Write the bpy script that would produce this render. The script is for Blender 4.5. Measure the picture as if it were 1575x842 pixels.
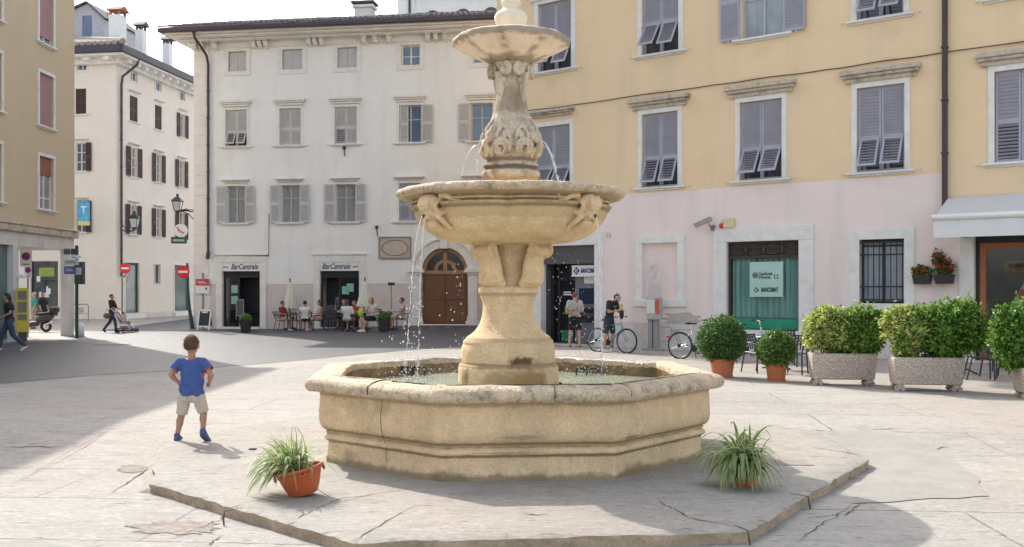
import bpy, bmesh, math, random
import numpy as np
from mathutils import Vector, Matrix, noise
R=math.radians
random.seed(7); rng=np.random.default_rng(7)
for o in list(bpy.data.objects): bpy.data.objects.remove(o)
SC=bpy.context.scene; COL=SC.collection
# ---------------------------------------------------------------- camera
F,CX,HY,H=1513.0,787.5,446.0,1.8
cam=bpy.data.objects.new('camera',bpy.data.cameras.new('camera')); COL.objects.link(cam)
cam.location=(0,0,H); cam.rotation_euler=(R(90),0,0)
cam.data.sensor_width=36; cam.data.lens=F/1575*36; cam.data.shift_y=(HY-421)/1575
cam.data.clip_start=.1; cam.data.clip_end=3000
SC.camera=cam
# ---------------------------------------------------------------- sky and sun
SUN_EL=R(39.0); SUN_DIR=Vector((-.57*math.cos(SUN_EL),.82*math.cos(SUN_EL),math.sin(SUN_EL))).normalized()
w=bpy.data.worlds.new("World"); SC.world=w; w.use_nodes=True
nt=w.node_tree; bg=nt.nodes['Background']
sky=nt.nodes.new('ShaderNodeTexSky'); sky.sky_type='NISHITA'; sky.sun_disc=False
sky.sun_elevation=SUN_EL; sky.sun_rotation=math.atan2(SUN_DIR.x,SUN_DIR.y)
sky.air_density=1.0; sky.dust_density=3.0; sky.ozone_density=.6
hs=nt.nodes.new('ShaderNodeHueSaturation'); hs.inputs['Saturation'].default_value=.52
nt.links.new(sky.outputs[0],hs.inputs['Color']); nt.links.new(hs.outputs[0],bg.inputs[0])
bg.inputs[1].default_value=.15
sl=bpy.data.lights.new('sun','SUN'); sl.energy=2.0; sl.angle=R(.53); sl.color=(1,.95,.87)
so=bpy.data.objects.new('sun',sl); COL.objects.link(so); so.location=(-30,60,50)
so.rotation_euler=(-SUN_DIR).to_track_quat('-Z','Y').to_euler()
SC.view_settings.view_transform='Standard'; SC.view_settings.look='None'
SC.view_settings.gamma=1; SC.view_settings.use_curve_mapping=False
SC.view_settings.exposure=1.33
try:
    SC.cycles.max_bounces=6; SC.cycles.diffuse_bounces=3; SC.cycles.transparent_max_bounces=8
except Exception: pass
# ---------------------------------------------------------------- measuring helpers
def sm(t): t=max(0,min(1,t)); return t*t*(3-2*t)
def gz(x,y):                                   # height of the square: dips a little in front, rises towards the arched door
    z=-.10*(1-sm((y-10.9)/3.0))
    z+=.22*sm((x+11)/8)*sm((y-31)/11)
    return z
def G(px,py,z=None):
    Y=F*H/(py-HY)
    for _ in range(6): Y=F*(H-(gz((px-CX)/F*Y,Y) if z is None else z))/(py-HY)
    X=(px-CX)/F*Y
    return Vector((X,Y,gz(X,Y) if z is None else z))
def PP(px,py,Y): return Vector(((px-CX)/F*Y,Y,H-(py-HY)/F*Y))
# ---------------------------------------------------------------- materials
MATS={}
def mat(name,col,rough=.8,var=.12,scale=3.0,bump=.0,bscale=40.,metal=0.,stain=None,stainamt=.0,stscale=1.2,stretch=(1,1,1),spec=None,trans=0.,emis=None,streak=None,grain=0):
    if name in MATS: return MATS[name]
    m=bpy.data.materials.new(name); m.use_nodes=True; MATS[name]=m
    N=m.node_tree.nodes; L=m.node_tree.links; b=N['Principled BSDF']
    b.inputs['Roughness'].default_value=rough; b.inputs['Metallic'].default_value=metal
    if spec is not None: b.inputs['Specular IOR Level'].default_value=spec
    if trans: b.inputs['Transmission Weight'].default_value=trans
    tc=N.new('ShaderNodeTexCoord'); mp=N.new('ShaderNodeMapping'); mp.inputs['Scale'].default_value=stretch
    L.new(tc.outputs['Object'],mp.inputs[0])
    n1=N.new('ShaderNodeTexNoise'); n1.inputs['Scale'].default_value=scale; n1.inputs['Detail'].default_value=6; n1.inputs['Roughness'].default_value=.65
    L.new(mp.outputs[0],n1.inputs[0])
    rp=N.new('ShaderNodeValToRGB'); c=Vector(col)
    rp.color_ramp.elements[0].position=.3; rp.color_ramp.elements[1].position=.7
    rp.color_ramp.elements[0].color=(*(c*(1-var)),1); rp.color_ramp.elements[1].color=(*[min(1,v) for v in c*(1+var)],1)
    L.new(n1.outputs[0],rp.inputs[0]); out=rp.outputs[0]
    def layer(out,src,lo,hi,scol,amt):
        r=N.new('ShaderNodeMapRange'); r.inputs[1].default_value=lo; r.inputs[2].default_value=hi; r.inputs[4].default_value=amt
        L.new(src,r.inputs[0]); mx=N.new('ShaderNodeMix'); mx.data_type='RGBA'
        L.new(r.outputs[0],mx.inputs[0]); L.new(out,mx.inputs[6]); mx.inputs[7].default_value=(*scol,1)
        return mx.outputs[2]
    if stain is not None:
        n2=N.new('ShaderNodeTexNoise'); n2.inputs['Scale'].default_value=stscale; n2.inputs['Detail'].default_value=8; n2.inputs['Roughness'].default_value=.7
        L.new(tc.outputs['Object'],n2.inputs[0]); out=layer(out,n2.outputs[0],.5,.68,stain,stainamt)
    if streak is not None:
        mp2=N.new('ShaderNodeMapping'); mp2.inputs['Scale'].default_value=(streak[1],streak[1],streak[1]*.12)
        L.new(tc.outputs['Object'],mp2.inputs[0])
        n3=N.new('ShaderNodeTexNoise'); n3.inputs['Scale'].default_value=1; n3.inputs['Detail'].default_value=5
        L.new(mp2.outputs[0],n3.inputs[0]); out=layer(out,n3.outputs[0],.52,.72,streak[0],streak[2])
    if grain:
        ng=N.new('ShaderNodeTexNoise'); ng.inputs['Scale'].default_value=38; ng.inputs['Detail'].default_value=10; ng.inputs['Roughness'].default_value=.8
        L.new(tc.outputs['Object'],ng.inputs[0]); out=layer(out,ng.outputs[0],.50,.66,tuple(c*.42),grain)
        out=layer(out,ng.outputs[0],.46,.32,tuple(min(1,v*1.25) for v in c),grain*.8)
    L.new(out,b.inputs['Base Color'])
    if bump:
        nb=N.new('ShaderNodeTexNoise'); nb.inputs['Scale'].default_value=bscale; nb.inputs['Detail'].default_value=8; nb.inputs['Roughness'].default_value=.6
        L.new(tc.outputs['Object'],nb.inputs[0]); bp=N.new('ShaderNodeBump'); bp.inputs['Strength'].default_value=bump; bp.inputs['Distance'].default_value=.02
        L.new(nb.outputs[0],bp.inputs['Height']); L.new(bp.outputs[0],b.inputs['Normal'])
    if emis:
        b.inputs['Emission Color'].default_value=(*emis[0],1); b.inputs['Emission Strength'].default_value=emis[1]
    return m
def blotch(m,c,r,col,amt=.9,squash=(1,1,1),ns=7):
    """a stain with a ragged outline round the point c of the object"""
    N=m.node_tree.nodes; L=m.node_tree.links; b=N['Principled BSDF']; src=b.inputs['Base Color'].links[0].from_socket
    tc=N.new('ShaderNodeTexCoord'); sb_=N.new('ShaderNodeVectorMath'); sb_.operation='SUBTRACT'; L.new(tc.outputs['Object'],sb_.inputs[0]); sb_.inputs[1].default_value=c
    ml=N.new('ShaderNodeVectorMath'); ml.operation='MULTIPLY'; L.new(sb_.outputs[0],ml.inputs[0]); ml.inputs[1].default_value=squash
    ln=N.new('ShaderNodeVectorMath'); ln.operation='LENGTH'; L.new(ml.outputs[0],ln.inputs[0])
    n=N.new('ShaderNodeTexNoise'); n.inputs['Scale'].default_value=ns; n.inputs['Detail'].default_value=9; n.inputs['Roughness'].default_value=.7; L.new(tc.outputs['Object'],n.inputs[0])
    ma=N.new('ShaderNodeMath'); ma.operation='MULTIPLY_ADD'; L.new(n.outputs[0],ma.inputs[0]); ma.inputs[1].default_value=-r*2.2; L.new(ln.outputs['Value'],ma.inputs[2])
    mr=N.new('ShaderNodeMapRange'); L.new(ma.outputs[0],mr.inputs[0]); mr.inputs[1].default_value=0; mr.inputs[2].default_value=-r*.55; mr.inputs[4].default_value=amt
    mx=N.new('ShaderNodeMix'); mx.data_type='RGBA'; L.new(mr.outputs[0],mx.inputs[0]); L.new(src,mx.inputs[6]); mx.inputs[7].default_value=(*col,1); L.new(mx.outputs[2],b.inputs['Base Color'])
def ribs(m,n,phase,col,amt,width=.25):
    """dirt lines running down the ribs of a fluted bowl"""
    N=m.node_tree.nodes; L=m.node_tree.links; b=N['Principled BSDF']; src=b.inputs['Base Color'].links[0].from_socket
    tc=N.new('ShaderNodeTexCoord'); mp=N.new('ShaderNodeMapping'); mp.inputs['Rotation'].default_value=(0,0,phase); L.new(tc.outputs['Object'],mp.inputs[0])
    g=N.new('ShaderNodeTexGradient'); g.gradient_type='RADIAL'; L.new(mp.outputs[0],g.inputs[0])
    no=N.new('ShaderNodeTexNoise'); no.inputs['Scale'].default_value=9; no.inputs['Detail'].default_value=6; L.new(tc.outputs['Object'],no.inputs[0])
    a=N.new('ShaderNodeMath'); a.operation='MULTIPLY_ADD'; L.new(no.outputs[0],a.inputs[0]); a.inputs[1].default_value=.035; L.new(g.outputs['Fac'],a.inputs[2])
    p=N.new('ShaderNodeMath'); p.operation='MULTIPLY'; L.new(a.outputs[0],p.inputs[0]); p.inputs[1].default_value=n
    q=N.new('ShaderNodeMath'); q.operation='PINGPONG'; L.new(p.outputs[0],q.inputs[0]); q.inputs[1].default_value=.5
    mr=N.new('ShaderNodeMapRange'); L.new(q.outputs[0],mr.inputs[0]); mr.inputs[1].default_value=width; mr.inputs[2].default_value=0; mr.inputs[4].default_value=amt
    m2=N.new('ShaderNodeMath'); m2.operation='MULTIPLY'; L.new(mr.outputs[0],m2.inputs[0]); r2=N.new('ShaderNodeMapRange'); r2.inputs[1].default_value=.35; r2.inputs[2].default_value=.6; L.new(no.outputs[0],r2.inputs[0]); L.new(r2.outputs[0],m2.inputs[1])
    mx=N.new('ShaderNodeMix'); mx.data_type='RGBA'; L.new(m2.outputs[0],mx.inputs[0]); L.new(src,mx.inputs[6]); mx.inputs[7].default_value=(*col,1); L.new(mx.outputs[2],b.inputs['Base Color'])
def band(m,z,r,col,amt,ns=6): blotch(m,(0,0,z),r,col,amt,(0,0,1),ns)
def variant(m,name):
    k=m.copy(); k.name=name; MATS[name]=k; return k
# ---------------------------------------------------------------- mesh builder
class MB:
    def __init__(s): s.v=[]; s.f=[]; s.m=[]
    def add(s,vs,fs,mi=0,M=None):
        b=len(s.v)
        if M is not None: vs=[M@Vector(v) for v in vs]
        s.v+=[tuple(v) for v in vs]; s.f+=[tuple(b+i for i in f) for f in fs]; s.m+=[mi]*len(fs)
    def box(s,a,b,mi=0,M=None):
        x0,y0,z0=a; x1,y1,z1=b
        vs=[(x0,y0,z0),(x1,y0,z0),(x1,y1,z0),(x0,y1,z0),(x0,y0,z1),(x1,y0,z1),(x1,y1,z1),(x0,y1,z1)]
        s.add(vs,[(0,3,2,1),(4,5,6,7),(0,1,5,4),(1,2,6,5),(2,3,7,6),(3,0,4,7)],mi,M)
    def cbox(s,c,d,mi=0,rot=None,M=None):
        T=Matrix.Translation(c)
        if rot is not None: T=T@rot.to_matrix().to_4x4() if not isinstance(rot,Matrix) else T@rot
        if M is not None: T=M@T
        s.box([-v/2 for v in d],[v/2 for v in d],mi,T)
    def prism(s,poly,z0,z1,mi=0,M=None):
        n=len(poly); vs=[(p[0],p[1],z0) for p in poly]+[(p[0],p[1],z1) for p in poly]
        s.add(vs,[tuple(range(n-1,-1,-1)),tuple(range(n,2*n))]+[(i,(i+1)%n,n+(i+1)%n,n+i) for i in range(n)],mi,M)
    def tube(s,pts,r,seg=8,mi=0,cap=True,closed=False,M=None):
        pts=[Vector(p) for p in pts]; n=len(pts)
        rs=r if isinstance(r,(list,tuple)) else [r]*n
        vs=[];up=None
        for i,p in enumerate(pts):
            if closed: t=pts[(i+1)%n]-pts[i-1]
            else: t=pts[min(i+1,n-1)]-pts[max(i-1,0)]
            t.normalize()
            if up is None:
                up=Vector((0,0,1)) if abs(t.z)<.9 else Vector((1,0,0))
            a=t.cross(up)
            if a.length<1e-4: a=t.cross(Vector((0,1,0)))
            a.normalize(); up=a.cross(t).normalized(); bb=up
            for k in range(seg):
                th=2*math.pi*k/seg; vs.append(p+(a*math.cos(th)+bb*math.sin(th))*rs[i])
        fs=[]
        for i in range(n if closed else n-1):
            j=(i+1)%n
            for k in range(seg):
                fs.append((i*seg+k,i*seg+(k+1)%seg,j*seg+(k+1)%seg,j*seg+k))
        if cap and not closed: fs+= [tuple(range(seg-1,-1,-1)),tuple((n-1)*seg+k for k in range(seg))]
        s.add(vs,fs,mi,M)
    def lathe(s,prof,seg=48,mi=0,fn=None,M=None,cap=True):
        vs=[];n=len(prof)
        for (r,z) in prof:
            for k in range(seg):
                th=2*math.pi*k/seg
                rr,zz=(r,z) if fn is None else fn(r,z,th)
                vs.append((rr*math.cos(th),rr*math.sin(th),zz))
        fs=[(i*seg+k,i*seg+(k+1)%seg,(i+1)*seg+(k+1)%seg,(i+1)*seg+k) for i in range(n-1) for k in range(seg)]
        if cap: fs+=[tuple(range(seg-1,-1,-1)),tuple((n-1)*seg+k for k in range(seg))]
        s.add(vs,fs,mi,M)
    def ell(s,c,r,seg=12,rings=8,mi=0,rot=None,M=None):
        T=Matrix.Translation(c)
        if rot is not None: T=T@rot
        if M is not None: T=M@T
        if not isinstance(r,(tuple,list)): r=(r,r,r)
        vs=[(0,0,-r[2])]
        for i in range(1,rings):
            ph=-math.pi/2+math.pi*i/rings
            for k in range(seg):
                th=2*math.pi*k/seg; vs.append((r[0]*math.cos(ph)*math.cos(th),r[1]*math.cos(ph)*math.sin(th),r[2]*math.sin(ph)))
        vs.append((0,0,r[2])); fs=[]
        for k in range(seg):
            fs.append((0,1+(k+1)%seg,1+k))
            for i in range(rings-2):
                a=1+i*seg; fs.append((a+k,a+(k+1)%seg,a+seg+(k+1)%seg,a+seg+k))
            a=1+(rings-2)*seg; fs.append((a+k,a+(k+1)%seg,len(vs)-1))
        s.add(vs,fs,mi,T)
    def cap(s,p0,p1,r0,r1,seg=12,mi=0):
        p0=Vector(p0);p1=Vector(p1)
        s.ell(p0,r0,seg,8,mi); s.ell(p1,r1,seg,8,mi); s.tube([p0,p1],[r0,r1],seg,mi)
    def mesh(s,name):
        me=bpy.data.meshes.new(name); me.from_pydata(s.v,[],s.f); me.update(); return me
    def build(s,name,mats,parent=None,smooth=False,bevel=0,label=None,loc=None,rotz=None):
        me=s.mesh(name)
        mats=mats if isinstance(mats,(list,tuple)) else [mats]
        for m in mats: me.materials.append(m)
        if len(mats)>1: me.polygons.foreach_set('material_index',s.m)
        if smooth: me.polygons.foreach_set('use_smooth',[True]*len(me.polygons))
        if bevel:
            bm=bmesh.new(); bm.from_mesh(me)
            bmesh.ops.bevel(bm,geom=[e for e in bm.edges if len(e.link_faces)==2 and e.calc_face_angle(0)>.5],offset=bevel,segments=1,affect='EDGES',clamp_overlap=True)
            bm.to_mesh(me); bm.free()
        o=bpy.data.objects.new(name,me); COL.objects.link(o)
        if smooth=='auto' or smooth=='a':
            pass
        if parent is not None: o.parent=parent
        if loc is not None: o.location=loc
        if rotz is not None: o.rotation_euler=(0,0,rotz)
        if label: o['label']=label
        return o
def autosmooth(o,ang=40):
    me=o.data
    bm=bmesh.new(); bm.from_mesh(me)
    for f in bm.faces: f.smooth=True
    for e in bm.edges:
        if len(e.link_faces)==2 and e.calc_face_angle(0)>R(ang): e.smooth=False
    bm.to_mesh(me); bm.free(); return o
def tag(o,label=None,cat=None,group=None,kind=None):
    if label: o['label']=label
    if cat: o['category']=cat
    if group: o['group']=group
    if kind: o['kind']=kind
    return o
def thing(name,label,cat,loc=(0,0,0),rotz=0,group=None):
    o=bpy.data.objects.new(name,None); COL.objects.link(o); o.empty_display_size=.2
    o.location=loc; o.rotation_euler=(0,0,rotz); return tag(o,label,cat,group)
def copy_tree(o,parent=None):
    c=o.copy(); COL.objects.link(c); c.parent=parent
    for ch in o.children: copy_tree(ch,c)
    return c
def dup(o,loc,rotz,label,scale=None,group=None):
    c=copy_tree(o); c.location=loc; c.rotation_euler=(0,0,rotz); c['label']=label
    if scale: c.scale=(scale,)*3
    if group: c['group']=group
    return c
TMP=bpy.data.scenes.new('work')
def remeshed(mb,name,mats,parent,voxel=.02,smooth=3,disp=0,dscale=8,label=None):
    me=mb.mesh(name+'_tmp'); t=bpy.data.objects.new(name+'_tmp',me); COL.objects.link(t)
    r=t.modifiers.new('r','REMESH'); r.mode='VOXEL'; r.voxel_size=voxel
    if smooth:
        s=t.modifiers.new('s','SMOOTH'); s.factor=.5; s.iterations=smooth
    COL.objects.unlink(t); TMP.collection.objects.link(t)
    TMP.view_layers[0].update(); dg=TMP.view_layers[0].depsgraph
    me2=bpy.data.meshes.new_from_object(t.evaluated_get(dg)); me2.name=name
    bpy.data.objects.remove(t); bpy.data.meshes.remove(me)
    if disp:
        nn_=[v.normal.copy() for v in me2.vertices]; cc_=[v.co.copy() for v in me2.vertices]
        me2.vertices.foreach_set('co',[q for n_,c_ in zip(nn_,cc_) for q in (c_+n_*disp*noise.fractal(c_*dscale,1,2,4))])
    me2.materials.clear()
    for m in (mats if isinstance(mats,(list,tuple)) else [mats]): me2.materials.append(m)
    me2.polygons.foreach_set('use_smooth',[True]*len(me2.polygons))
    o=bpy.data.objects.new(name,me2); COL.objects.link(o)
    if parent is not None: o.parent=parent
    if label: o['label']=label
    return o
def text(s,size,loc,parent,m,name='lettering',shear=0,ext=.003,bold=0,rot=(R(90),0,0),width=None,align='CENTER'):
    cu=bpy.data.curves.new(name,'FONT'); cu.body=s; cu.size=size; cu.shear=shear; cu.extrude=ext; cu.offset=bold
    cu.align_x=align; cu.align_y='CENTER'; cu.resolution_u=3
    t=bpy.data.objects.new(name+'_tmp',cu); COL.objects.link(t)
    dg=bpy.context.evaluated_depsgraph_get(); dg.update()
    me=bpy.data.meshes.new_from_object(t.evaluated_get(dg)); me.name=name
    bpy.data.objects.remove(t)
    if width and len(me.vertices):
        xs=[v.co.x for v in me.vertices]; k=width/(max(xs)-min(xs))
        for v in me.vertices: v.co.x*=k
    me.materials.clear(); me.materials.append(m)
    o=bpy.data.objects.new(name,me); COL.objects.link(o); o.parent=parent; o.location=loc; o.rotation_euler=rot
    return o
# ---------------------------------------------------------------- facades
class Facade:
    def __init__(s,name,label,O,deg,cat='building'):
        s.O=O; s.a=R(deg); s.d=(math.cos(s.a),math.sin(s.a))
        s.root=thing(name,label,cat,(O[0],O[1],0),s.a)
    def uz(s,px,py):
        k=(px-CX)/F; u=(k*s.O[1]-s.O[0])/(s.d[0]-k*s.d[1]); Y=s.O[1]+u*s.d[1]
        return u,H-(py-HY)/F*Y
    def rect(s,x0,y0,x1,y1):
        xc=(x0+x1)/2
        return [s.uz(x0,HY)[0],s.uz(x1,HY)[0],s.uz(xc,y1)[1],s.uz(xc,y0)[1]]
def wall(name,m,parent,u0,u1,z0,z1,holes,y=0,depth=.22,mrev=None):
    mb=MB(); hs=[]
    for h in holes:
        a,b,c,d=max(h[0],u0),min(h[1],u1),max(h[2],z0),min(h[3],z1)
        if a<b-1e-4 and c<d-1e-4: hs.append((a,b,c,d))
    us=sorted(set([u0,u1]+[v for h in hs for v in h[:2]])); zs=sorted(set([z0,z1]+[v for h in hs for v in h[2:]]))
    def hole(u,z): return any(h[0]<u<h[1] and h[2]<z<h[3] for h in hs)
    nu,nz=len(us),len(zs)
    idx={}
    vs=[]
    for i in range(nu):
        for j in range(nz): idx[i,j]=len(vs); vs.append((us[i],y,zs[j]))
    fs=[]
    for i in range(nu-1):
        for j in range(nz-1):
            if not hole((us[i]+us[i+1])/2,(zs[j]+zs[j+1])/2):
                fs.append((idx[i,j],idx[i+1,j],idx[i+1,j+1],idx[i,j+1]))
    mb.add(vs,fs)
    for a,b,c,d in hs:
        q=[((a,y,c),(a,y+depth,c),(a,y+depth,d),(a,y,d)),((b,y+depth,c),(b,y,c),(b,y,d),(b,y+depth,d))]
        if d<z1-1e-4: q.append(((a,y,d),(a,y+depth,d),(b,y+depth,d),(b,y,d)))
        if c>z0+1e-4: q.append(((a,y+depth,c),(a,y,c),(b,y,c),(b,y+depth,c)))
        for f in q: mb.add(f,[(0,1,2,3)],0)
    return mb.build(name,m,parent)
def shutter_leaf(mb,u0,u1,z0,z1,y,th=.035,M=None,nsl=None,mi=0,open_=False):
    """a louvred leaf; slats between stiles"""
    st=.055 if u1-u0>.35 else .04
    for a in((u0,u0+st),(u1-st,u1)): mb.box((a[0],y-th/2,z0),(a[1],y+th/2,z1),mi,M)
    for c in((z0,z0+st*1.3),(z1-st*1.2,z1)): mb.box((u0+st,y-th/2,c[0]),(u1-st,y+th/2,c[1]),mi,M)
    zz0,zz1=z0+st*1.3,z1-st*1.2; n=nsl or max(3,int((zz1-zz0)/.085)); h=(zz1-zz0)/n
    for k in range(n):
        zc=zz0+(k+.5)*h
        rot=Matrix.Rotation(R(-62 if not open_ else -40 if open_ is True else open_),4,'X')
        T=Matrix.Translation(((u0+u1)/2,y,zc))@rot
        if M is not None: T=M@T
        w2=(u1-u0)/2-st; d=h*(.62 if not open_ else .40)
        mb.box((-w2,-d,-.005),(w2,d,.005),mi,T)
def window(par,r,frame_m,pane_m,y=.14,shut=None,sm_=None,flap=0,flapfrac=.40,lintel=None,sill=None,surround=None,stone=None,muntin=1,trans=.7,curtain=None,panelm=None,louv_open=0,lm=None):
    """shut: 'closed' | 'open' | 'openL' | 'openR' | 'board' | 'side' | None ; sub-parts hang under the window frame"""
    u0,u1,z0,z1=r; W=u1-u0; um=(u0+u1)/2
    f=MB(); t=.06
    f.box((u0,y,z0),(u0+t,y+.06,z1)); f.box((u1-t,y,z0),(u1,y+.06,z1))
    f.box((u0+t,y,z0),(u1-t,y+.06,z0+t)); f.box((u0+t,y,z1-t),(u1-t,y+.06,z1))
    if shut!='board':
        f.box((um-t*.55,y-.012,z0+t),(um+t*.55,y+.05,z1-t))
        for k in range(muntin):
            zc=z0+(z1-z0)*((k+1)/(muntin+1) if muntin>1 else trans)
            for a,b in((u0+t,um-t*.55),(um+t*.55,u1-t)): f.box((a,y+.005,zc-.022),(b,y+.045,zc+.022))
    fo=f.build('window',frame_m,par)
    p=MB(); p.box((u0+.03,y+.035,z0+.03),(u1-.03,y+.04,z1-.03)); p.build('pane',pane_m,fo)
    if curtain:
        c=MB(); n=18
        for a,b in curtain_spans(u0,u1,um,t):
            pts=[]
            for k in range(n+1): pts.append((a+(b-a)*k/n, y+.12+.018*math.sin(k*2.1+u0*9)))
            c.add([(x,yy,z0+.03) for x,yy in pts]+[(x,yy,z1-.03) for x,yy in pts],[(k,k+1,n+2+k,n+1+k) for k in range(n)])
        c.build('curtain',curtain,fo)
    if surround:
        s=MB(); q=surround; yy=-.035
        s.box((u0-q,yy,z0),(u0,.0,z1)); s.box((u1,yy,z0),(u1+q,.0,z1)); s.box((u0-q,yy-.004,z1),(u1+q,.0,z1+q*1.05))
        if not sill: s.box((u0-q,yy-.004,z0-q),(u1+q,.0,z0))
        s.build('surround',stone,fo)
    if sill:
        e=sill; s=MB(); s.box((u0-e,-.12,z0-.065),(u1+e,y,z0-.001)); s.box((u0-e+.05,-.06,z0-.11),(u1+e-.05,0,z0-.065)); [s.cbox((uu_,-.04,z0-.02),(.05,.08,.05)) for uu_ in (u0-e-.12,u1+e+.12)]; s.build('sill',stone,fo,bevel=.012)
    if lintel:
        e,g,hh=lintel; s=MB(); zb=z1+g
        s.box((u0-e,-.22,zb+hh*.62),(u1+e,0,zb+hh)); s.box((u0-e+.05,-.16,zb+hh*.36),(u1+e-.05,0,zb+hh*.62)); s.box((u0-e+.11,-.09,zb),(u1+e-.11,0,zb+hh*.36))
        s.build('lintel',lm or stone,fo,bevel=.015)
    if shut in('closed','flap'):
        for a,b in((u0+.015,um-.006),(um+.006,u1-.015)):
            s=MB(); ys=y-.07
            if shut=='flap':
                zf=z0+(z1-z0)*flapfrac
                shutter_leaf(s,a,b,zf,z1-.01,ys)
                shutter_leaf(s,a+.045,b-.045,-(zf-z0)*.93,0,0,.025,M=Matrix.Translation((0,ys,zf))@Matrix.Rotation(-R(flap+random.uniform(-7,4)),4,'X'),open_=4)
                s.box((a,ys-.015,z0),(a+.04,ys+.015,zf)); s.box((b-.04,ys-.015,z0),(b,ys+.015,zf)); s.box((a+.04,ys-.015,z0),(b-.04,ys+.015,z0+.06))
            else:
                zf=z0+(z1-z0)*.45
                shutter_leaf(s,a,b,zf,z1-.01,ys); shutter_leaf(s,a,b,z0+.01,zf,ys,open_=bool(louv_open and (louv_open==2 or a<um-.1)))
            s.build('shutter',sm_,fo)
    if shut in('open','openL','openR','halfL'):
        hw=W/2
        for sd in(-1,1):
            if shut=='openL' and sd>0: continue
            if shut=='openR' and sd<0: continue
            s=MB()
            if shut=='halfL' and sd<0: a,b,ys=u0+.015,um-.1,y-.07
            else:
                a,b=((u0-hw-.03,u0-.03) if sd<0 else (u1+.03,u1+hw+.03)); ys=-.085
            shutter_leaf(s,a,b,z0+(z1-z0)*.5,z1,ys); shutter_leaf(s,a,b,z0,z0+(z1-z0)*.5,ys)
            s.box((a+.03,ys+.005,z0+.03),(b-.03,ys+.012,z1-.03))
            for zc in(z0+.3,z1-.3): s.box((a+.1,ys+.01,zc-.02),(b-.1,.0,zc+.02))
            s.build('shutter',sm_,fo)
    if shut=='board':
        for a,b in((u0+.03,um-.006),(um+.006,u1-.03)):
            s=MB(); n=4
            for k in range(n):
                s.box((a+(b-a)*k/n+.003,y-.05,z0+.03),(a+(b-a)*(k+1)/n-.003,y-.02,z1-.03))
            s.box((a+.01,y-.062,z0+.15),(b-.01,y-.05,z0+.2)); s.box((a+.01,y-.062,z1-.2),(b-.01,y-.05,z1-.15))
            s.build('shutter',sm_,fo)
    return fo
def curtain_spans(u0,u1,um,t): return ((u0+t,um-.03),(um+.03,u1-t))
def boxcap(mb,a,b,mi=0): mb.box(a,b,mi)
def downpipe(root,pts,r,m,name='downpipe'):
    p=MB(); p.tube(pts,r,10)
    for i in range(1,7):
        a=Vector(pts[-2]); b=Vector(pts[-1]); q=a.lerp(b,i/7)
        p.cbox(q,(r*2.3,r*2.2,.04))
    return autosmooth(p.build(name,m,root))
def tile_roof(name,m,root,u0,u1,y0,y1,z0,z1,step=.24,r=.085,label=None):
    """sloping roof of round tiles running up from the eave"""
    mb=MB(); mb.add([(u0,y0,z0),(u1,y0,z0),(u1,y1,z1),(u0,y1,z1),(u0,y0,z0-.06),(u1,y0,z0-.06),(u1,y1,z1-.3),(u0,y1,z1-.3)],[(0,1,2,3),(7,6,5,4),(0,4,5,1),(1,5,6,2),(2,6,7,3),(3,7,4,0)])
    n=int((u1-u0)/step); seg=5
    for k in range(n):
        uc=u0+(k+.5)*(u1-u0)/n; dz=random.uniform(-.012,.012); dy=random.uniform(-.03,.03)
        m_=3
        for q in range(m_):
            ya,yb=y0-.06+dy+(y1-y0)*q/m_*.999,y0+(y1-y0)*(q+1)/m_; za,zb=z0+(z1-z0)*q/m_+.02+dz,z0+(z1-z0)*(q+1)/m_+dz
            vs=[];
            for yy,zz,rr in((ya,za,r*1.08),(yb,zb,r*.92)):
                for i in range(seg+1):
                    th=math.pi*i/seg; vs.append((uc+rr*math.cos(th),yy,zz+rr*math.sin(th)))
            mb.add(vs,[(i,i+1,seg+2+i,seg+1+i) for i in range(seg)]+[tuple(range(seg+1))])
    return mb.build(name,m,root,label=label)
def chimney(par,c,w,d,h,m,mt,name='chimney',pots=True):
    x,y,z=c; mb=MB(); mb.box((x-w/2,y-d/2,z-.8),(x+w/2,y+d/2,z+h),0)
    for a in(-1,1):
        for b in(-1,1): mb.box((x+a*(w/2-.08)-.07,y+b*(d/2-.08)-.07,z+h),(x+a*(w/2-.08)+.07,y+b*(d/2-.08)+.07,z+h+.28),1)
    e=.16; zt=z+h+.28
    mb.add([(x-w/2-e,y-d/2-e,zt),(x,y-d/2-e,zt+.32),(x+w/2+e,y-d/2-e,zt),(x-w/2-e,y+d/2+e,zt),(x,y+d/2+e,zt+.32),(x+w/2+e,y+d/2+e,zt)],[(0,2,1),(3,4,5),(0,1,4,3),(1,2,5,4),(0,3,5,2)],1)
    return mb.build(name,[m,mt],par)
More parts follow.
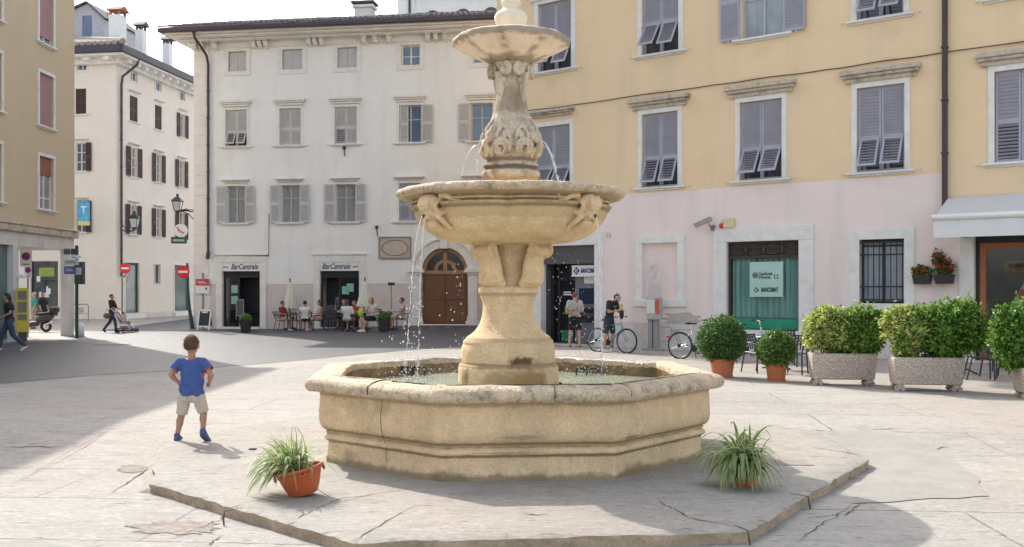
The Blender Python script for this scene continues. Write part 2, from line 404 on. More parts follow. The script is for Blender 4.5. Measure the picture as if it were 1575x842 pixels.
# ================================================================ ground
def paving(name,c1,c2,joint,bw,bh,rough,pit,spec=.3,ang=0,pink=None):
    m=bpy.data.materials.new(name); m.use_nodes=True; N=m.node_tree.nodes; L=m.node_tree.links; b=N['Principled BSDF']
    b.inputs['Roughness'].default_value=rough; b.inputs['Specular IOR Level'].default_value=spec
    tc=N.new('ShaderNodeTexCoord'); mp=N.new('ShaderNodeMapping'); mp.inputs['Rotation'].default_value=(0,0,R(ang)); L.new(tc.outputs['Object'],mp.inputs[0])
    wn=N.new('ShaderNodeTexNoise'); wn.inputs['Scale'].default_value=1.3; wn.inputs['Detail'].default_value=3; L.new(mp.outputs[0],wn.inputs[0])
    va=N.new('ShaderNodeVectorMath'); va.operation='MULTIPLY_ADD'; L.new(wn.outputs['Color'],va.inputs[0]); va.inputs[1].default_value=(.07,.07,0); L.new(mp.outputs[0],va.inputs[2])
    br=N.new('ShaderNodeTexBrick'); L.new(va.outputs[0],br.inputs[0]); br.inputs['Scale'].default_value=1
    br.inputs['Brick Width'].default_value=bw; br.inputs['Row Height'].default_value=bh; br.inputs['Mortar Size'].default_value=.014; br.inputs['Mortar Smooth'].default_value=.3
    br.inputs['Color1'].default_value=(*c1,1); br.inputs['Color2'].default_value=(*c2,1); br.inputs['Mortar'].default_value=(*joint,1); br.inputs['Bias'].default_value=0
    out=br.outputs[0]
    def mul(out,tex_scale,detail,lo,hi,col,amt,stretch):
        mm=N.new('ShaderNodeMapping'); mm.inputs['Scale'].default_value=stretch; L.new(mp.outputs[0],mm.inputs[0])
        n=N.new('ShaderNodeTexNoise'); n.inputs['Scale'].default_value=tex_scale; n.inputs['Detail'].default_value=detail; n.inputs['Roughness'].default_value=.62; L.new(mm.outputs[0],n.inputs[0])
        r=N.new('ShaderNodeMapRange'); r.inputs[1].default_value=lo; r.inputs[2].default_value=hi; r.inputs[4].default_value=amt; L.new(n.outputs[0],r.inputs[0])
        mx=N.new('ShaderNodeMix'); mx.data_type='RGBA'; L.new(r.outputs[0],mx.inputs[0]); L.new(out,mx.inputs[6]); mx.inputs[7].default_value=(*col,1)
        return mx.outputs[2],r
    out,_=mul(out,.35,4,.45,.7,[v*.72 for v in c1],.7,(1,1,1))
    if pink: out,_=mul(out,.22,3,.48,.6,pink,.75,(1,1,1))
    out,_=mul(out,6,8,.5,.75,[v*1.18 for v in c2],.8,(1,1.8,1))
    out,_=mul(out,20,8,.50,.62,[v*.60 for v in c1],.38,(.8,1.3,1))
    out,_=mul(out,26,8,.48,.36,[min(.75,v*1.35) for v in c2],.38,(.8,1.3,1))
    out,_=mul(out,2.6,7,.52,.66,[v*.78 for v in c1],.7,(.7,1.4,1))
    out,pr=mul(out,10,9,.615,.66,[v*.75 for v in joint],pit*.85,(.5,2.4,1))
    out,_=mul(out,60,4,.5,.8,[v*.7 for v in c1],.5,(1,1,1))
    L.new(out,b.inputs['Base Color'])
    nb=N.new('ShaderNodeTexNoise'); nb.inputs['Scale'].default_value=14; nb.inputs['Detail'].default_value=9; nb.inputs['Roughness'].default_value=.7
    mm=N.new('ShaderNodeMapping'); mm.inputs['Scale'].default_value=(.6,2,1); L.new(mp.outputs[0],mm.inputs[0]); L.new(mm.outputs[0],nb.inputs[0])
    ad=N.new('ShaderNodeMath'); ad.operation='MULTIPLY_ADD'; L.new(pr.outputs[0],ad.inputs[0]); ad.inputs[1].default_value=-1.2; L.new(nb.outputs[0],ad.inputs[2])
    ad2=N.new('ShaderNodeMath'); ad2.operation='MULTIPLY_ADD'; L.new(br.outputs['Fac'],ad2.inputs[0]); ad2.inputs[1].default_value=-.8; L.new(ad.outputs[0],ad2.inputs[2])
    bp=N.new('ShaderNodeBump'); bp.inputs['Strength'].default_value=.55; bp.inputs['Distance'].default_value=.02; L.new(ad2.outputs[0],bp.inputs['Height']); L.new(bp.outputs[0],b.inputs['Normal'])
    return m
M_slab=paving('pale_limestone_paving',(.345,.325,.292),(.385,.36,.325),(.13,.11,.09),3.3,1.45,.8,.95,pink=(.37,.31,.27),ang=4)
M_street=paving('dark_porphyry_paving',(.066,.068,.080),(.085,.086,.099),(.06,.06,.065),.34,.16,.52,.4,spec=.35,ang=28)
M_plat=paving('platform_stone',(.335,.312,.275),(.375,.347,.305),(.16,.135,.11),30,30,.8,1.0,pink=(.33,.275,.225))
def axis(lo,hi,a,b,fine,coarse):
    v=[lo]; 
    while v[-1]<hi: v.append(v[-1]+(fine if a<=v[-1]<b else coarse if abs(v[-1])<120 else 60))
    return v
xs=axis(-420,420,-14,14,.5,4); ys=axis(-60,900,4,46,.4,6)
mb=MB(); nx=len(xs)
mb.add([(x,y,gz(x,y)) for y in ys for x in xs],[(j*nx+i,j*nx+i+1,(j+1)*nx+i+1,(j+1)*nx+i) for j in range(len(ys)-1) for i in range(nx-1)])
g=mb.build('ground',M_slab,smooth=True); tag(g,kind='structure')
# dark street paving behind and to the left of the pale slabs
edge=[(-700,640),(-300,606),(0,591),(153,577),(300,568.5),(415,559),(560,545),(650,537.5),(760,531),(835,527)]
ep=[G(a,b) for a,b in edge]
mb=MB(); nrow=26; vs=[]
cols=[]
for i in range(len(ep)-1):
    for k in range(4): cols.append(ep[i].lerp(ep[i+1],k/4))
cols.append(ep[-1])
for c in cols:
    for r_ in range(nrow+1):
        t=r_/nrow; y=c.y+(95-c.y)*t**1.3; x=c.x+(c.x*.55-2)*t if c.x<-1 else c.x+(-1.6)*t
        vs.append((x,y,gz(x,y)+.006))
nc=len(cols)
mb.add(vs,[(i*(nrow+1)+j,(i+1)*(nrow+1)+j,(i+1)*(nrow+1)+j+1,i*(nrow+1)+j+1) for i in range(nc-1) for j in range(nrow)])
tag(mb.build('street_paving',M_street,smooth=True),kind='structure')
# ================================================================ fountain platform
M_crack=mat('crack_dark',(.10,.08,.065),.95)
tip=G(230,742,0); c1=G(546,833,0); c2=G(1150,816,0); rt=G(1335,706,0)
outl=[tip,c1,c2,rt,Vector((3.9,12.6,0)),Vector((1.9,14.9,0)),Vector((-2.2,15.0,0)),Vector((-4.35,12.4,0))]
def rough_line(a,b,n,j,z):
    out=[]; d=(b-a); nr=Vector((-d.y,d.x,0)).normalized()
    for k in range(n):
        t=k/n; p=a+d*t; q=noise.noise(Vector((p.x*2.1,p.y*2.1,3)))*j+noise.noise(Vector((p.x*9,p.y*9,7)))*j*.5
        out.append(Vector((p.x+nr.x*q,p.y+nr.y*q,z)))
    return out
ring=[]; 
for i in range(8):
    ring+=rough_line(outl[i],outl[(i+1)%8],40 if i<3 else 12,.035 if i<3 else .05,0)
cen=Vector((0,11.6,0)); n=len(ring); mb=MB(); front=lambda i:i<120
lay=[]
lay.append([cen+(p-cen)*.93 for p in ring])
lay.append([cen+(p-cen)*.988 for p in ring])
for p in lay[1]: p.z=-.004
lay.append([p+Vector((0,0,-.022+.012*noise.noise(p*6))) for p in ring])
lay.append([p+(p-cen)*(-.004+.006*noise.noise(p*5))+Vector((0,0,-.07)) for p in ring])
lay.append([(p+Vector((0,0,-.16))) if front(i) else (cen+(p-cen)*1.10+Vector((0,0,-.2))) for i,p in enumerate(ring)])
vs=[v for l in lay for v in l]; fs=[tuple(range(n))]
for k in range(4): fs+=[(k*n+i,(k+1)*n+i,(k+1)*n+(i+1)%n,k*n+(i+1)%n) for i in range(n)]
fs=[tuple(reversed(f)) if k else f for k,f in enumerate(fs)]
mb.add(vs,fs); 
M_kerb=mat('kerb_stone',(.46,.35,.24),.9,.2,5,bump=1.2,bscale=16,stain=(.22,.16,.10),stainamt=.7,stscale=3,stretch=(1,1,3),grain=.6)
mb.m=[1 if (i>n*2+0) and front((i-1)%n) else 0 for i in range(len(mb.f))]
plat=mb.build('platform',[M_plat,M_kerb]); autosmooth(plat,50); plat.location.z=.007; tag(plat,kind='structure')
def jag(pts,w,z,n=14,j=.03):
    mb=MB(); line=[]
    for i in range(len(pts)-1):
        a,b=Vector(pts[i]),Vector(pts[i+1])
        for k in range(n):
            p=a.lerp(b,k/n); line.append(p+Vector((random.uniform(-j,j)*.5,random.uniform(-j,j),0)))
    line.append(Vector(pts[-1])); vs=[];m_=len(line)
    for i,p in enumerate(line):
        d=line[min(i+1,m_-1)]-line[max(0,i-1)]; nr=Vector((-d.y,d.x,0)).normalized(); ww=w*random.uniform(.3,1.4)*(math.sin(math.pi*(i+.35)/(m_-.3))**.5)
        vs+=[p+nr*ww+Vector((0,0,z)),p-nr*ww+Vector((0,0,z))]
    mb.add(vs,[(2*i,2*i+1,2*i+3,2*i+2) for i in range(m_-1)]); return mb
for pts,w_,zz in [([(1010,770),(1060,798),(1145,815)],.007,.003),([(228+225,800),(520,770),(640,752)],.006,.003),([(380,703),(470,690),(430,700)],.010,.003),
                 ([(545,832),(640,778)],.006,.003),([(1250,690),(1300,697),(1338,704)],.010,.003),([(800,793),(845,793)],.008,.003)]:
    q=[G(a,b,0) for a,b in pts]; q=[Vector((p.x,p.y,0)) for p in q]
    jag(q,w_,zz).build('crack',M_crack,plat)
for pts,w_ in [([(0,688),(120,688)],.012),([(0,722),(100,722)],.008),([(20,745),(170,660)],.006),([(230,742),(330,700),(410,640)],.006),([(1260,712),(1330,700),(1450,690)],.006),
               ([(1405,697),(1460,688)],.016),([(1225,833),(1310,778)],.005),([(1240,798),(1300,792),(1345,764)],.008),([(170,760),(240,715)],.008),([(1250,662),(1290,665)],.015),([(1340,661),(1380,660)],.012),
               ([(250,835),(340,800),(350,790)],.006),([(320,840),(340,826)],.008)]:
    q=[G(a,b) for a,b in pts]
    tag(jag(q,w_,.006).build('paving_crack',M_crack),kind='structure')
KJ=MB()
for px_,py_ in((348,788),(1148,817),(1240,765)):
    q=G(px_,py_,0); jn=MB(); w_=Vector((q.x-0,q.y-11.6,0)).normalized(); jn.tube([q-w_*.16+Vector((0,0,.001)),q-w_*.07+Vector((.01,0,.001)),q+w_*.018,q+w_*.03+Vector((0,0,-.05)),q+w_*.035+Vector((.01,0,-.13))],[.002,.003,.005,.009,.006],5); jn.build('joint',M_crack,plat)
# worn hollow of broken paving at lower left
M_worn=mat('worn_paving',(.30,.26,.22),.95,.35,14,bump=1.,bscale=18,stain=(.14,.11,.085),stainamt=.7,stscale=11,stretch=(1,2,1))
for (cx,cy,rx,ry) in [(268,812,75,11),(205,722,26,7)]:
    c=G(cx,cy); mb=MB(); k=F/c.y; vs=[]
    for i in range(90):
        th=2*math.pi*i/90; q=.9+.5*noise.noise(Vector((math.cos(th)*2,math.sin(th)*2,cx)))+.35*noise.noise(Vector((math.cos(th)*9,math.sin(th)*9,cx)))
        p=G(cx+rx*q*math.cos(th),cy+ry*q*math.sin(th)); vs.append((p.x,p.y,p.z+.005))
    mb.add(vs,[tuple(range(89,-1,-1))]); tag(mb.build('worn_paving',M_worn),kind='structure')
# grey cement patch right of the platform
M_cem=mat('cement_patch',(.30,.285,.26),.9,.1,4,bump=.3,bscale=60,stain=(.25,.235,.21),stainamt=.7,stscale=2.5,grain=.3)
pp=[(1230,665),(1320,663),(1400,672),(1462,700),(1500,735),(1520,764),(1440,768),(1310,775),(1330,740),(1335,712),(1290,690)]
pl=[G(a,b) for a,b in pp]; mb=MB(); c=sum(pl,Vector())/len(pl)
ring=[]
for i in range(len(pl)):
    for k in range(6): ring.append(pl[i].lerp(pl[(i+1)%len(pl)],k/6))
vs=[];n=len(ring)
for t in(1,.75,.5,.25):
    for p in ring:
        q=c.lerp(p,t*(1+.05*noise.noise(p*3)+.02*noise.noise(p*11))); vs.append((q.x,q.y,gz(q.x,q.y)+.007))
vs.append((c.x,c.y,gz(c.x,c.y)+.007)); fs=[]
for k in range(3): fs+=[(k*n+i,k*n+(i+1)%n,(k+1)*n+(i+1)%n,(k+1)*n+i) for i in range(n)]
fs+=[(3*n+i,3*n+(i+1)%n,4*n) for i in range(n)]
mb.add(vs,fs); tag(mb.build('cement_patch',M_cem,smooth=True),kind='structure')
M_mc=mat('rusty_cover',(.30,.26,.235),.7,.15,8,bump=.3)
c=G(1216,713,0); mb=MB(); mb.box((-.2,-.17,.002),(.2,.17,.012))
for k in range(13): mb.box((-.193+k*.0305,-.165,.012),(-.178+k*.0305,.165,.017))
tag(mb.build('drain_cover',M_mc,loc=c,rotz=R(-3)),'flat ribbed brown metal cover lying on the stone beside the right spider plant','drain cover')
# small drain in street
c=G(172,531); mb=MB(); mb.box((-.5,-.3,.008),(.5,.3,.016)); [mb.box((-.45+k*.1,-.28,.016),(-.41+k*.1,.28,.02)) for k in range(10)]
tag(mb.build('street_drain',mat('dark_iron',(.05,.05,.055),.5,bump=.1),loc=c),'dark rectangular drain grate set in the sunlit street behind the boy','drain')
c=G(388,693,0); mb=MB(); mb.ell((0,0,.012),(.045,.03,.014),10,6); mb.ell((.03,.012,.016),(.02,.012,.008),8,5)
tag(mb.build('dark_stone',mat('dark_pebble',(.03,.028,.03),.8),loc=c,smooth=True),'small black stone lying on the pale slab between the boy and the left pot','stone')
# ================================================================ materials for buildings
M_white=mat('plaster_greywhite',(.82,.82,.80),.9,.025,1.2,bump=.15,bscale=30,stain=(.76,.755,.73),stainamt=.5,stscale=.5,streak=((.66,.65,.62),1.8,.4),grain=.04)
M_wains=mat('plaster_greypink',(.66,.585,.55),.9,.06,1.5,bump=.15,bscale=30,stain=(.58,.53,.50),stainamt=.5)
M_quoin=mat('plaster_quoin',(.80,.74,.70),.9,.04,1.5,bump=.15,bscale=30,stain=(.72,.64,.60),stainamt=.5)
M_stone=mat('pale_stone',(.78,.765,.73),.8,.08,5,bump=.25,bscale=35,stain=(.62,.57,.50),stainamt=.5,stscale=2,grain=.15)
M_stoned=mat('weathered_stone',(.58,.50,.40),.9,.2,9,bump=.8,bscale=30,stain=(.16,.115,.085),stainamt=.85,stscale=5,grain=.5)
M_yel=mat('plaster_yellow',(.83,.635,.40),.92,.03,.8,bump=.12,bscale=40,stain=(.80,.60,.355),stainamt=.7,stscale=.7,streak=((.66,.54,.40),1.3,.5),grain=.06)
M_pink=mat('plaster_pink',(.86,.73,.68),.92,.03,.9,bump=.12,bscale=40,stain=(.80,.68,.63),stainamt=.7,stscale=.9,streak=((.64,.57,.54),1.6,.45),grain=.06)
M_socle=mat('plaster_socle',(.66,.61,.575),.92,.08,2,bump=.3,bscale=20,stain=(.42,.38,.33),stainamt=.7,stscale=1.5)
M_cream=mat('plaster_cream',(.78,.705,.615),.92,.03,1,bump=.1,bscale=40,stain=(.73,.65,.56),stainamt=.5,streak=((.68,.63,.57),.9,.25))
M_olive=mat('plaster_olive',(.60,.485,.325),.92,.03,1,bump=.1,bscale=40,stain=(.56,.45,.30),stainamt=.6,stscale=.6,streak=((.53,.45,.33),.8,.3))
M_shy=mat('shutter_violetgrey',(.38,.38,.445),.6,.08,3,streak=((.29,.29,.34),4,.5))
M_shw=mat('shutter_grey',(.53,.53,.535),.6,.06,3,streak=((.46,.45,.45),4,.5))
M_shb=mat('shutter_brown',(.07,.035,.03),.6,.15,3)
M_frw=mat('window_frame_white',(.70,.69,.66),.5,.04,5)
M_frg=mat('window_frame_grey',(.46,.455,.46),.6,.05,5)
M_glass=mat('window_glass',(.035,.042,.05),.06,.3,1.5,spec=.8)
M_glassb=mat('window_glass_blue',(.08,.13,.22),.05,.25,2,spec=.9)
M_glassl=mat('window_glass_curtained',(.30,.31,.31),.10,.12,2,streak=((.16,.16,.17),5,.8))
M_glassp=mat('glass_pale_curtain',(.33,.38,.42),.12,.15,2,streak=((.22,.26,.30),6,.6))
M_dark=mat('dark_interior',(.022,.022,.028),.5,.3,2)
M_roof=mat('roof_tiles',(.13,.11,.115),.8,.35,6,stain=(.24,.2,.18),stainamt=.5,stscale=3)
M_roofl=mat('roof_tiles_sunny',(.34,.29,.25),.85,.25,6,stain=(.16,.13,.12),stainamt=.6,stscale=3)  # paler copy of the roof tiles, sunlight put into the colour
M_gut=mat('gutter_metal',(.055,.045,.06),.45,.15,4)
M_pipe=mat('downpipe_brown',(.05,.032,.034),.45,.15,4)
M_iron=mat('black_iron',(.02,.02,.022),.5,.2,8)
M_brick=mat('brick_red',(.34,.15,.10),.9,.2,12)
M_paper=mat('white_sign',(.78,.78,.77),.6,.02,3)
M_ink=mat('sign_ink',(.05,.05,.06),.6)
M_navy=mat('navy_ink',(.02,.025,.14),.6)
M_wood=mat('door_wood',(.17,.078,.037),.5,.22,4,stretch=(6,6,.5),bump=.15,bscale=20,stain=(.13,.06,.03),stainamt=.6)
M_wood2=mat('door_wood_light',(.36,.20,.10),.5,.2,5,stretch=(3,3,.7))
M_orange=mat('orange_wood',(.36,.115,.035),.4,.15,4,stretch=(5,5,.6))
# ================================================================ white building with the bar
Wf=Facade('bar_building','grey white four storey building with the bar terrace and arched wooden door',((298-CX)/F*45.5,45.5),-8.34)
r=Wf.root; zt=13.28; LEN=22
C=Wf.rect
row1=[C(351,78,379,110),C(434,76,465,107),C(519,73,549,104),C(617,70,646,101),C(727,67,757,98)]
row2=[C(347,167,380,225),C(430,166,463,223),C(515,164,549,222),C(614,163,648,220),C(724,162,758,218)]
row3=[C(349,287,377,344),C(432,285,461,343),C(516,283,547,342),C(614,282,647,341),C(717,281,752,339)]
def level(rows):
    z0=sum(q[2] for q in rows)/len(rows); z1=sum(q[3] for q in rows)/len(rows)
    for q in rows: q[2]=z0; q[3]=z1
for rw in(row1,row2,row3): level(rw)
bar1=C(342,404,400,501); bar2=C(492,404,552.5,501); bar1[2]=bar2[2]=.10
zb=max(bar1[3],bar2[3]); bar1[3]=bar2[3]=zb
ua=Wf.uz(649.6,400)[0]; ub=Wf.uz(719,400)[0]; uc=(ua+ub)/2; ra=(ub-ua)/2; zs=Wf.uz(684,417)[1]; zd=Wf.uz(684,499)[1]
arch=[ua-.02,ub+.02,zd,zs+ra+.06]
holes=row1+row2+row3+[bar1,bar2,arch]
zw=Wf.uz(440,437)[1]; uq=Wf.uz(322,400)[0]
wall('wall',M_white,r,uq,LEN,zw,zt,holes); wall('wall',M_wains,r,uq,LEN,-.3,zw,holes,y=.012)
qb=MB(); 
k=0; z=-.3
while z<zt-.1:
    hh=.46; ins=.0 if k%2 else .10
    qb.box((0,-.02,z+.015),(uq-.12+ins,.3,z+hh)); z+=hh; k+=1
qb.box((-.001,0,-.3),(uq,.28,zt)); qb.build('quoin',M_quoin,r,bevel=.01)
sd=MB(); sd.box((0.02,1.3,-.3),(LEN,12,zt)); sd.box((0.02,.28,-.3),(.3,1.3,zt)); sd.build('side_wall',M_white,r)
# eave, soffit, cornice, brackets
e=MB(); e.box((-.45,-.50,zt-.10),(LEN,0,zt)); e.box((-.8,-.85,zt),(LEN,12.5,zt+.10)); e.box((-.95,-1.02,zt+.10),(LEN,12.5,zt+.2)); e.box((-.12,-.06,zt-.42),(LEN,0,zt-.36)); e.build('cornice',M_stone,r,bevel=.03)
f_=MB(); f_.box((-1.15,-1.25,zt+.16),(LEN,-1.02,zt+.34)); f_.box((-1.15,-1.02,zt+.16),(-.95,12.5,zt+.34)); f_.build('gutter',M_gut,r,bevel=.03)
tile_roof('roof',M_roof,r,-1.15,LEN,-1.2,5.6,zt+.36,zt+2.4)
rb=MB(); rb.add([(-1.15,12.4,zt+.3),(LEN,12.4,zt+.3),(LEN,5.6,zt+2.4),(-1.15,5.6,zt+2.4),(-1.15,-1.2,zt+.3)],[(0,1,2,3),(0,3,4)]); rb.build('rear_roof',M_roof,r)
def corbel(mb,u,z):
    mb.cbox((u,-.14,z+.06),(.17,.26,.22)); mb.tube([(u-.09,-.27,z+.12),(u+.09,-.27,z+.12)],.08,10); mb.tube([(u-.09,-.07,z-.06),(u+.09,-.07,z-.06)],.06,10); mb.box((u-.12,-.40,z+.2),(u+.12,0,z+.235))
for grp in [(303,312,333),(393,402,411),(478,487,497),(562,579,600),(660,672,686),(745,758,775)]:
    for px in grp:
        c=MB(); corbel(c,Wf.uz(px,80)[0],zt-.34); c.build('corbel',M_stone,r)
for q,kind in zip(row1,['board','board','board',None,None]):
    window(r,q,M_frw if kind is None else M_frg,M_glassb,y=.12,shut=kind,sm_=M_shw,surround=.20,stone=M_stone,trans=.45)
lt=(.24,.14,.28)
for q,kind,lo in zip(row2,['flap','closed','closed','halfL','openL'],[0,0,1,0,0]):
    window(r,q,M_frg if kind in('openL','halfL') else M_frg,M_glassb if kind in('openL','halfL') else M_glass,shut=kind,sm_=M_shw,flap=24,lintel=lt,sill=.22,surround=.10,stone=M_stone,louv_open=lo,trans=.62)
for q,kind in zip(row3,['open','open','open','closed','closed']):
    window(r,q,M_frg,M_glassl if kind=='open' else M_glass,shut=kind,sm_=M_shy if kind=='closed' else M_shw,lintel=(.22,.14,.16),sill=.24 if kind=='open' else .3,surround=.09,stone=M_stone,trans=.66)
# bar doors
M_sgl=mat('bar_glass',(.012,.012,.016),.08,.3,2,spec=.7)
M_greenp=mat('green_notice',(.25,.52,.42),.6)
for bi,b in enumerate((bar1,bar2)):
    u0,u1,z0,z1=b; zl=z1-.40
    df=MB(); df.box((u0,.16,z0),(u0+.07,.24,zl)); df.box((u1-.07,.16,z0),(u1,.24,zl)); um=u0+(u1-u0)*(.40 if bi==0 else .48)
    df.box((um-.04,.16,z0),(um+.04,.24,zl)); df.box((u0+.07,.16,zl-.3),(u1-.07,.24,zl))
    door=df.build('door',M_iron,r)
    p=MB(); 
    if bi==0: p.box((u0+.07,.19,z0),(um-.04,.2,zl-.3))
    else: p.box((um+.04,.19,z0),(u1-.07,.2,zl-.3))
    p.build('pane',M_sgl,door)
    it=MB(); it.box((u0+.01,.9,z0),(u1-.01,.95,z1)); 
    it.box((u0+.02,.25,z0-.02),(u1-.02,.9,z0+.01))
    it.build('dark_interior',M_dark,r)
    st=MB(); q=.30; st.box((u0-q,-.04,-.2),(u0,0,z1)); st.box((u1,-.04,-.2),(u1+q,0,z1)); st.box((u0-q,-.045,z1),(u1+q,0,z1+.32)); st.box((u0-q-.05,-.09,z1+.32),(u1+q+.05,0,z1+.40)); st.box((u0-.05,-.25,-.2),(u1+.05,.2,z0)); st.build('door_surround',M_stone,r,bevel=.01)
    nn=MB()
    for (a,bb) in ([(.14,1.55),(.14,1.05)] if bi==0 else [(.62,1.5),(.74,1.62)]):
        uu=u0+(u1-u0)*(.28 if bi==0 else a); nn.box((uu-.16,.175,z0+bb),(uu+.16,.185,z0+bb+.36))
    nn.build('notice',M_greenp,door)
    if bi==1:
        sh=MB()
        for k in range(3):
            sh.box((um+.1,.6,z0+.9+k*.25),(u1-.1,.8,z0+.92+k*.25))
            for j in range(7): sh.tube([(um+.16+j*.085,.7,z0+.92+k*.25),(um+.16+j*.085,.7,z0+1.08+k*.25)],.02,6)
        sh.build('bottle_shelf',mat('bottles',(.12,.10,.09),.2,.6,12),r)
        cn=MB(); cn.box((u0+.1,.5,z0),(um+.5,.85,z0+1.0)); cn.build('bar_counter',mat('counter',(.10,.10,.13),.4),r)
    # sign
    sg=MB(); sg.box((u0+.01,-.02,zl),(u1-.01,.06,z1)); so_=sg.build('bar_sign',M_paper,r)
    d=.16 if bi==0 else -.16
    text('BarCentrale',.36,((u0+u1)/2+d,-.024,(zl+z1)/2),so_,M_ink,shear=.35,bold=.006,width=(u1-u0)*.72)
    ss=MB(); x=(u0+.17 if bi==0 else u1-.17)
    ss.box((x-.12,-.026,(zl+z1)/2-.05),(x+.12,-.02,(zl+z1)/2+.02)); ss.build('emblem',mat('grey_ink',(.25,.25,.27),.6),so_)
# arched door
dm=MB(); y=.14
dm.box((ua,y,zd),(uc-.01,y+.08,zs-.12)); dm.box((uc+.01,y,zd),(ub,y+.08,zs-.12))
door=dm.build('door',M_wood,r)
for sd_ in(-1,1):
    c=uc+sd_*ra*.5
    for za,zb_ in((zd+.12,zd+(zs-zd)*.42),(zd+(zs-zd)*.46,zs-.28)):
        p=MB(); p.box((c-ra*.40,y-.025,za),(c+ra*.40,y,zb_)); p.build('door_panel',M_wood,door,bevel=.02)
rl=MB(); rl.box((ua,y-.05,zs-.14),(ub,y+.08,zs+.02)); rl.box((uc-.09,y-.05,zs+.02),(uc+.09,y+.05,zs+ra-.06))
def arcbar(mb,c,z,r0,r1,y0,y1,a0=0,a1=math.pi,n=28):
    vs=[]
    for i in range(n+1):
        th=a0+(a1-a0)*i/n
        for rr in(r0,r1):
            for yy in(y0,y1): vs.append((c+rr*math.cos(th),yy,z+rr*math.sin(th)))
    fs=[]
    for i in range(n):
        a=4*i;b=a+4
        fs+=[(a,b,b+2,a+2),(a+1,a+3,b+3,b+1),(a,a+1,b+1,b),(a+2,b+2,b+3,a+3)]
    fs+=[(0,2,3,1),(4*n,4*n+1,4*n+3,4*n+2)]
    mb.add(vs,fs)
arcbar(rl,uc,zs,ra-.16,ra-.01,y-.05,y+.06); arcbar(rl,uc,zs,ra*.36,ra*.50,y-.04,y+.05)
rl.build('fanlight_frame',M_wood2,door)
gl=MB(); pts=[(uc+(ra-.03)*math.cos(math.pi*i/24),y+.03,zs+(ra-.03)*math.sin(math.pi*i/24)) for i in range(25)]; gl.add(pts,[tuple(range(24,-1,-1))]); gl.build('fanlight_glass',M_sgl,door)
for i in range(1,6):
    pass
# masonry fill around the arch (spandrels) in front of the rectangular hole
sp=MB(); n=28; zt_=arch[3]
vs=[];
for i in range(n+1):
    th=math.pi*i/n; x=uc+ra*math.cos(th); vs+= [(x,0.0,zs+ra*math.sin(th)),(x,0.0,zt_+.001),(x,.2,zs+ra*math.sin(th))]
vs[1]=(ub+.03,0,zt_); vs[-2]=(ua-.03,0,zt_)
sp.add(vs,[(3*i,3*i+3,3*i+4,3*i+1) for i in range(n)]+[(3*i,3*i+2,3*i+5,3*i+3) for i in range(n)]); 
sp.build('spandrel',M_stone,r)
su=MB(); arcbar(su,uc,zs,ra,ra+.36,-.08,0); arcbar(su,uc,zs,ra+.36,ra+.46,-.14,0); su.cbox((uc,-.12,zs+ra+.26),(.34,.24,.62))
for a,b in((ua-.50,ua),(ub,ub+.50)):
    su.box((a+.04,-.12,.62),(b-.04,.0,zs-.18)); su.box((a-.06,-.18,-.1),(b+.06,0,.42)); su.box((a,-.15,.42),(b,0,.62)); su.box((a,-.16,zs-.18),(b,0,zs-.08)); su.box((a-.12,-.22,zs-.08),(b+.12,0,zs+.04)); su.box((a-.06,-.18,zs+.04),(b+.06,0,zs+.12))
su.box((ua,-.3,-.1),(ub,.3,zd)); su.build('door_surround',M_stone,r,bevel=.015)
# plaque
q=C(584,365.5,632,397.5); M_plq=mat('plaque_stone',(.52,.44,.38),.85,.08,5,bump=.2)
pm=MB(); pm.box((q[0],-.05,q[2]),(q[1],0,q[3])); po=pm.build('plaque',M_plq,r,bevel=.015)
fm=MB(); 
for a in((q[0],q[1],q[2]-.03,q[2]+.03),(q[0],q[1],q[3]-.03,q[3]+.03),(q[0]-.03,q[0]+.03,q[2],q[3]),(q[1]-.03,q[1]+.03,q[2],q[3])): fm.box((a[0],-.075,a[2]),(a[1],-.04,a[3]))
M_plqd=mat('plaque_dark',(.27,.225,.19),.9,.2,6); 
cx,cz=(q[0]+q[1])/2,(q[2]+q[3])/2; rx,rz=(q[1]-q[0])*.42,(q[3]-q[2])*.37
fm.tube([(cx+rx*math.cos(t*math.pi/18),-.055,cz+rz*math.sin(t*math.pi/18)) for t in range(36)],.022,6,closed=True)
fm.build('plaque_frame',M_plqd,po)
# fixtures, downpipe
u=Wf.uz(322,100)[0]
downpipe(r,[(u-.25,-1.1,zt+.2),(u-.22,-1.0,zt-.1),(u-.05,-.2,zt-.7),(u,-.12,zt-1.1),(u,-.12,3.5)],.06,M_pipe)
ch=MB(); ch.tube([(u,-.12,3.55),(u,-.14,3.35),(u,-.2,3.25)],.09,10); ch.build('pipe_shoe',M_pipe,r)
for px,p0,p1 in((580,348,364),(530,226,241)):
    a=Wf.uz(px,p0); b=Wf.uz(px,p1); m_=MB(); m_.cbox((a[0],-.05,a[1]-.05),(.12,.1,.12)); m_.tube([(a[0],-.12,a[1]),(a[0]+.05,-.1,b[1])],.025,6); m_.build('wall_hook',M_iron,r)
cb=MB(); a=Wf.uz(331,393); b=Wf.uz(414,393); cb.tube([(a[0],-.06,a[1]),(b[0],-.06,b[1]-.02)],.02,6); cb.tube([(b[0],-.06,b[1]),(b[0]+.02,-.05,b[1]+1.9)],.015,6); cb.build('wall_cable',M_iron,r)
cq=MB(); cu=Wf.uz(541,30)[0]; cq.box((cu-.42,1.7,zt),(cu+.42,2.3,zt+1.75),0); cq.box((cu-.5,1.62,zt+1.75),(cu+.5,2.38,zt+1.88),0); cq.box((cu-.55,1.57,zt+1.95),(cu+.55,2.43,zt+2.05),1); cq.box((cu-.3,1.8,zt+1.88),(cu+.3,2.2,zt+1.95),1); cq.build('chimney',[M_stone,M_roof],r)
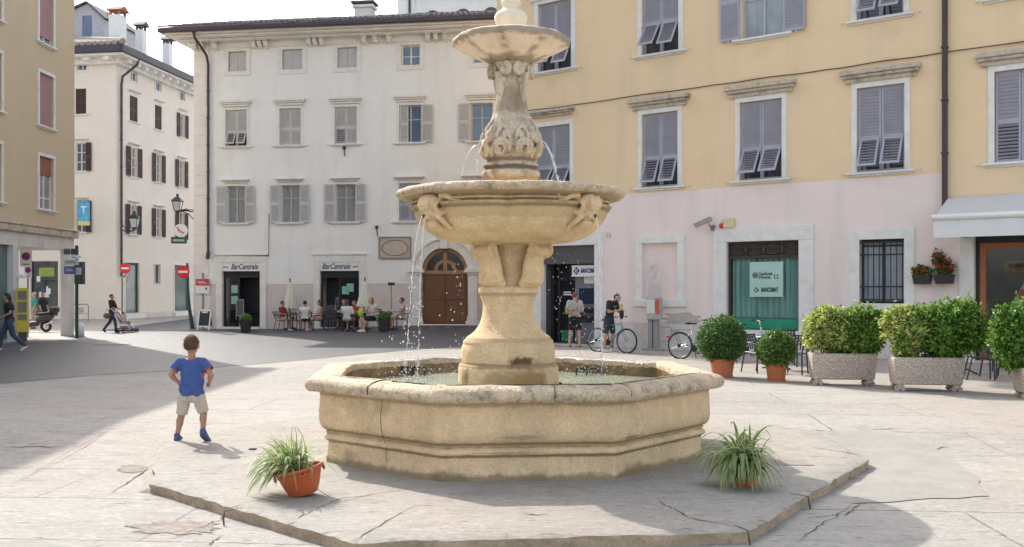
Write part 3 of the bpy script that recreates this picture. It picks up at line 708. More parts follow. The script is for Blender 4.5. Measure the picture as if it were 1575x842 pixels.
# ================================================================ tower-like building behind
Tf=Facade('arched_loggia_building','tall pale building with round arched openings rising behind the bar roof',((611-CX)/F*74,74),-3)
r=Tf.root; mb=MB(); z1=24.3
mb.box((0,0,0),(1.3,14,z1+1)); mb.box((1.3,.25,0),(14,14,z1)); mb.build('wall',M_white,r)
mb=MB(); mb.box((1.0,-.6,z1),(14.5,14.5,z1+.3)); mb.build('eave',M_roof,r)
mb=MB(); mb.tube([(.95,-.1,20),(.95,-.1,z1)],.09,8); mb.build('downpipe',M_pipe,r)
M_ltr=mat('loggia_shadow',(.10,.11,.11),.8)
for px,py in((665,15),(712,12.5),(755,10)):
    u_,z_=Tf.uz(px,py); m_=MB(); pts=[]; rr=.62
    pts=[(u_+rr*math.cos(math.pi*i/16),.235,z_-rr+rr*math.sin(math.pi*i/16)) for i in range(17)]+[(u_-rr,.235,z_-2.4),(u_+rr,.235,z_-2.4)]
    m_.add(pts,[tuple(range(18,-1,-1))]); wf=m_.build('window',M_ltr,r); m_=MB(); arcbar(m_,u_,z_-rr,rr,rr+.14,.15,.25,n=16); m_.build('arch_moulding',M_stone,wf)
# ================================================================ yellow building
Yf=Facade('yellow_building','large yellow and pink building with violet grey shutters on the right of the square',(-.52,33.45),-37)
r=Yf.root; C=Yf.rect; YL=30; zt=14.6
def shift(q,dz): return [q[0],q[1],q[2]+dz,q[3]+dz]
mid=[C(824,193,877,290),C(987.6,174,1042.8,288),C(1138,157,1203,279),C(1318,131,1391.6,266),C(1529.5,105,1612,254)]; level(mid)
up=[C(828,7,879,106),C(987.6,-20,1044,83),C(1141,-50,1205,60),C(1318,-90,1390,24)]
up.append([mid[4][0],mid[4][1],0,0])
z0=sum(C_[2] for C_ in up[:4])/4
hgt=mid[0][3]-mid[0][2]
for q in up: q[2]=z0; q[3]=z0+hgt
top=[[q[0],q[1],z0+3.25,z0+3.25+1.5] for q in up]
atm=C(833,378,915,531); atm[2]=.05
blind=C(988.5,374,1042,460); green=C(1118,371,1229,508); barred=C(1322,368,1391,467); rdoor=C(1499,363,1640,560); rdoor[2]=.05
rdoor[3]=green[3]
hl=mid+up+top+[atm,blind,green,barred,rdoor]
zb=(Yf.uz(964,298)[1]+Yf.uz(1450,268)[1])/2; up_=Yf.uz(1455,200)[0]; zb2=Yf.uz(1500,303)[1]
for q in mid+up[:4]:
    um_=(q[0]+q[1])/2
    blotch(M_yel,(um_+random.uniform(-.3,.3),0,q[2]-.42),.13,(.70,.55,.35),.4,(.42,1,.55),5)
    blotch(M_yel,(um_+random.uniform(-.3,.3),0,q[3]+.62),.10,(.64,.48,.29),.45,(.25,1,.9),6)
wall('wall',M_yel,r,0,up_,zb,zt,hl,depth=.25); wall('wall',M_yel,r,up_,YL,zb2,zt,hl,depth=.25)
wall('pink_wall',M_pink,r,0,up_,.78,zb,hl,depth=.25); wall('pink_wall',M_pink,r,up_,YL,.78,zb2,hl,depth=.25)
wall('base_wall',M_socle,r,0,YL,-.3,.78,hl,y=-.03,depth=.28)
sb=MB(); sb.box((0,-.03,.78),(YL,-.0,.80))
mb=MB(); mb.box((0.01,1.2,-.3),(YL-.01,16,zt)); mb.box((.01,.02,-.3),(.3,1.2,zt)); mb.build('side_wall',M_yel,r)
mb=MB(); mb.box((-.6,-.7,zt),(YL+.4,17,zt+.25)); mb.box((-.8,-.95,zt+.25),(YL+.6,17,zt+.45)); mb.build('cornice',M_stone,r,bevel=.02)
tile_roof('roof',M_roof,r,-.8,YL+.6,-.95,8,zt+.47,zt+3)
mb=MB(); mb.add([(-.8,17,zt+.45),(YL+.6,17,zt+.45),(YL+.6,8,zt+3),(-.8,8,zt+3)],[(0,1,2,3)]); mb.build('rear_roof',M_roof,r)
for i,q in enumerate(mid):
    k='flap' if i<4 else 'closed'
    window(r,q,M_frg,M_glass,y=.16,shut=k,sm_=M_shy,flap=31,flapfrac=.40,lintel=(.42,.14 ,.33) if i else (.2,.3,.22),sill=.26,surround=.135,lm=M_stoned,stone=M_stone,louv_open=2,curtain=M_frw if i<4 else None)
for i,q in enumerate(up):
    k=['flap','flap','open','flap','closed'][i]
    window(r,q,M_frg,M_glassp if k=='open' else M_glass,y=.16,shut=k,sm_=M_shy,flap=33,flapfrac=.42,lintel=(.42,.12,.34),sill=.27,surround=.15 if k!='open' else .1,stone=M_stone,trans=.5)
for q in top: window(r,q,M_frg,M_glass,y=.16,shut='closed',sm_=M_shy,surround=.12,stone=M_stone)
# cable and downpipe
pts=[]
for px,py in((764,178),(880,162),(1100,131),(1270,108),(1448,82)):
    u_,z_=Yf.uz(px,py); pts.append((u_,-.03,z_))
fine=[]
for a,b in zip(pts,pts[1:]):
    for k in range(8):
        p=Vector(a).lerp(Vector(b),k/8); fine.append(p+Vector((0,0,-.012*math.sin(k/8*math.pi*3))))
u2,z2=Yf.uz(1575,67); fine+=[Vector(pts[-1])]; 
cb=MB(); cb.tube(fine+[Vector((up_+.1,-.05,pts[-1][2])),Vector((YL-1,-.03,pts[-1][2]-.05))],.013,6); cb.build('wall_cable',M_iron,r)
downpipe(r,[(up_,-.9,zt+.3),(up_,-.75,zt-.2),(up_,-.14,zt-.9),(up_,-.12,zt-1.4),(up_,-.12,Yf.uz(1453,318)[1])],.07,M_pipe)
# ATM alcove
u0,u1,z0,z1=atm; y=.75
mb=MB(); mb.box((u0-.02,y+.02,z0),(u1+.02,y+.1,z1)); mb.build('alcove_back',mat('alcove_dark',(.045,.048,.052),.35,.2,2),r)
mb=MB(); mb.box((u0,.2,z0-.1),(u1,y,z0+.02)); mb.box((u0,.26,z0),(u0+.02,y,z1)); mb.box((u1-.02,.26,z0),(u1,y,z1)); mb.box((u0,.26,z1-.02),(u1,y,z1)); mb.build('alcove_lining',mat('alcove_metal',(.10,.10,.105),.5),r)
mb=MB(); zsb=Yf.uz(875,406)[1]; mb.box((u0,.12,zsb),(u1,.24,z1))
for k in range(9): mb.box((u0,.10,zsb+.04+k*(z1-zsb)/9),(u1,.12,zsb+.04+(k+.55)*(z1-zsb)/9))
mb.build('roller_shutter',mat('roller_grey',(.13,.13,.13),.6,.15,8),r)
ud=Yf.uz(874,HY)[0]; u8=Yf.uz(845,HY)[0]
mb=MB(); mb.box((u0+.05,.5,z0),(u0+.14,.6,zsb)); mb.box((u8,.5,z0),(u8+.09,.6,zsb)); mb.box((ud-.12,.5,z0),(ud-.03,.6,zsb)); mb.box((u8+.09,.5,2.1),(ud-.12,.6,2.2)); gd=mb.build('glass_door',M_iron,r)
mb=MB(); mb.box((u8+.09,.55,z0),(ud-.12,.56,2.1)); mb.build('pane',M_sgl,gd)
mb=MB(); mb.box((u8+.12,.535,z0+.05),(ud-.16,.545,z0+.42)); mb.build('green_strip',mat('green_paint',(.02,.22,.12),.5),gd)
mb=MB(); mb.box((u8+.25,.535,1.0),(ud-.2,.545,1.22)); mb.build('notice',mat('lime_notice',(.28,.42,.08),.5),gd)
for z_,h_ in((1.62,.05),(1.7,.04)): 
    mb=MB(); mb.box((u8+.2,.535,z_),(ud-.25,.545,z_+h_)); mb.build('notice',M_paper,gd)
mb=MB(); mb.box((ud,.42,z0),(u1-.03,.6,zsb)); ap=mb.build('cash_machine',mat('atm_panel',(.20,.21,.235),.4,.1,3),r)
mb=MB(); mb.box((ud+.15,.40,1.35),(u1-.12,.42,1.85)); mb.build('screen',mat('atm_screen',(.03,.04,.07),.15),ap)
mb=MB(); mb.box((ud+.15,.30,1.12),(u1-.12,.42,1.22)); mb.box((ud+.2,.38,.75),(u1-.3,.42,.95)); mb.build('keypad',M_iron,ap)
mb=MB(); mb.box((ud+.35,.395,2.0),(u1-.22,.41,2.36)); mb.build('notice',M_paper,ap)
mb=MB(); mb.box((ud+.02,.36,1.02),(u1-.05,.42,1.09)); mb.build('trim',M_navy,ap)
q=C(875,408,915,425.5); mb=MB(); mb.box((ud,.22,q[2]),(u1,.30,q[3])); sg=mb.build('cash_machine_sign',M_paper,r)
def bank_logo(par,x,y,z,s,m):
    mb=MB(); a=s
    mb.add([(x-a,y,z),(x,y,z-a),(x+a,y,z),(x,y,z+a)],[(0,1,2,3)]); mb.build('emblem',m,par)
    mb=MB()
    for k in(-1,0,1): mb.box((x-a*.35,y-.004,z+k*a*.32-a*.07),(x+a*.35,y-.002,z+k*a*.32+a*.07))
    mb.box((x-a*.45,y-.004,z-.3*a),(x-a*.3,y-.002,z+.3*a)); mb.build('emblem',M_paper,par)
hh=(q[2]+q[3])/2; wd=u1-ud
bank_logo(sg,ud+wd*.17,.216,hh,.13,M_navy); text('BANCOMAT',.20,(ud+wd*.63,.216,hh),sg,M_navy,shear=.2,bold=.008,width=wd*.62)
mb=MB(); q0=.33
u0,u1,z0,z1=atm; mb.box((u0-q0,-.05,-.1),(u0,0,z1)); mb.box((u1,-.05,-.1),(u1+q0,0,z1)); mb.box((u0-q0,-.055,z1),(u1+q0,0,z1+.42)); mb.build('door_surround',M_stone,r,bevel=.01)
# blind window
u0,u1,z0,z1=blind; mb=MB(); mb.box((u0,.12,z0),(u1,.2,z1)); bw=mb.build('blind_window',M_pink,r)
mb=MB(); mb.box((u0-.24,-.04,z0),(u0,0,z1)); mb.box((u1,-.04,z0),(u1+.24,0,z1)); mb.box((u0-.24,-.044,z1),(u1+.24,0,z1+.22)); mb.box((u0-.3,-.07,z0-.24),(u1+.3,0,z0)); mb.build('surround',M_stone,bw,bevel=.01)
# green window
u0,u1,z0,z1=green; zg=Yf.uz(1173,397)[1]
mb=MB(); mb.box((u0-.42,-.05,-.1),(u0,0,z1)); mb.box((u1,-.05,-.1),(u1+.42,0,z1)); mb.box((u0-.42,-.055,z1),(u1+.42,0,z1+.42)); mb.box((u0-.1,-.08,z0-.14),(u1+.1,.2,z0)); mb.build('door_surround',M_stone,r,bevel=.01)
mb=MB(); t=.07; mb.box((u0,.1,z0),(u0+t,.2,zg)); mb.box((u1-t,.1,z0),(u1,.2,zg)); mb.box((u0,.08,zg),(u1,.2,zg+.08)); mb.box((u0,.12,z1-.06),(u1,.2,z1))
gw=mb.build('shop_window',mat('dark_bronze',(.05,.035,.03),.5,.2,8),r)
mb=MB(); mb.box((u0+t,.3,z0),(u1-t,.32,zg))
M_gcurt=mat('green_curtain',(.13,.30,.26),.35,.10,1,streak=((.07,.18,.16),5,.9),spec=.6); mb.build('pane',M_gcurt,gw)
mb=MB(); n=40
cv=[(u0+t+(u1-u0-2*t)*k/n,.26+.02*math.sin(k*1.9),0) for k in range(n+1)]
mb.add([(x,yy,z0+.35) for x,yy,_ in cv]+[(x,yy,zg) for x,yy,_ in cv],[(k,k+1,n+2+k,n+1+k) for k in range(n)]); mb.build('curtain',M_gcurt,gw)
mb=MB(); mb.box((u0+t,.2,z0+.02),(u1-t,.22,z0+.30)); mb.build('green_strip',mat('green_board',(.02,.30,.17),.5),gw)
mb=MB(); mb.box((u0,.15,zg+.08),(u1,.17,z1-.06)); mb.build('grille_back',M_dark,gw)
mb=MB()
ww=(u1-u0)/4; hz=(z1-.06-zg-.08)
for k in range(4):
    cx=u0+ww*(k+.5); cz=(z1+zg)/2+.01
    for rr in(.42,.28,.14): mb.tube([(cx+ww*.46*rr/.42*math.cos(t_*math.pi/10),.11,cz+hz*.40*rr/.42*math.sin(t_*math.pi/10)) for t_ in range(20)],.014,5,closed=True)
    mb.tube([(u0+ww*k,.11,zg+.08),(u0+ww*k,.11,z1-.06)],.016,5)
mb.build('iron_grille',mat('bronze_grille',(.11,.075,.06),.5,.3,9),gw)
q=C(1151.7,403,1203,457); mb=MB(); mb.box((q[0],.06,q[2]),(q[1],.085,q[3])); 
sg=mb.build('bank_sign',mat('pale_green_sign',(.42,.62,.55),.4,.03,1),gw)
M_gink=mat('dark_green_ink',(.02,.07,.06),.5); sx=(q[0]+q[1])/2; sw=q[1]-q[0]; hz=q[3]-q[2]
bank_logo(sg,q[0]+sw*.20,.056,q[2]+hz*.20,.085,M_gink); text('BANCOMAT',.17,(q[0]+sw*.60,.056,q[2]+hz*.20),sg,M_gink,shear=.2,bold=.008,width=sw*.52)
text('sportello bancomat',.05,(q[0]+sw*.5,.056,q[2]+hz*.10),sg,M_gink,width=sw*.32) if False else None
text('CassaRurale',.14,(q[0]+sw*.48,.056,q[2]+hz*.66),sg,M_gink,bold=.002,width=sw*.42); text('di Rovereto',.13,(q[0]+sw*.46,.056,q[2]+hz*.56),sg,M_gink,bold=.002,width=sw*.36)
mb=MB(); mb.tube([(q[0]+sw*.17+.07*math.cos(t_*math.pi/8),.056,q[2]+hz*.62+.07*math.sin(t_*math.pi/8)) for t_ in range(16)],.016,5,closed=True); mb.ell((q[0]+sw*.17,.056,q[2]+hz*.62),(.04,.004,.04),8,5); mb.build('emblem',mat('brown_ink',(.15,.07,.05),.5),sg)
mb=MB(); a=q[0]+sw*.80; b=q[2]+hz*.58; mb.tube([(a-.05,.056,b-.05),(a+.05,.056,b-.05),(a+.05,.056,b+.05),(a-.05,.056,b+.05)],.012,5,closed=True); mb.build('emblem',M_gink,sg)
# barred window
u0,u1,z0,z1=barred
wo=window(r,barred,M_iron,M_glassp,y=.18,stone=M_stone,surround=.26,muntin=1,trans=.9)
mb=MB(); 
for k in range(8): x=u0+.06+(u1-u0-.12)*k/7; mb.tube([(x,.05,z0),(x,.05,z1)],.014,6)
for zz_ in(z0+.1,z0+(z1-z0)*.26,z0+(z1-z0)*.76,z1-.08): mb.box((u0,.035,zz_-.018),(u1,.065,zz_+.018))
mb.build('iron_bars',M_iron,wo)
# doorway on the right with orange wood frame
u0,u1,z0,z1=rdoor
mb=MB(); zf=z1-.22; mb.box((u0+.1,.12,z0),(u0+.24,.22,zf)); mb.box((u0+.24,.12,zf-.14),(u1,.22,zf)); mb.box((u1-.2,.12,z0),(u1,.22,zf-.14)); dr=mb.build('shop_door',M_orange,r)
mb=MB(); mb.box((u0+.02,.12,z0),(u0+.1,.25,z1)); mb.box((u0+.1,.13,zf),(u1,.25,z1)); mb.build('door_frame',M_iron,dr)
M_rg=mat('shop_glass_reflective',(.03,.035,.035),.04,.4,1.2,spec=.9)
mb=MB(); mb.box((u0+.24,.16,z0),(u1-.2,.17,zf-.14)); mb.build('pane',M_rg,dr)
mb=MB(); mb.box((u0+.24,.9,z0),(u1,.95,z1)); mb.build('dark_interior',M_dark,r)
ua_=Yf.uz(1475,HY)[0]; mb=MB(); mb.box((ua_,-.05,-.1),(u0,0,z1+.05)); mb.box((ua_,-.055,z1+.05),(YL-2,0,z1+.3)); mb.build('door_surround',M_stone,r,bevel=.01)
q=C(1512,420,1575,520); mb=MB(); mb.add([(u0+.4,.155,z0+.7),(u0+1.7,.155,z0+.7),(u0+1.7,.155,z0+1.9),(u0+1.15,.155,z0+2.05)],[(0,1,2,3)]); mb.build('poster',mat('poster_grey',(.20,.20,.20),.4,.1,2),dr)
mb=MB()
for k in range(24):
    a=random.uniform(0,6.3); mb.ell((u0+1.05+random.uniform(-.12,.12),.15,z0+1.6+random.uniform(-.1,.15)),(.05,.004,.045),8,5)
mb.build('poster_picture',mat('poster_red',(.22,.06,.03),.5),dr)
# a peeled plaster patch, lines, number plate
mb=MB(); c=Yf.uz(1052,490); pts=[]
for i in range(46):
    th=2*math.pi*i/46; q_=1+.9*noise.noise(Vector((math.cos(th)*2.2,math.sin(th)*2.2,5))); pts.append((c[0]+.62*q_*math.cos(th),-.004,c[1]+.16*q_*math.sin(th)*(1.5 if math.sin(th)<0 and math.cos(th)<0 else 1)))
mb.add(pts,[tuple(range(46))]); mb.build('peeled_plaster',mat('bare_render',(.52,.455,.40),.95,.15,6,bump=.4),r)
c=Yf.uz(936,363); text('53',.20,(c[0],-.006,c[1]),r,mat('faded_ink',(.40,.33,.32),.8),name='house_number')
# ================================================================ cream building at the back left
KX=(178-CX)/F*60; KA=math.degrees(math.atan2(1,.146))
Kf=Facade('cream_building','cream building with dark brown shutters and dark eaves on the street corner behind the boy',(KX,60),KA)
r=Kf.root; C=Kf.rect; KL=26; zt=15.9; KW=24
K1=[C(200.6,110,211,123),C(239,126.5,248,141),C(276,142.5,284,156)]
K2=[C(199.5,147,212,187),C(238.3,163,249,199.5),C(276,177,284,213)]
K3=[C(199.5,226,211,271),C(238.5,238,248,281),C(274,248,283,289)]
K4=[C(198.6,316,210,361),C(238.4,322,248,365),C(274,327,283,368)]
for rw in(K1,K2,K3,K4): level(rw)
s1=C(192.5,405,214,482); s2=C(268,408,291,480); sw_=C(237,407,246.5,437); s1[2]=s2[2]=.25; s1[3]=s2[3]=(s1[3]+s2[3])/2
# the front face is a second facade on the same building, in its own frame
Kfront=MB()
def fr(px,py):      # front plane through the corner, perpendicular to the side face
    a=R(KA-90); d=(math.cos(a),math.sin(a)); k=(px-CX)/F; u=(k*60-KX)/(d[0]-k*d[1]); Y=60+u*d[1]
    return u,H-(py-HY)/F*Y
def FR(x0,y0,x1,y1): xc=(x0+x1)/2; return [fr(x0,HY)[0],fr(x1,HY)[0],fr(xc,y1)[1],fr(xc,y0)[1]]
wall('wall',M_cream,r,0,KL,-.5,zt,K1+K2+K3+K4+[s1,s2,sw_])
front=bpy.data.objects.new('front_wing',None); COL.objects.link(front); front.parent=r; front.rotation_euler=(0,0,-R(90))
E1=[FR(118.6,98,133.6,108.7)]; E2=[FR(116,136.5,132.5,176)]; E3=[FR(116,220,132.5,263.7)]; E4=[FR(116,310,132.5,358)]
for o_ in(-3.3,-6.6):
    for e_ in(E1,E2,E3,E4): e_.append([e_[0][0]+o_,e_[0][1]+o_,e_[0][2],e_[0][3]])
e5=FR(113,403,131,437.6); e6=FR(47,402,89,482); e6[2]=.2
wall('front_wall',M_cream,front,-KW,0,-.5,zt,E1+E2+E3+E4+[e5,e6])
mb=MB(); mb.box((.3,.4,-.5),(KL,KW,zt)); mb.build('inner_wall',M_cream,r)
mb=MB(); st=.5
mb.box((-1.0,-1.0,zt+.0),(KL,KW,zt+.12)); mb.box((-.35,-.35,zt-.35),(KL,KW,zt)); mb.build('soffit',M_stone,r)
mb=MB()
for k in range(26): mb=MB(); mb.box((k*1.0+.2,-.8,zt-.22),(k*1.0+.5,-.3,zt)); mb.build('corbel',M_stone,r)
for k in range(18): mb=MB(); mb.box((-.8,k*1.3,zt-.22),(-.3,k*1.3+.35,zt)); mb.build('corbel',M_stone,r)
mb=MB(); mb.box((-1.15,-1.15,zt+.12),(KL,-.95,zt+.62)); mb.box((-1.15,-.95,zt+.12),(-.95,KW,zt+.62)); mb.build('gutter',M_gut,r,bevel=.05)
# hipped roof, front slope tiles paler, sunshine put into their colour
mb=MB(); zr=zt+2.6
mb.add([(-1.1,-1.1,zt+.6),(KL,-1.1,zt+.6),(KL,7,zr),(5,7,zr),(5,KW,zr),(-1.1,KW,zt+.6)],[(0,1,2,3),(0,3,4,5)]); mb.build('roof',M_roof,r)
mb=MB(); n=34
for k in range(n):
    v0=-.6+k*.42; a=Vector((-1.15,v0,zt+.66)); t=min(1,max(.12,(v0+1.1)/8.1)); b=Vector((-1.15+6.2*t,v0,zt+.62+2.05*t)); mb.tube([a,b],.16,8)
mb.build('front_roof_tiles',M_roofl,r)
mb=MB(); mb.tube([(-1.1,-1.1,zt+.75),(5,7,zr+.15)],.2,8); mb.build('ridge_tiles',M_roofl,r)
def lo(px,py,Y):
    return r_inv@PP(px,py,Y)
bpy.context.view_layer.update(); r_inv=r.matrix_world.inverted()
for px,py,Y,w_,h_ in((181,52,62,.60,.75),(217,68,66,.42,.9),(258,88,70.5,.42,.9)):
    c=lo(px,py,Y); chimney(r,(c.x,max(c.y,.6),c.z),w_*1.4,w_*1.2,h_*1.0 if Y>63 else 1.1,M_white,M_roof if Y>63 else M_brick)
c=lo(143,44,65.5); mb=MB(); q=lo(118,44,66)
mb.add([(c.x-.4,c.y-1.0,c.z-1.6),(c.x-.4,c.y+4,c.z-1.6),(c.x-.4,c.y+4,c.z+.1),(c.x-.4,c.y+.1,c.z+1.55),(c.x-.4,c.y-1.0,c.z+.5),(c.x+4,c.y-1.0,c.z-1.6),(c.x+4,c.y+4,c.z-1.6),(c.x+4,c.y+4,c.z+.1),(c.x+4,c.y+.1,c.z+1.55),(c.x+4,c.y-1.0,c.z+.5)],[(0,4,3,2,1),(5,6,7,8,9),(0,5,9,4),(1,2,7,6)])
dm_=mb.build('dormer',mat('plaster_bluegrey',(.50,.50,.54),.9),r)
mb=MB(); mb.tube([(c.x-.6,c.y-1.2,c.z+.45),(c.x-.6,c.y+.1,c.z+1.62),(c.x-.6,c.y+4.2,c.z+.12)],.07,6); mb.add([(c.x-.6,c.y-1.25,c.z+.5),(c.x-.6,c.y+.1,c.z+1.65),(c.x+4,c.y+.1,c.z+1.65),(c.x+4,c.y-1.25,c.z+.5),(c.x-.6,c.y+4.2,c.z+.15),(c.x+4,c.y+4.2,c.z+.15)],[(0,1,2,3),(1,4,5,2)]); mb.build('dormer_roof',M_roof,dm_)
mb=MB(); mb.box((c.x-.44,c.y-.15,c.z-.6),(c.x-.40,c.y+.5,c.z+.75)); mb.build('window',M_glassb,dm_)
mb=MB(); a=lo(165,10,66); mb.tube([(a.x,a.y,a.z-2.5),(a.x,a.y,a.z+.35)],.025,5); mb.tube([(a.x,a.y-.3,a.z+.2),(a.x,a.y+.4,a.z+.05)],.02,4); mb.tube([(a.x,a.y-.2,a.z-.1),(a.x,a.y+.2,a.z-.15)],.015,4); mb.build('aerial',M_iron,r)
for q in K1: window(r,q,M_frw,M_glassb,y=.1,surround=.10,stone=M_stone,muntin=0)
for i,q in enumerate(K2): window(r,q,M_frw,M_glassl if i==2 else M_glass,y=.12,shut='open' if i==2 else 'closed',sm_=M_shb,sill=.15,lintel=(.15,.2,.12),stone=M_stone)
for q in K3: window(r,q,M_frw,M_glassl,y=.12,shut='open',sm_=M_shb,sill=.15,lintel=(.18,.12,.12),stone=M_stone,muntin=2)
for q in K4: window(r,q,M_frw,M_glassl,y=.12,shut='open',sm_=M_shb,sill=.15,lintel=(.18,.12,.12),stone=M_stone,muntin=2)
M_shopg=mat('shop_window_glass',(.10,.15,.15),.08,.35,1.2,spec=.8)
for q in(s1,s2):
    u0,u1,z0,z1=q; mb=MB(); mb.box((u0,.1,z0),(u0+.18,.2,z1)); mb.box((u1-.1,.1,z0),(u1,.2,z1)); mb.box((u0+.18,.1,z1-.15),(u1-.1,.2,z1)); mb.box((u0+.18,.1,z0),(u1-.1,.2,z0+.1)); so_=mb.build('shop_window',mat('dark_green_frame',(.03,.06,.055),.5),r)
    mb=MB(); mb.box((u0+.18,.14,z0+.1),(u1-.1,.15,z1-.15)); mb.build('pane',M_shopg,so_)
    mb=MB(); mb.box((u0-.12,-.03,z0),(u0,0,z1)); mb.box((u1,-.03,z0),(u1+.12,0,z1)); mb.box((u0-.12,-.034,z1),(u1+.12,0,z1+.12)); mb.box((u0-.3,-.3,-.3),(u1+.3,0,z0)); mb.build('surround',M_stone,so_)
window(r,sw_,M_frg,M_glass,y=.12,surround=.1,stone=M_stone,muntin=0)
downpipe(r,[(.9,-1.0,zt+.15),(.9,-.9,zt-.2),(.45,-.2,zt-1.0),(.4,-.15,zt-1.5),(.4,-.15,2.6)],.075,M_pipe)
mb=MB(); mb.box((0,-.06,-.5),(KL,0,.35)); mb.build('base_wall',M_socle,r)
for q in E1: window(front,q,M_frw,M_glassb,y=.1,surround=.12,stone=M_stone,muntin=0)
for q in E2: window(front,q,M_frw,M_glass,y=.12,shut='closed',sm_=M_shb,sill=.2,stone=M_stone)
for q in E3+E4: window(front,q,M_frw,M_glass,y=.12,shut='openR',sm_=M_shb,sill=.15,lintel=(.2,.12,.12),stone=M_stone,muntin=2)
window(front,e5,M_iron,M_glass,y=.1,muntin=0)
u0,u1,z0,z1=e6; mb=MB(); mb.box((u0,.1,z0),(u1,.2,z0+.2)); mb.box((u0,.1,z1-1.25),(u1,.2,z1-1.15)); 
for a in(u0,(u0+u1)/2-.06,u1-.12): mb.box((a,.1,z0+.2),(a+.12,.2,z1-1.25))
mb.box((u0,.1,z1-1.15),(u0+.1,.2,z1)); mb.box((u1-.1,.1,z1-1.15),(u1,.2,z1)); mb.box((u0,.1,z1),(u1,.2,z1+.01)); sh=mb.build('shop_window',M_iron,front)
mb=MB(); mb.box((u0,.14,z0+.2),(u1,.15,z1)); mb.build('pane',mat('shop_glass_dark',(.07,.085,.085),.1,.5,1.5,spec=.6),sh)
for k in range(7): a=u0+.3+random.random()*(u1-u0-.8); b=z0+.9+random.random()*1.2; mb=MB(); mb.box((a,.125-.006*k,b),(a+.25,.129-.006*k,b+.35)); mb.build('notice',M_paper,sh)
mb=MB(); mb.box((u0+.5,.09,z1-.95),(u1-.3,.13,z1-.4)); mb.build('shop_sign',mat('yellow_green_sign',(.30,.34,.06),.5,.3,6),sh)
# hanging banner
a=FR(121,309,137,347); bn=Facade.__new__(Facade)
k=(129-CX)/F; pb=PP(129,309,58.3)
t=thing('hanging_banner','light blue banner with yellow foot hanging in front of the cream corner building windows','banner',(pb.x,58.3,PP(0,347,58.3).z),R(12))
mb=MB(); hh=PP(0,309,58.3).z-PP(0,347,58.3).z; n=8
for (z0,z1,mi) in((.25,hh,0),(0,.25,1)):
    vs=[(-.32+.64*i/n,.04*math.sin(i*1.1),z) for z in(z0,z1) for i in range(n+1)]+[(-.32+.64*i/n,.02+.04*math.sin(i*1.1),z) for z in(z0,z1) for i in range(n+1)]
    mb.add(vs,[(i,i+1,n+2+i,n+1+i) for i in range(n)]+[(2*n+2+i,3*n+3+i,3*n+4+i,2*n+3+i) for i in range(n)],mi)
mb.build('cloth',[mat('banner_blue',(.10,.42,.68),.7,.35,5),mat('banner_yellow',(.72,.60,.25),.7,.1,5)],t)
text('T',.55,(0,-.05,hh*.62),t,M_paper,bold=.01); text('aiuta',.2,(0,-.05,hh*.36),t,M_paper,name='lettering') if False else None
mb=MB(); mb.tube([(-.38,0,hh),(.4,0,hh)],.02,6); mb.tube([(0,0,hh),(0,1.2,hh)],.02,6); mb.build('banner_pole',M_iron,t)
# ================================================================ olive building on the left
OX=-17.3; OY0=9.0
Of=Facade('olive_building','olive tan building with pink blinds standing on a ground floor arcade at the left edge',(OX,OY0),90)
r=Of.root; C=Of.rect; OL=38.9-OY0; zt=16.2
zc=3.95
ow=[C(60,118,82,196),C(60,-25,82,62),C(60,250,82,323)]
ww=ow[0][1]-ow[0][0]
cols_=[ow[0][0],Of.uz(2,HY)[0]-ww]
while cols_[-1]>3: cols_.append(cols_[-1]-(cols_[0]-cols_[1]))
zr_=[(ow[1][2],ow[1][3]),(ow[0][2],ow[0][3]),(ow[2][2],ow[2][3])]
print('olive rows',zr_,ww,cols_)
zz=[(8.05,9.95),(4.95,6.85),(11.15,13.05)]
zz=[(ow[0][2],ow[0][2]+1.95),(ow[2][2],ow[2][2]+1.95),(ow[0][2]*2-ow[2][2],ow[0][2]*2-ow[2][2]+1.95)]
ohs=[[c_,c_+ww,a,b] for c_ in cols_ for a,b in zz if a<zt-2.2]
wall('wall',M_olive,r,0,OL,zc,zt,ohs,depth=.2)
mb=MB(); mb.box((.01,.21,zc),(OL,11,zt)); mb.build('wall_body',M_olive,r)
mb=MB(); mb.box((-.3,-.35,zt),(OL+.3,11.3,zt+.3)); mb.build('flat_roof',M_stone,r)
mb=MB(); mb.box((-.1,-.12,zc-.12),(OL+.12,11,zc+.12)); mb.box((-.1,-.16,zc+.12),(OL+.16,11,zc+.2)); mb.build('string_course',M_stoned,r,bevel=.02)
M_blind=mat('pink_blind',(.40,.235,.225),.7,.06,2,streak=((.34,.20,.19),3,.3)); M_blindb=mat('brown_blind',(.30,.12,.08),.7,.06,2)
for c_ in cols_:
    for i,(a,b) in enumerate(zz):
        q=[c_,c_+ww,a,b]
        fo=window(r,q,M_frw,M_glassl,y=.10,surround=.11,sill=.13,stone=M_stone,muntin=1,trans=.22)
        mb=MB(); zl=a+(.05 if i!=1 else (b-a)*.66)
        if i==2: zl=a+.25
        nn=int((b-zl)/.05)
        for k in range(nn): mb.box((c_+.06,.055+.006*(k%2),zl+(b-zl)*k/nn),(c_+ww-.06,.085,zl+(b-zl)*(k+1)/nn-.004))
        mb.build('roller_blind',M_blindb if i==1 else M_blind,fo)
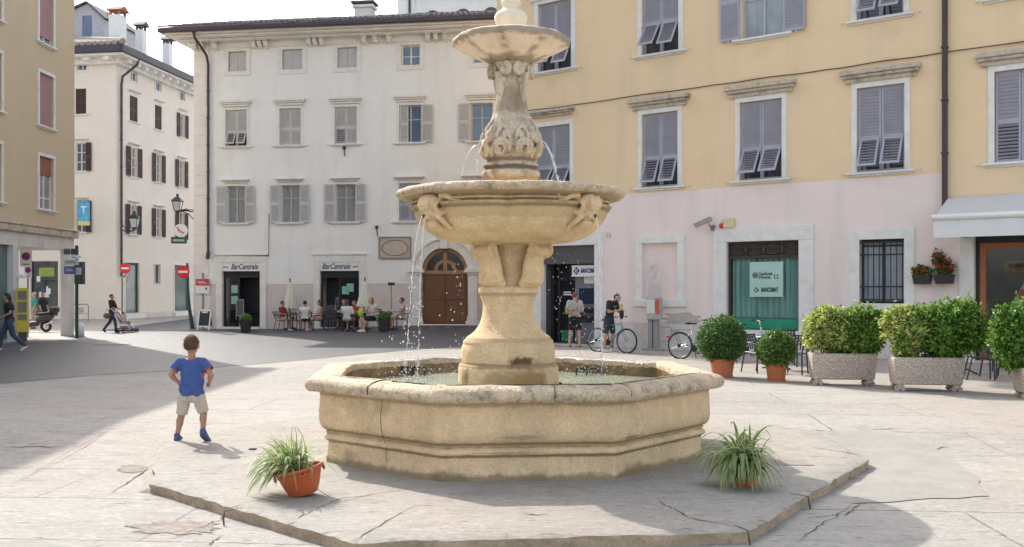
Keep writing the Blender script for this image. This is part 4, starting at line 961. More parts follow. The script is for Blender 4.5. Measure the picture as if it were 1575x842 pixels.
# ground floor: shop front, two square pillars and lintel
zl=3.35; u1=Of.uz(8,HY)[0]; 
P1=(Of.uz(20,HY)[0],Of.uz(28,HY)[0]); P2=(Of.uz(106,HY)[0],OL)
M_pil=mat('pillar_plaster',(.70,.66,.60),.9,.06,1.5,bump=.2,stain=(.38,.35,.31),stainamt=.6)
mb=MB(); mb.box((0,.02,zl),(OL-.02,.75,zc-.12)); mb.box((OL-.7,.75,zl),(OL-.02,11,zc-.12)); mb.build('lintel_beam',M_pil,r)
mb=MB(); mb.box((0,.75,zl+.15),(OL-.7,11,zl+.2)); mb.build('arcade_ceiling',M_white,r)
mb=MB(); mb.box((P1[0],-.03,-.3),(P1[1],.45,zl+.02)); mb.build('pillar',mat('pillar_white',(.62,.60,.58),.85,.05,2,bump=.1,stain=(.45,.43,.41),stainamt=.4),r,bevel=.02)
mb=MB(); mb.box((P2[0],-.001,-.3),(P2[1]-.03,.34,zl)); mb.build('pillar',M_pil,r,bevel=.02)
mb=MB(); mb.box((P2[0],10.3,-.3),(P2[1]-.03,10.98,zl)); mb.build('pillar',M_pil,r,bevel=.02)
mb=MB(); mb.box((0,.45,-.3),(P1[0]-.9,11,zl)); mb.build('shop_block',M_pil,r)
mb=MB(); mb.box((0,.2,.1),(P1[0],.3,zl)); mb.build('shop_window',M_shopg,r)
mb=MB(); mb.cbox((P1[1]+.02,-.12,2.28),(.3,.2,.14)); mb.build('wall_box',M_paper,r,bevel=.02)
# ================================================================ awning over the shop on the right
bpy.context.view_layer.update()
root=Yf.root; inv=root.matrix_world.inverted()
u0=Yf.uz(1459,HY)[0]; zA=zb2+.02
uf=u0-.12; dep=1.45; zF=zA-.62
M_awn=mat('awning_grey',(.55,.55,.55),.8,.04,2); M_awnw=mat('awning_white',(.74,.74,.73),.5,.02,2)
t=thing('awning','grey fabric awning with white front bar stretched over the restaurant door at the right','awning',root.matrix_world@Vector((u0,0,zF)),root.rotation_euler[2])
mb=MB(); L_=9
mb.add([(0,-.02,zA-zF),(L_,-.02,zA-zF),(L_,-dep,0),(0,-dep,0),(0,-.02,zA-zF-.02),(L_,-.02,zA-zF-.02),(L_,-dep,-.02),(0,-dep,-.02)],[(0,3,2,1),(4,5,6,7),(0,4,7,3)]); mb.build('fabric',M_awn,t)
mb=MB(); mb.tube([(-.03,-dep,.02),(L_,-dep,.02)],.085,10); mb.build('front_bar',M_awnw,t,smooth=True)
mb=MB(); n=60; mb.add([(L_*k/n,-dep-.02-.01*math.sin(k*1.3),-.02) for k in range(n+1)]+[(L_*k/n,-dep-.02-.02*math.sin(k*1.3),-.46) for k in range(n+1)],[(k,n+1+k,n+2+k,k+1) for k in range(n)]); mb.build('valance',mat('valance_grey',(.74,.74,.73),.8,.03,2),t)
mb=MB()
for q in(.4,4.5,8.6): mb.tube([(q,-.02,-.25),(q,-.7,-.38),(q,-dep,-.03)],.03,6)
mb.cbox((.4,-.1,-.25),(.14,.2,.3)); mb.build('folding_arm',M_iron,t)
# ================================================================ fountain
AX,AY=-.012,11.25
M_fs=mat('fountain_stone',(.80,.585,.345),.85,.12,4.2,bump=1.0,bscale=34,stain=(.50,.37,.22),stainamt=.6,stscale=2.3,streak=((.55,.39,.22),3.5,.5),grain=.55)
M_fs2=mat('fountain_stone_upper',(.62,.525,.395),.85,.16,4,bump=.8,bscale=30,stain=(.26,.195,.135),stainamt=.85,stscale=3.2,streak=((.19,.14,.095),7,.9),grain=.7)
M_fin=mat('finial_stone',(.84,.74,.57),.8,.06,4,bump=.3,bscale=30,stain=(.50,.42,.30),stainamt=.4)
M_rim=mat('rim_stone',(.68,.53,.36),.75,.22,6,bump=1.6,bscale=30,stain=(.20,.16,.125),stainamt=.9,stscale=9,grain=.9)
M_wet=mat('wet_mossy_stone',(.20,.125,.05),.25,.5,5,bump=.9,bscale=14,stain=(.05,.035,.012),stainamt=.8,stscale=3,spec=.7)
M_wetrim=mat('wet_rim_stone',(.42,.36,.30),.16,.3,6,bump=1.6,bscale=26,stain=(.20,.15,.10),stainamt=.6,stscale=5,spec=.9)
M_rust=mat('mineral_stain',(.13,.06,.02),.7,.5,9,bump=.5)
FR_=thing('fountain','tall carved stone fountain with octagonal basin and two raised bowls','fountain',(AX,AY,0))
dl=R(5)
def octa(ap_prof,m,name,seg_side=14,jit=.006,faces=range(8),mats=None,cap=False,sides_closed=False):
    """profile of (vertex radius, z) swept round the octagon; corners at -22.5+delta..."""
    mb=MB(); P=len(ap_prof); vs=[]; cols=0
    for s_ in faces:
        a0=R(-90-22.5+45*s_)+dl; a1=a0+R(45)
        for k in range(seg_side+(1 if s_==list(faces)[-1] and not sides_closed else 0)):
            t=k/seg_side
            for (rr,z) in ap_prof:
                p=Vector((math.cos(a0),math.sin(a0),0)).lerp(Vector((math.cos(a1),math.sin(a1),0)),t)
                q=p*rr; nz=noise.noise(Vector((q.x*3,q.y*3,z*5)))+.6*noise.noise(Vector((q.x*9,q.y*9,z*9+4)))
                d=q.normalized(); vs.append((q.x+d.x*nz*jit,q.y+d.y*nz*jit,z+nz*jit*.6))
            cols+=1
    fs=[]
    rng_=cols if sides_closed else cols-1
    for c_ in range(rng_):
        n2=(c_+1)%cols
        for i in range(P-1): fs.append((c_*P+i,n2*P+i,n2*P+i+1,c_*P+i+1))
    mb.add(vs,fs); o=mb.build(name,m,FR_); autosmooth(o,34); return o
def arcprof(cx,cz,r,a0,a1,n): return [(cx+r*math.cos(R(a0+(a1-a0)*i/n)),cz+r*math.sin(R(a0+(a1-a0)*i/n))) for i in range(n+1)]
body=[(2.17,-.02),(2.165,.05),(2.15,.10),(2.145,.225)]+[(2.16,.24)]+arcprof(2.155,.272,.035,-80,80,5)+[(2.15,.315)]+arcprof(2.158,.332,.014,-60,70,3)+[(2.185,.352),(2.215,.375),(2.235,.41),(2.245,.46),(2.245,.54),(2.238,.64),(2.235,.70),(2.24,.735),(2.26,.752)]
M_bas=variant(M_fs,'fountain_stone_basin')
for c_,r_,col_,am_,sq_ in(((.2,-2.1,.0),.10,(.30,.21,.10),.85,(.35,.5,1.6)),((-.6,-2.1,.02),.12,(.26,.19,.10),.85,(.6,.5,1.3)),((1.2,-1.7,.02),.12,(.34,.24,.10),.8,(.4,.4,1.2)),((1.1,-1.75,.39),.06,(.23,.22,.08),.8,(.3,.3,2.6)),((-1.7,-1.3,.1),.10,(.36,.27,.16),.7,(.6,.6,1)),((.1,-2.1,.42),.05,(.36,.28,.17),.7,(.2,.3,2.2)),((.35,-2.1,.45),.06,(.42,.32,.20),.7,(2.2,1,.6)),((-1.3,-1.7,.66),.10,(.42,.32,.19),.6,(.6,.6,1)),((0,-2.1,.27),.03,(.36,.28,.16),.7,(.08,.1,2.4))):
    blotch(M_bas,c_,r_,col_,am_,sq_,8)
band(M_bas,.345,.030,(.33,.25,.14),.75,9); band(M_bas,.235,.022,(.28,.21,.12),.75,9); band(M_bas,.0,.07,(.26,.19,.10),.8,7); band(M_bas,.745,.045,(.36,.27,.17),.6,5)
octa(body,M_bas,'basin',sides_closed=True,jit=.007)
rimp=[(2.20,.745),(2.28,.747),(2.325,.757)]+arcprof(2.325,.815,.068,-62,80,6)+[(2.31,.893),(2.25,.905),(2.13,.905),(2.06,.898)]+arcprof(2.045,.868,.032,60,170,3)+[(2.02,.82)]
rim=octa(rimp,M_rim,'rim',sides_closed=True,jit=.016,seg_side=22)
# wetter far edge of the rim
rim.data.materials.append(M_wetrim)
for p in rim.data.polygons:
    c=p.center
    if c.y>.6 and c.z>.86 and abs(c.x)<1.7+.2*noise.noise(c*3): p.material_index=1
inner=[(2.02,.84),(2.0,.70),(1.99,.15)]
io=octa(inner,M_wet,'inner_wall',sides_closed=True,jit=.02)
mb=MB(); mb.add([(1.98*math.cos(R(-112.5+45*k)+dl),1.98*math.sin(R(-112.5+45*k)+dl),.35) for k in range(8)],[tuple(range(8))]); mb.build('basin_floor',mat('green_basin_floor',(.30,.36,.22),.8,.3,4),FR_)
# cracks and joints between rim blocks
def onrim(th,rr,z): return (rr*math.cos(th),rr*math.sin(th),z)
def side_pt(s_,t,rr,z):
    a0=R(-112.5+45*s_)+dl; p=Vector((math.cos(a0),math.sin(a0),0)).lerp(Vector((math.cos(a0+R(45)),math.sin(a0+R(45)),0)),t)*rr; return (p.x,p.y,z)
for s_,t in((7,.52),(0,.62),(1,.02),(1,.98)):
    mb=MB(); pr=[(2.03,.887),(2.13,.903),(2.25,.903),(2.315,.889),(2.372,.855),(2.392,.815),(2.375,.78),(2.33,.757)]
    line=[side_pt(s_,t+random.uniform(-.008,.008),a+.004,b+.002) for a,b in pr]; mb.tube(line,.008 if (s_,t)==(7,.52) else .005,4)
    mb.build('joint',M_crack,FR_)
mb=MB(); mb.tube([side_pt(7,.52+.006*math.sin(k*2),2.24-.0*k,.75-k*.045) if False else side_pt(7,.55+.004*math.sin(k*2),(2.245,2.235,2.245,2.252,2.25,2.235,2.20,2.18,2.17,2.165,2.16)[k],.72-k*.062) for k in range(11)],.0025,4); mb.build('joint',M_crack,FR_)
mb=MB(); 
for s_,ts in((7,(.05,.45)),(7,(.6,.97)),(0,(.03,.97)),(1,(.03,.97))):
    mb.tube([side_pt(s_,ts[0]+(ts[1]-ts[0])*k/16,2.17+random.uniform(-.006,.006),.9065) for k in range(17)],[.004+.004*random.random() for _ in range(17)],4)
mb.build('lead_seam',M_crack,FR_)
# the pedestal
def nzfn(amp,sc,seed=0):
    def f(r_,z,th):
        q=Vector((math.cos(th)*r_*sc,math.sin(th)*r_*sc,z*sc+seed)); return r_+amp*noise.fractal(q,1,2,3),z
    return f
ped=[(.0,.3),(.60,.3),(.585,.55),(.578,.70),(.572,.90),(.570,.945),(.555,.96),(.53,.965),(.528,.975),(.532,1.0),(.533,1.08),(.53,1.16),(.515,1.185),(.52,1.20),(.512,1.225),(.49,1.24),(.485,1.255),(.465,1.27),(.42,1.30),(.375,1.345),(.335,1.40),(.31,1.46),(.297,1.53),(.292,1.60),(.298,1.66),(.31,1.70),(.322,1.73),(.32,1.745),(.337,1.76),(.345,1.785),(.342,1.81),(.325,1.825),(.318,1.835),(.0,1.835)]
mb=MB(); mb.lathe(ped,96,fn=nzfn(.008,4),cap=False); M_ped=variant(M_fs,'fountain_stone_pedestal')
blotch(M_ped,(.16,-.53,1.0),.10,(.13,.065,.022),.95,(.55,.5,1.3),9); blotch(M_ped,(.22,-.5,.80),.14,(.36,.19,.055),.8,(.5,.5,.9),6); blotch(M_ped,(-.1,-.56,.78),.12,(.42,.27,.11),.7,(.5,.5,.8),6); blotch(M_ped,(-.45,-.3,.80),.10,(.22,.17,.10),.8,(1,1,.7),8)
band(M_ped,.96,.03,(.34,.23,.11),.8,8); band(M_ped,.62,.14,(.30,.20,.09),.85,6); band(M_ped,1.24,.03,(.46,.34,.20),.6,8); band(M_ped,1.745,.025,(.44,.33,.20),.7,9)
o=mb.build('pedestal',M_ped,FR_,loc=(-.03,0,0)); autosmooth(o,45)
# capital with four leaf volutes
cap_=[(.0,1.83),(.235,1.83),(.225,1.90),(.215,2.0),(.22,2.15),(.24,2.25),(.28,2.32),(.33,2.36),(.0,2.37)]
mb=MB(); mb.lathe(cap_,64,fn=nzfn(.006,5,3),cap=False); o=mb.build('capital_core',M_fs,FR_); autosmooth(o,50)
def spiral(c,r0,r1,turns,n,plane,start=0,sgn=1):
    out=[]
    for i in range(n+1):
        t=i/n; a=start+sgn*turns*2*math.pi*t; rr=r0+(r1-r0)*t; out.append(plane(c,rr*math.cos(a),rr*math.sin(a)))
    return out
def leaf_bracket():
    """broad leaf climbing the shaft and rolling outwards at the top into a scroll"""
    mb=MB(); pl=lambda off: (lambda c,a,b:(c[0]+a,off,c[1]+b))
    path=[(.26,1.85),(.315,1.90),(.335,1.98),(.335,2.06),(.345,2.13),(.375,2.20),(.41,2.27)]
    for j,y in enumerate((-.12,-.07,-.02,.02,.07,.12)):
        bulge=.025*(1-abs(y)/.13); mb.tube([(x+bulge,y*(1.0-.25*(z-1.85)/.4),z) for x,z in path],[.045,.055,.055,.05,.048,.045,.04],10)
    mb.tube([(.425,-.135,2.235),(.425,.135,2.235)],.062,14)
    for s_ in(-1,1):
        mb.tube(spiral((.425,2.235),.088,.012,1.7,36,pl(s_*.128),R(120),-1),[.021-.009*i/36 for i in range(37)],8)
        mb.tube([(x+.012,s_*.135*(1.0-.2*(z-1.85)/.4),z) for x,z in path[1:-1]],.026,8)
        for k in range(8): mb.ell((.372-.003*k,s_*.062,1.90+k*.034),(.024,.020,.013),8,6)
    mb.tube([(x+.052,0,z) for x,z in path[:-1]],[.02,.026,.026,.024,.02,.015],8)
    mb.ell((.35,0,1.90),(.07,.15,.05)); mb.box((.26,-.15,2.305),(.475,.15,2.37))
    return mb
lb=leaf_bracket()
lo_=remeshed(lb,'acanthus_leaf',M_fs,FR_,.0065,0,.004,18)
for k in range(4):
    c_=lo_ if k==0 else lo_.copy()
    if k: COL.objects.link(c_); c_.parent=FR_
    c_.rotation_euler=(0,0,R(-90-45+90*k)+R(3))
# lower bowl with four lobes
bowl=[(.0,2.32),(.40,2.32),(.52,2.325),(.70,2.345),(.86,2.39),(.98,2.455),(1.065,2.535),(1.11,2.61),(1.125,2.655),(1.118,2.688),(1.165,2.692),(1.18,2.712),(1.165,2.732),(1.12,2.736),(1.116,2.748),(1.15,2.754),(1.16,2.768),(1.145,2.782),(1.12,2.79),(1.14,2.803),(1.19,2.815),(1.25,2.825),(1.29,2.835),(1.312,2.855),(1.315,2.88),(1.30,2.905),(1.26,2.92),(1.2,2.92),(1.13,2.90),(1.05,2.80),(.8,2.62),(.4,2.52),(.0,2.50)]
def lobefn(r_,z,th):
    d=abs(((th-R(-90)-R(-2))+math.pi/4)%(math.pi/2)-math.pi/4)      # distance from the nearest cusp
    k=max(0,min(1,(r_-.55)/.5)); cus=math.exp(-d/R(7))
    if z>2.82: cus*=.35
    rr=r_*(1-.095*k*cus)*(1+.012*math.cos(2*(th-R(-90)))*0)
    q=Vector((math.cos(th)*rr*4,math.sin(th)*rr*4,z*4)); rr+=.010*noise.fractal(q,1,2,4)
    if r_>1.27: rr+=.012*noise.noise(q*3)
    return rr,z+(.008*noise.noise(q*2) if z>2.8 else 0)
mb=MB(); mb.lathe(bowl,288,fn=lobefn,cap=False); M_lb=variant(M_fs,'fountain_stone_bowl'); band(M_lb,2.69,.03,(.36,.27,.15),.8,9); band(M_lb,2.742,.018,(.32,.24,.14),.8,9); band(M_lb,2.81,.035,(.36,.28,.18),.7,7); band(M_lb,2.62,.07,(.52,.37,.19),.6,11)
o=mb.build('lower_bowl',M_lb,FR_); autosmooth(o,50)
o.data.materials.append(M_rim)
for p in o.data.polygons:
    if p.center.z>2.825: p.material_index=1
mb=MB(); mb.add([(1.1*math.cos(k*math.pi/24),1.1*math.sin(k*math.pi/24),2.865) for k in range(48)],[tuple(range(48))])
# gargoyle volutes on the bowl at the diagonals
def gargoyle():
    mb=MB(); pl=lambda off:(lambda c,a,b:(c[0]+a,off,c[1]+b))
    mb.ell((1.10,0,2.66),(.17,.115,.135)); mb.ell((1.19,0,2.73),(.10,.12,.09)); mb.ell((1.20,0,2.62),(.085,.08,.065)); mb.ell((1.23,0,2.565),(.05,.05,.03)); mb.ell((1.13,0,2.50),(.09,.07,.06)); mb.ell((1.02,0,2.47),(.1,.06,.06))
    for s_ in(-1,1):
        mb.tube(spiral((1.155,2.69),.105,.028,1.25,32,pl(s_*.115),R(100),1),[.036-.012*i/32 for i in range(33)],8)
        mb.ell((1.155,s_*.125,2.69),(.018,.02,.018)) if False else None
        # curl running back along the moulding
        mb.tube([(1.16,s_*.12,2.80),(1.13,s_*.20,2.79),(1.085,s_*.27,2.745),(1.07,s_*.33,2.75),(1.065,s_*.345,2.79),(1.07,s_*.32,2.81)],[.034,.034,.03,.024,.02,.016],8)
        mb.tube([(1.20,s_*.09,2.60),(1.13,s_*.13,2.53),(1.00,s_*.13,2.45)],[.03,.03,.02],8)
        mb.tube([(1.26,s_*.05,2.76),(1.29,s_*.06,2.70),(1.27,s_*.05,2.64)],[.03,.028,.02],8)
    mb.ell((1.27,0,2.70),(.045,.05,.06)); mb.ell((1.285,0,2.645),(.03,.03,.02))
    return mb
go=remeshed(gargoyle(),'gargoyle',M_fs,FR_,.0075,1,.005,18)
for k in range(4):
    c_=go if k==0 else go.copy()
    if k: COL.objects.link(c_); c_.parent=FR_
    c_.rotation_euler=(0,0,R(-90-45+90*k)-R(1))
# hole mouths
for k in range(4):
    a=R(-90-45+90*k)-R(1)
    mb=MB(); 
    for s_ in(-1,1): mb.ell((1.155,s_*.122,2.69),(.030,.012,.030),10,8)
    mb.cap((1.20,0,2.585),(1.275,0,2.575),.022,.022,8); o=mb.build('spout_hole',M_crack,FR_,rotz=a)
# column
colp=[(.0,2.5),(.27,2.5),(.26,2.86),(.262,2.95),(.28,2.99),(.285,3.03),(.315,3.07),(.335,3.10),(.338,3.125),(.325,3.15),(.29,3.165),(.285,3.18),(.31,3.195),(.318,3.215),(.30,3.235),(.275,3.25),(.27,3.27),(.285,3.30),(.315,3.36),(.328,3.43),(.322,3.50),(.30,3.58),(.268,3.67),(.235,3.76),(.205,3.85),(.182,3.94),(.168,4.02),(.164,4.08),(.170,4.15),(.182,4.22),(.195,4.28),(.21,4.34),(.22,4.37),(.0,4.37)]
def colfn(r_,z,th):
    d=((th-R(-90)-R(8))%(math.pi/2)); fl=math.cos(4*(th-R(-90)-R(8)))   # four soft flutes up the neck
    k=0
    if 3.45<z<4.3: k=.055*sm((z-3.45)/.25)*(1-sm((z-4.1)/.2))
    rr=r_*(1-k*max(0,fl)**2*1.4)+.007*noise.fractal(Vector((math.cos(th)*r_*7,math.sin(th)*r_*7,z*6)),1,2,4)
    return rr,z
mb=MB(); mb.lathe(colp,128,fn=colfn,cap=False); M_col=variant(M_fs2,'fountain_stone_column'); band(M_col,3.175,.035,(.17,.13,.09),.85,8); band(M_col,3.27,.03,(.17,.13,.09),.8,8); band(M_col,3.02,.06,(.42,.29,.14),.7,6); band(M_col,3.95,.16,(.24,.17,.11),.6,5)
o=mb.build('column',M_col,FR_); autosmooth(o,50)
def colcarve():
    mb=MB()
    def on(th,z,off=0):
        # radius of the profile at z
        for (r0,z0),(r1,z1) in zip(colp[1:-1],colp[2:-1]):
            if z0<=z<=z1: rr=r0+(r1-r0)*(z-z0)/(z1-z0+1e-9)+off; break
        else: rr=.2+off
        return Vector((rr*math.cos(th),rr*math.sin(th),z))
    for k in range(4):
        a=R(-90-45+90*k)+R(4)
        # bud head with spout
        p=on(a,3.52,.02); mb.ell(p,(.065,.065,.075)); p=on(a,3.47,.07); mb.ell(p,(.04,.04,.035)); mb.ell(on(a,3.58,.0),(.05,.05,.07))
        for s_ in(-1,1):
            # big S scroll
            pts=[]
            for i in range(26):
                t=i/25; ang=-.4+t*1.75*2*math.pi; rr=.105*(1-t*.78); pts.append(on(a+s_*(R(21)+math.cos(ang)*rr*3.1),3.385+math.sin(ang)*rr,.024))
            mb.tube(pts,[.026-.010*i/25 for i in range(26)],8)
            mb.tube([on(a+s_*R(36),3.33,.02),on(a+s_*R(43),3.45,.024),on(a+s_*R(36),3.56,.02),on(a+s_*R(22),3.66,.01),on(a+s_*R(8),3.73,.006)],[.022,.026,.024,.018,.01],8)
            mb.tube([on(a+s_*R(10),3.32,.012),on(a+s_*R(14),3.55,.02),on(a+s_*R(22),3.62,.022),on(a+s_*R(12),3.70,.012)],[.02,.024,.022,.012],8)
            mb.ell(on(a+s_*R(30),3.53,.008),(.035,.035,.05)); mb.ell(on(a+s_*R(18),3.36,.008),(.03,.03,.03))
        mb.tube([on(a,3.30,.01),on(a,3.40,.02)],[.03,.035],8)
    for k in range(4):
        # hanging leaf from the capital down the shaft
        a=R(-90-45+90*k)+R(4)
        mb.tube([on(a,4.26,.02),on(a,4.14,.02),on(a,4.02,.012),on(a,3.92,.002)],[.05,.055,.04,.01],8)
        for s_ in(-1,1):
            # ionic scroll
            pts=[]
            b=a+s_*R(26); tang=Vector((-math.sin(b),math.cos(b),0)); cc=on(b,4.285,.035)
            for i in range(28):
                t=i/27; ang=R(90)+s_*(-1)*t*1.8*2*math.pi; rr=.072*(1-.75*t); pts.append(cc+tang*math.cos(ang)*rr+Vector((0,0,math.sin(ang)*rr)))
            mb.tube([q_+Vector((math.cos(b),math.sin(b),0))*.022 for q_ in pts],[.017-.006*i/27 for i in range(28)],6)
            mb.ell(on(b,4.285,.022),(.028,.078,.078),12,8,0,Matrix.Rotation(b,4,'Z')); mb.ell(on(a+s_*R(18),4.17,.02),(.03,.03,.04))
    return mb
remeshed(colcarve(),'column_carving',M_fs2,FR_,.0065,0,.003,20)
for k in(0,1,3):
    a=R(-90-45+90*k)+R(4)
    mb=MB(); rr=.40; mb.tube([(.36*math.cos(a),.36*math.sin(a),3.475),(.43*math.cos(a),.43*math.sin(a),3.465)],.012,8); mb.build('spout',M_iron,FR_)
# upper bowl: eight panels
ub=[(.0,4.36),(.20,4.36),(.215,4.375),(.235,4.39),(.29,4.42),(.40,4.475),(.50,4.525),(.565,4.555),(.620,4.57),(.648,4.585),(.658,4.61),(.653,4.645),(.625,4.665),(.60,4.66),(.5,4.62),(.3,4.56),(.0,4.55)]
def ubfn(r_,z,th):
    c_=abs(math.cos(4*(th-R(-90)-R(2)))); k=max(0,min(1,(r_-.22)/.2))*(1 if z<4.6 else .45)
    rr=r_*(1+.035*k*(c_**6)-.02*k*(1-c_))
    q=Vector((math.cos(th)*rr*6,math.sin(th)*rr*6,z*6)); return rr+.006*noise.fractal(q,1,2,4),z+.005*noise.noise(q*2)+ (.02*k*(c_**8)*(-1) if z<4.57 else 0)
mb=MB(); mb.lathe(ub,192,fn=ubfn,cap=False); M_ub=variant(M_fin,'fountain_stone_top_bowl'); ribs(M_ub,8,R(2),(.26,.18,.11),.9,.20); band(M_ub,4.615,.045,(.30,.23,.16),.85,9); band(M_ub,4.39,.05,(.30,.22,.14),.8,8)
o=mb.build('upper_bowl',M_ub,FR_); autosmooth(o,55)
fp=[(.0,4.55),(.15,4.55),(.145,4.76),(.15,4.79),(.165,4.83),(.185,4.88),(.19,4.92),(.17,4.955),(.135,4.98),(.10,5.0),(.088,5.03),(.10,5.05),(.115,5.07),(.11,5.09),(.10,5.11),(.12,5.16),(.14,5.23),(.135,5.31),(.10,5.38),(.05,5.43),(.0,5.45)]
mb=MB(); mb.lathe(fp,64,fn=nzfn(.004,6,9),cap=False); o=mb.build('finial',M_fin,FR_); autosmooth(o,50)
# water in basin
m=bpy.data.materials.new('pool_water'); m.use_nodes=True; N=m.node_tree.nodes; L=m.node_tree.links; b=N['Principled BSDF']
b.inputs['Base Color'].default_value=(.50,.56,.42,1); b.inputs['Roughness'].default_value=.06; b.inputs['IOR'].default_value=1.33; b.inputs['Transmission Weight'].default_value=.45
n1=N.new('ShaderNodeTexNoise'); n1.inputs['Scale'].default_value=17; n1.inputs['Detail'].default_value=4; tc=N.new('ShaderNodeTexCoord'); L.new(tc.outputs['Object'],n1.inputs[0])
bp=N.new('ShaderNodeBump'); bp.inputs['Strength'].default_value=.55; bp.inputs['Distance'].default_value=.05; L.new(n1.outputs[0],bp.inputs['Height']); L.new(bp.outputs[0],b.inputs['Normal'])
mb=MB(); ring=[side_pt(s_,k/6,1.995,0) for s_ in range(8) for k in range(6)]; vs=[];n=len(ring)
T_=14
for i in range(T_):
    t=1-(i/T_)*.72
    for p in ring: vs.append((p[0]*t,p[1]*t,.715+.006*noise.noise(Vector((p[0]*t*9,p[1]*t*9,0)))))
mb.add(vs,[(k*n+i,k*n+(i+1)%n,(k+1)*n+(i+1)%n,(k+1)*n+i) for k in range(T_-1) for i in range(n)])
w_=mb.build('pool_water',m,None,smooth=True,loc=(AX,AY,0)); tag(w_,kind='structure')
# nozzle stands in the pool
t0=None
for i,(px,py,lab) in enumerate(((636,566,'black metal nozzle stand in the basin water left of the pedestal'),(903,568,'black metal nozzle stand in the basin water right of the pedestal'))):
    Y=12.55; c=PP(px,py,Y)
    t=thing('nozzle_stand',lab,'nozzle stand',(c.x,Y,.60),R(8 if i else -6),'metal nozzle stands in the basin')
    h=c.z-.60
    mb=MB(); mb.box((-.15,-.012,h),(.15,.012,h+.018)); mb.box((-.13,-.10,h),(-.11,.10,h+.015)); mb.box((.11,-.10,h),(.13,.10,h+.015)); mb.box((-.02,-.1,h-.003),(0,.1,h+.012)); mb.build('bracket',M_iron,t)
    for x in(-.14,-.01,.14): 
        l=MB(); l.box((x-.01,-.01,0),(x+.01,.01,h)); l.build('leg',M_iron,t)
    l=MB(); l.tube([(-.0,0,h),(0,0,h+.05)],.015,8); l.build('nozzle',M_iron,t)
# falling water
m=bpy.data.materials.new('falling_water'); m.use_nodes=True; b=m.node_tree.nodes['Principled BSDF']; b.inputs['Base Color'].default_value=(.93,.95,.97,1); b.inputs['Roughness'].default_value=.12; b.inputs['Transmission Weight'].default_value=.35; b.inputs['IOR'].default_value=1.33; b.inputs['Subsurface Weight'].default_value=.0
M_fw=m
LOOSE=[]
def stream(a,z0,r0,v,z1,lab,wob=.012,thick=.0062):
    """one unbroken thread of beads; the drops that leave it go to the loose droplets"""
    mb=MB(); A=Vector((AX+r0*math.cos(a),AY+r0*math.sin(a),z0)); d=Vector((math.cos(a),math.sin(a),0)); T=math.sqrt(2*(z0-z1)/9.81)
    n=max(24,int((z0-z1)*60)); pts=[]; rs=[]
    for i in range(n):
        f=i/(n-1); t=T*f**.6; w=wob*f*.55
        p=A+d*v*t+Vector((random.gauss(0,w),random.gauss(0,w),-.5*9.81*t*t)); pts.append(p-A)
        rs.append(thick*(random.uniform(.5,.8) if f<.3 else random.choice((.12,.18,.7,.95))))
        if f>.3 and random.random()<.75: LOOSE.append((p+Vector((random.gauss(0,wob*1.6),random.gauss(0,wob*1.6),random.gauss(0,.02))),thick*random.uniform(.4,.95)))
    mb.tube(pts,rs,6); o=mb.build('water_stream',M_fw,None,smooth=True,loc=A); tag(o,lab,'water stream'); return o
gl_=R(-90-45)-R(1); gr_=R(-90+45)-R(1)
stream(gl_,2.575,1.285,.40,.72,'thin stream of water falling from the left gargoyle of the lower bowl to the pool')
stream(gl_+.05,2.575,1.30,.20,.72,'second thinner stream falling beside the left gargoyle stream, nearer the pedestal',thick=.006)
stream(gr_,2.575,1.285,.15,.72,'thin stream of water falling from the right gargoyle of the lower bowl')
cl,cr=R(-90-45)+R(4),R(-90+45)+R(4)
stream(cl,3.465,.43,.55,2.87,'short stream falling from the left spout of the carved column into the lower bowl',.006,.006)
stream(cl+R(-60),3.465,.40,.7,2.87,'short stream behind the left side of the carved column falling into the lower bowl',.006,.006)
stream(cr,3.465,.43,.85,2.87,'arching stream falling from the right spout of the carved column into the lower bowl',.005,.008)
stream(cr+R(60),3.465,.40,.6,2.87,'short stream between the carved column and the arching right stream',.005,.006)
mb=MB()
def drops(n,cx,cy,sx,z0,z1,s0=.003,s1=.008,bias=1):
    for _ in range(n):
        s=random.uniform(s0,s1); mb.ell((random.gauss(cx,sx),random.gauss(cy,sx*.8),z0+(z1-z0)*random.random()**bias),(s,s,s*random.uniform(1,1.6)),5,4)
pl_=(AX+1.42*math.cos(gl_),AY+1.42*math.sin(gl_)); pr_=(AX+1.33*math.cos(gr_),AY+1.33*math.sin(gr_))
drops(130,pl_[0]-.03,pl_[1],.10,.75,1.75,bias=1.8); drops(120,pl_[0],pl_[1],.22,.72,.95,bias=2)
drops(230,pr_[0]-.12,pr_[1],.24,.75,2.2,.0025,.006); drops(160,pr_[0]-.05,pr_[1],.25,.72,1.0,bias=2)
for p,s_ in LOOSE: mb.ell(p,(s_,s_,s_*random.uniform(1.2,3)),5,4)
drops(40,AX-.62,AY+.3,.07,.8,2.2); drops(26,AX-.95,AY+.8,.2,.74,.85)
o=mb.build('water_droplets',M_fw,None,smooth=True); tag(o,kind='stuff')
# reparent the front wing directly under the building
for ch in list(front.children):
    ch.parent=r_K if False else Kf.root; ch.rotation_euler=(0,0,-R(90))
bpy.data.objects.remove(front)
bpy.context.view_layer.update()
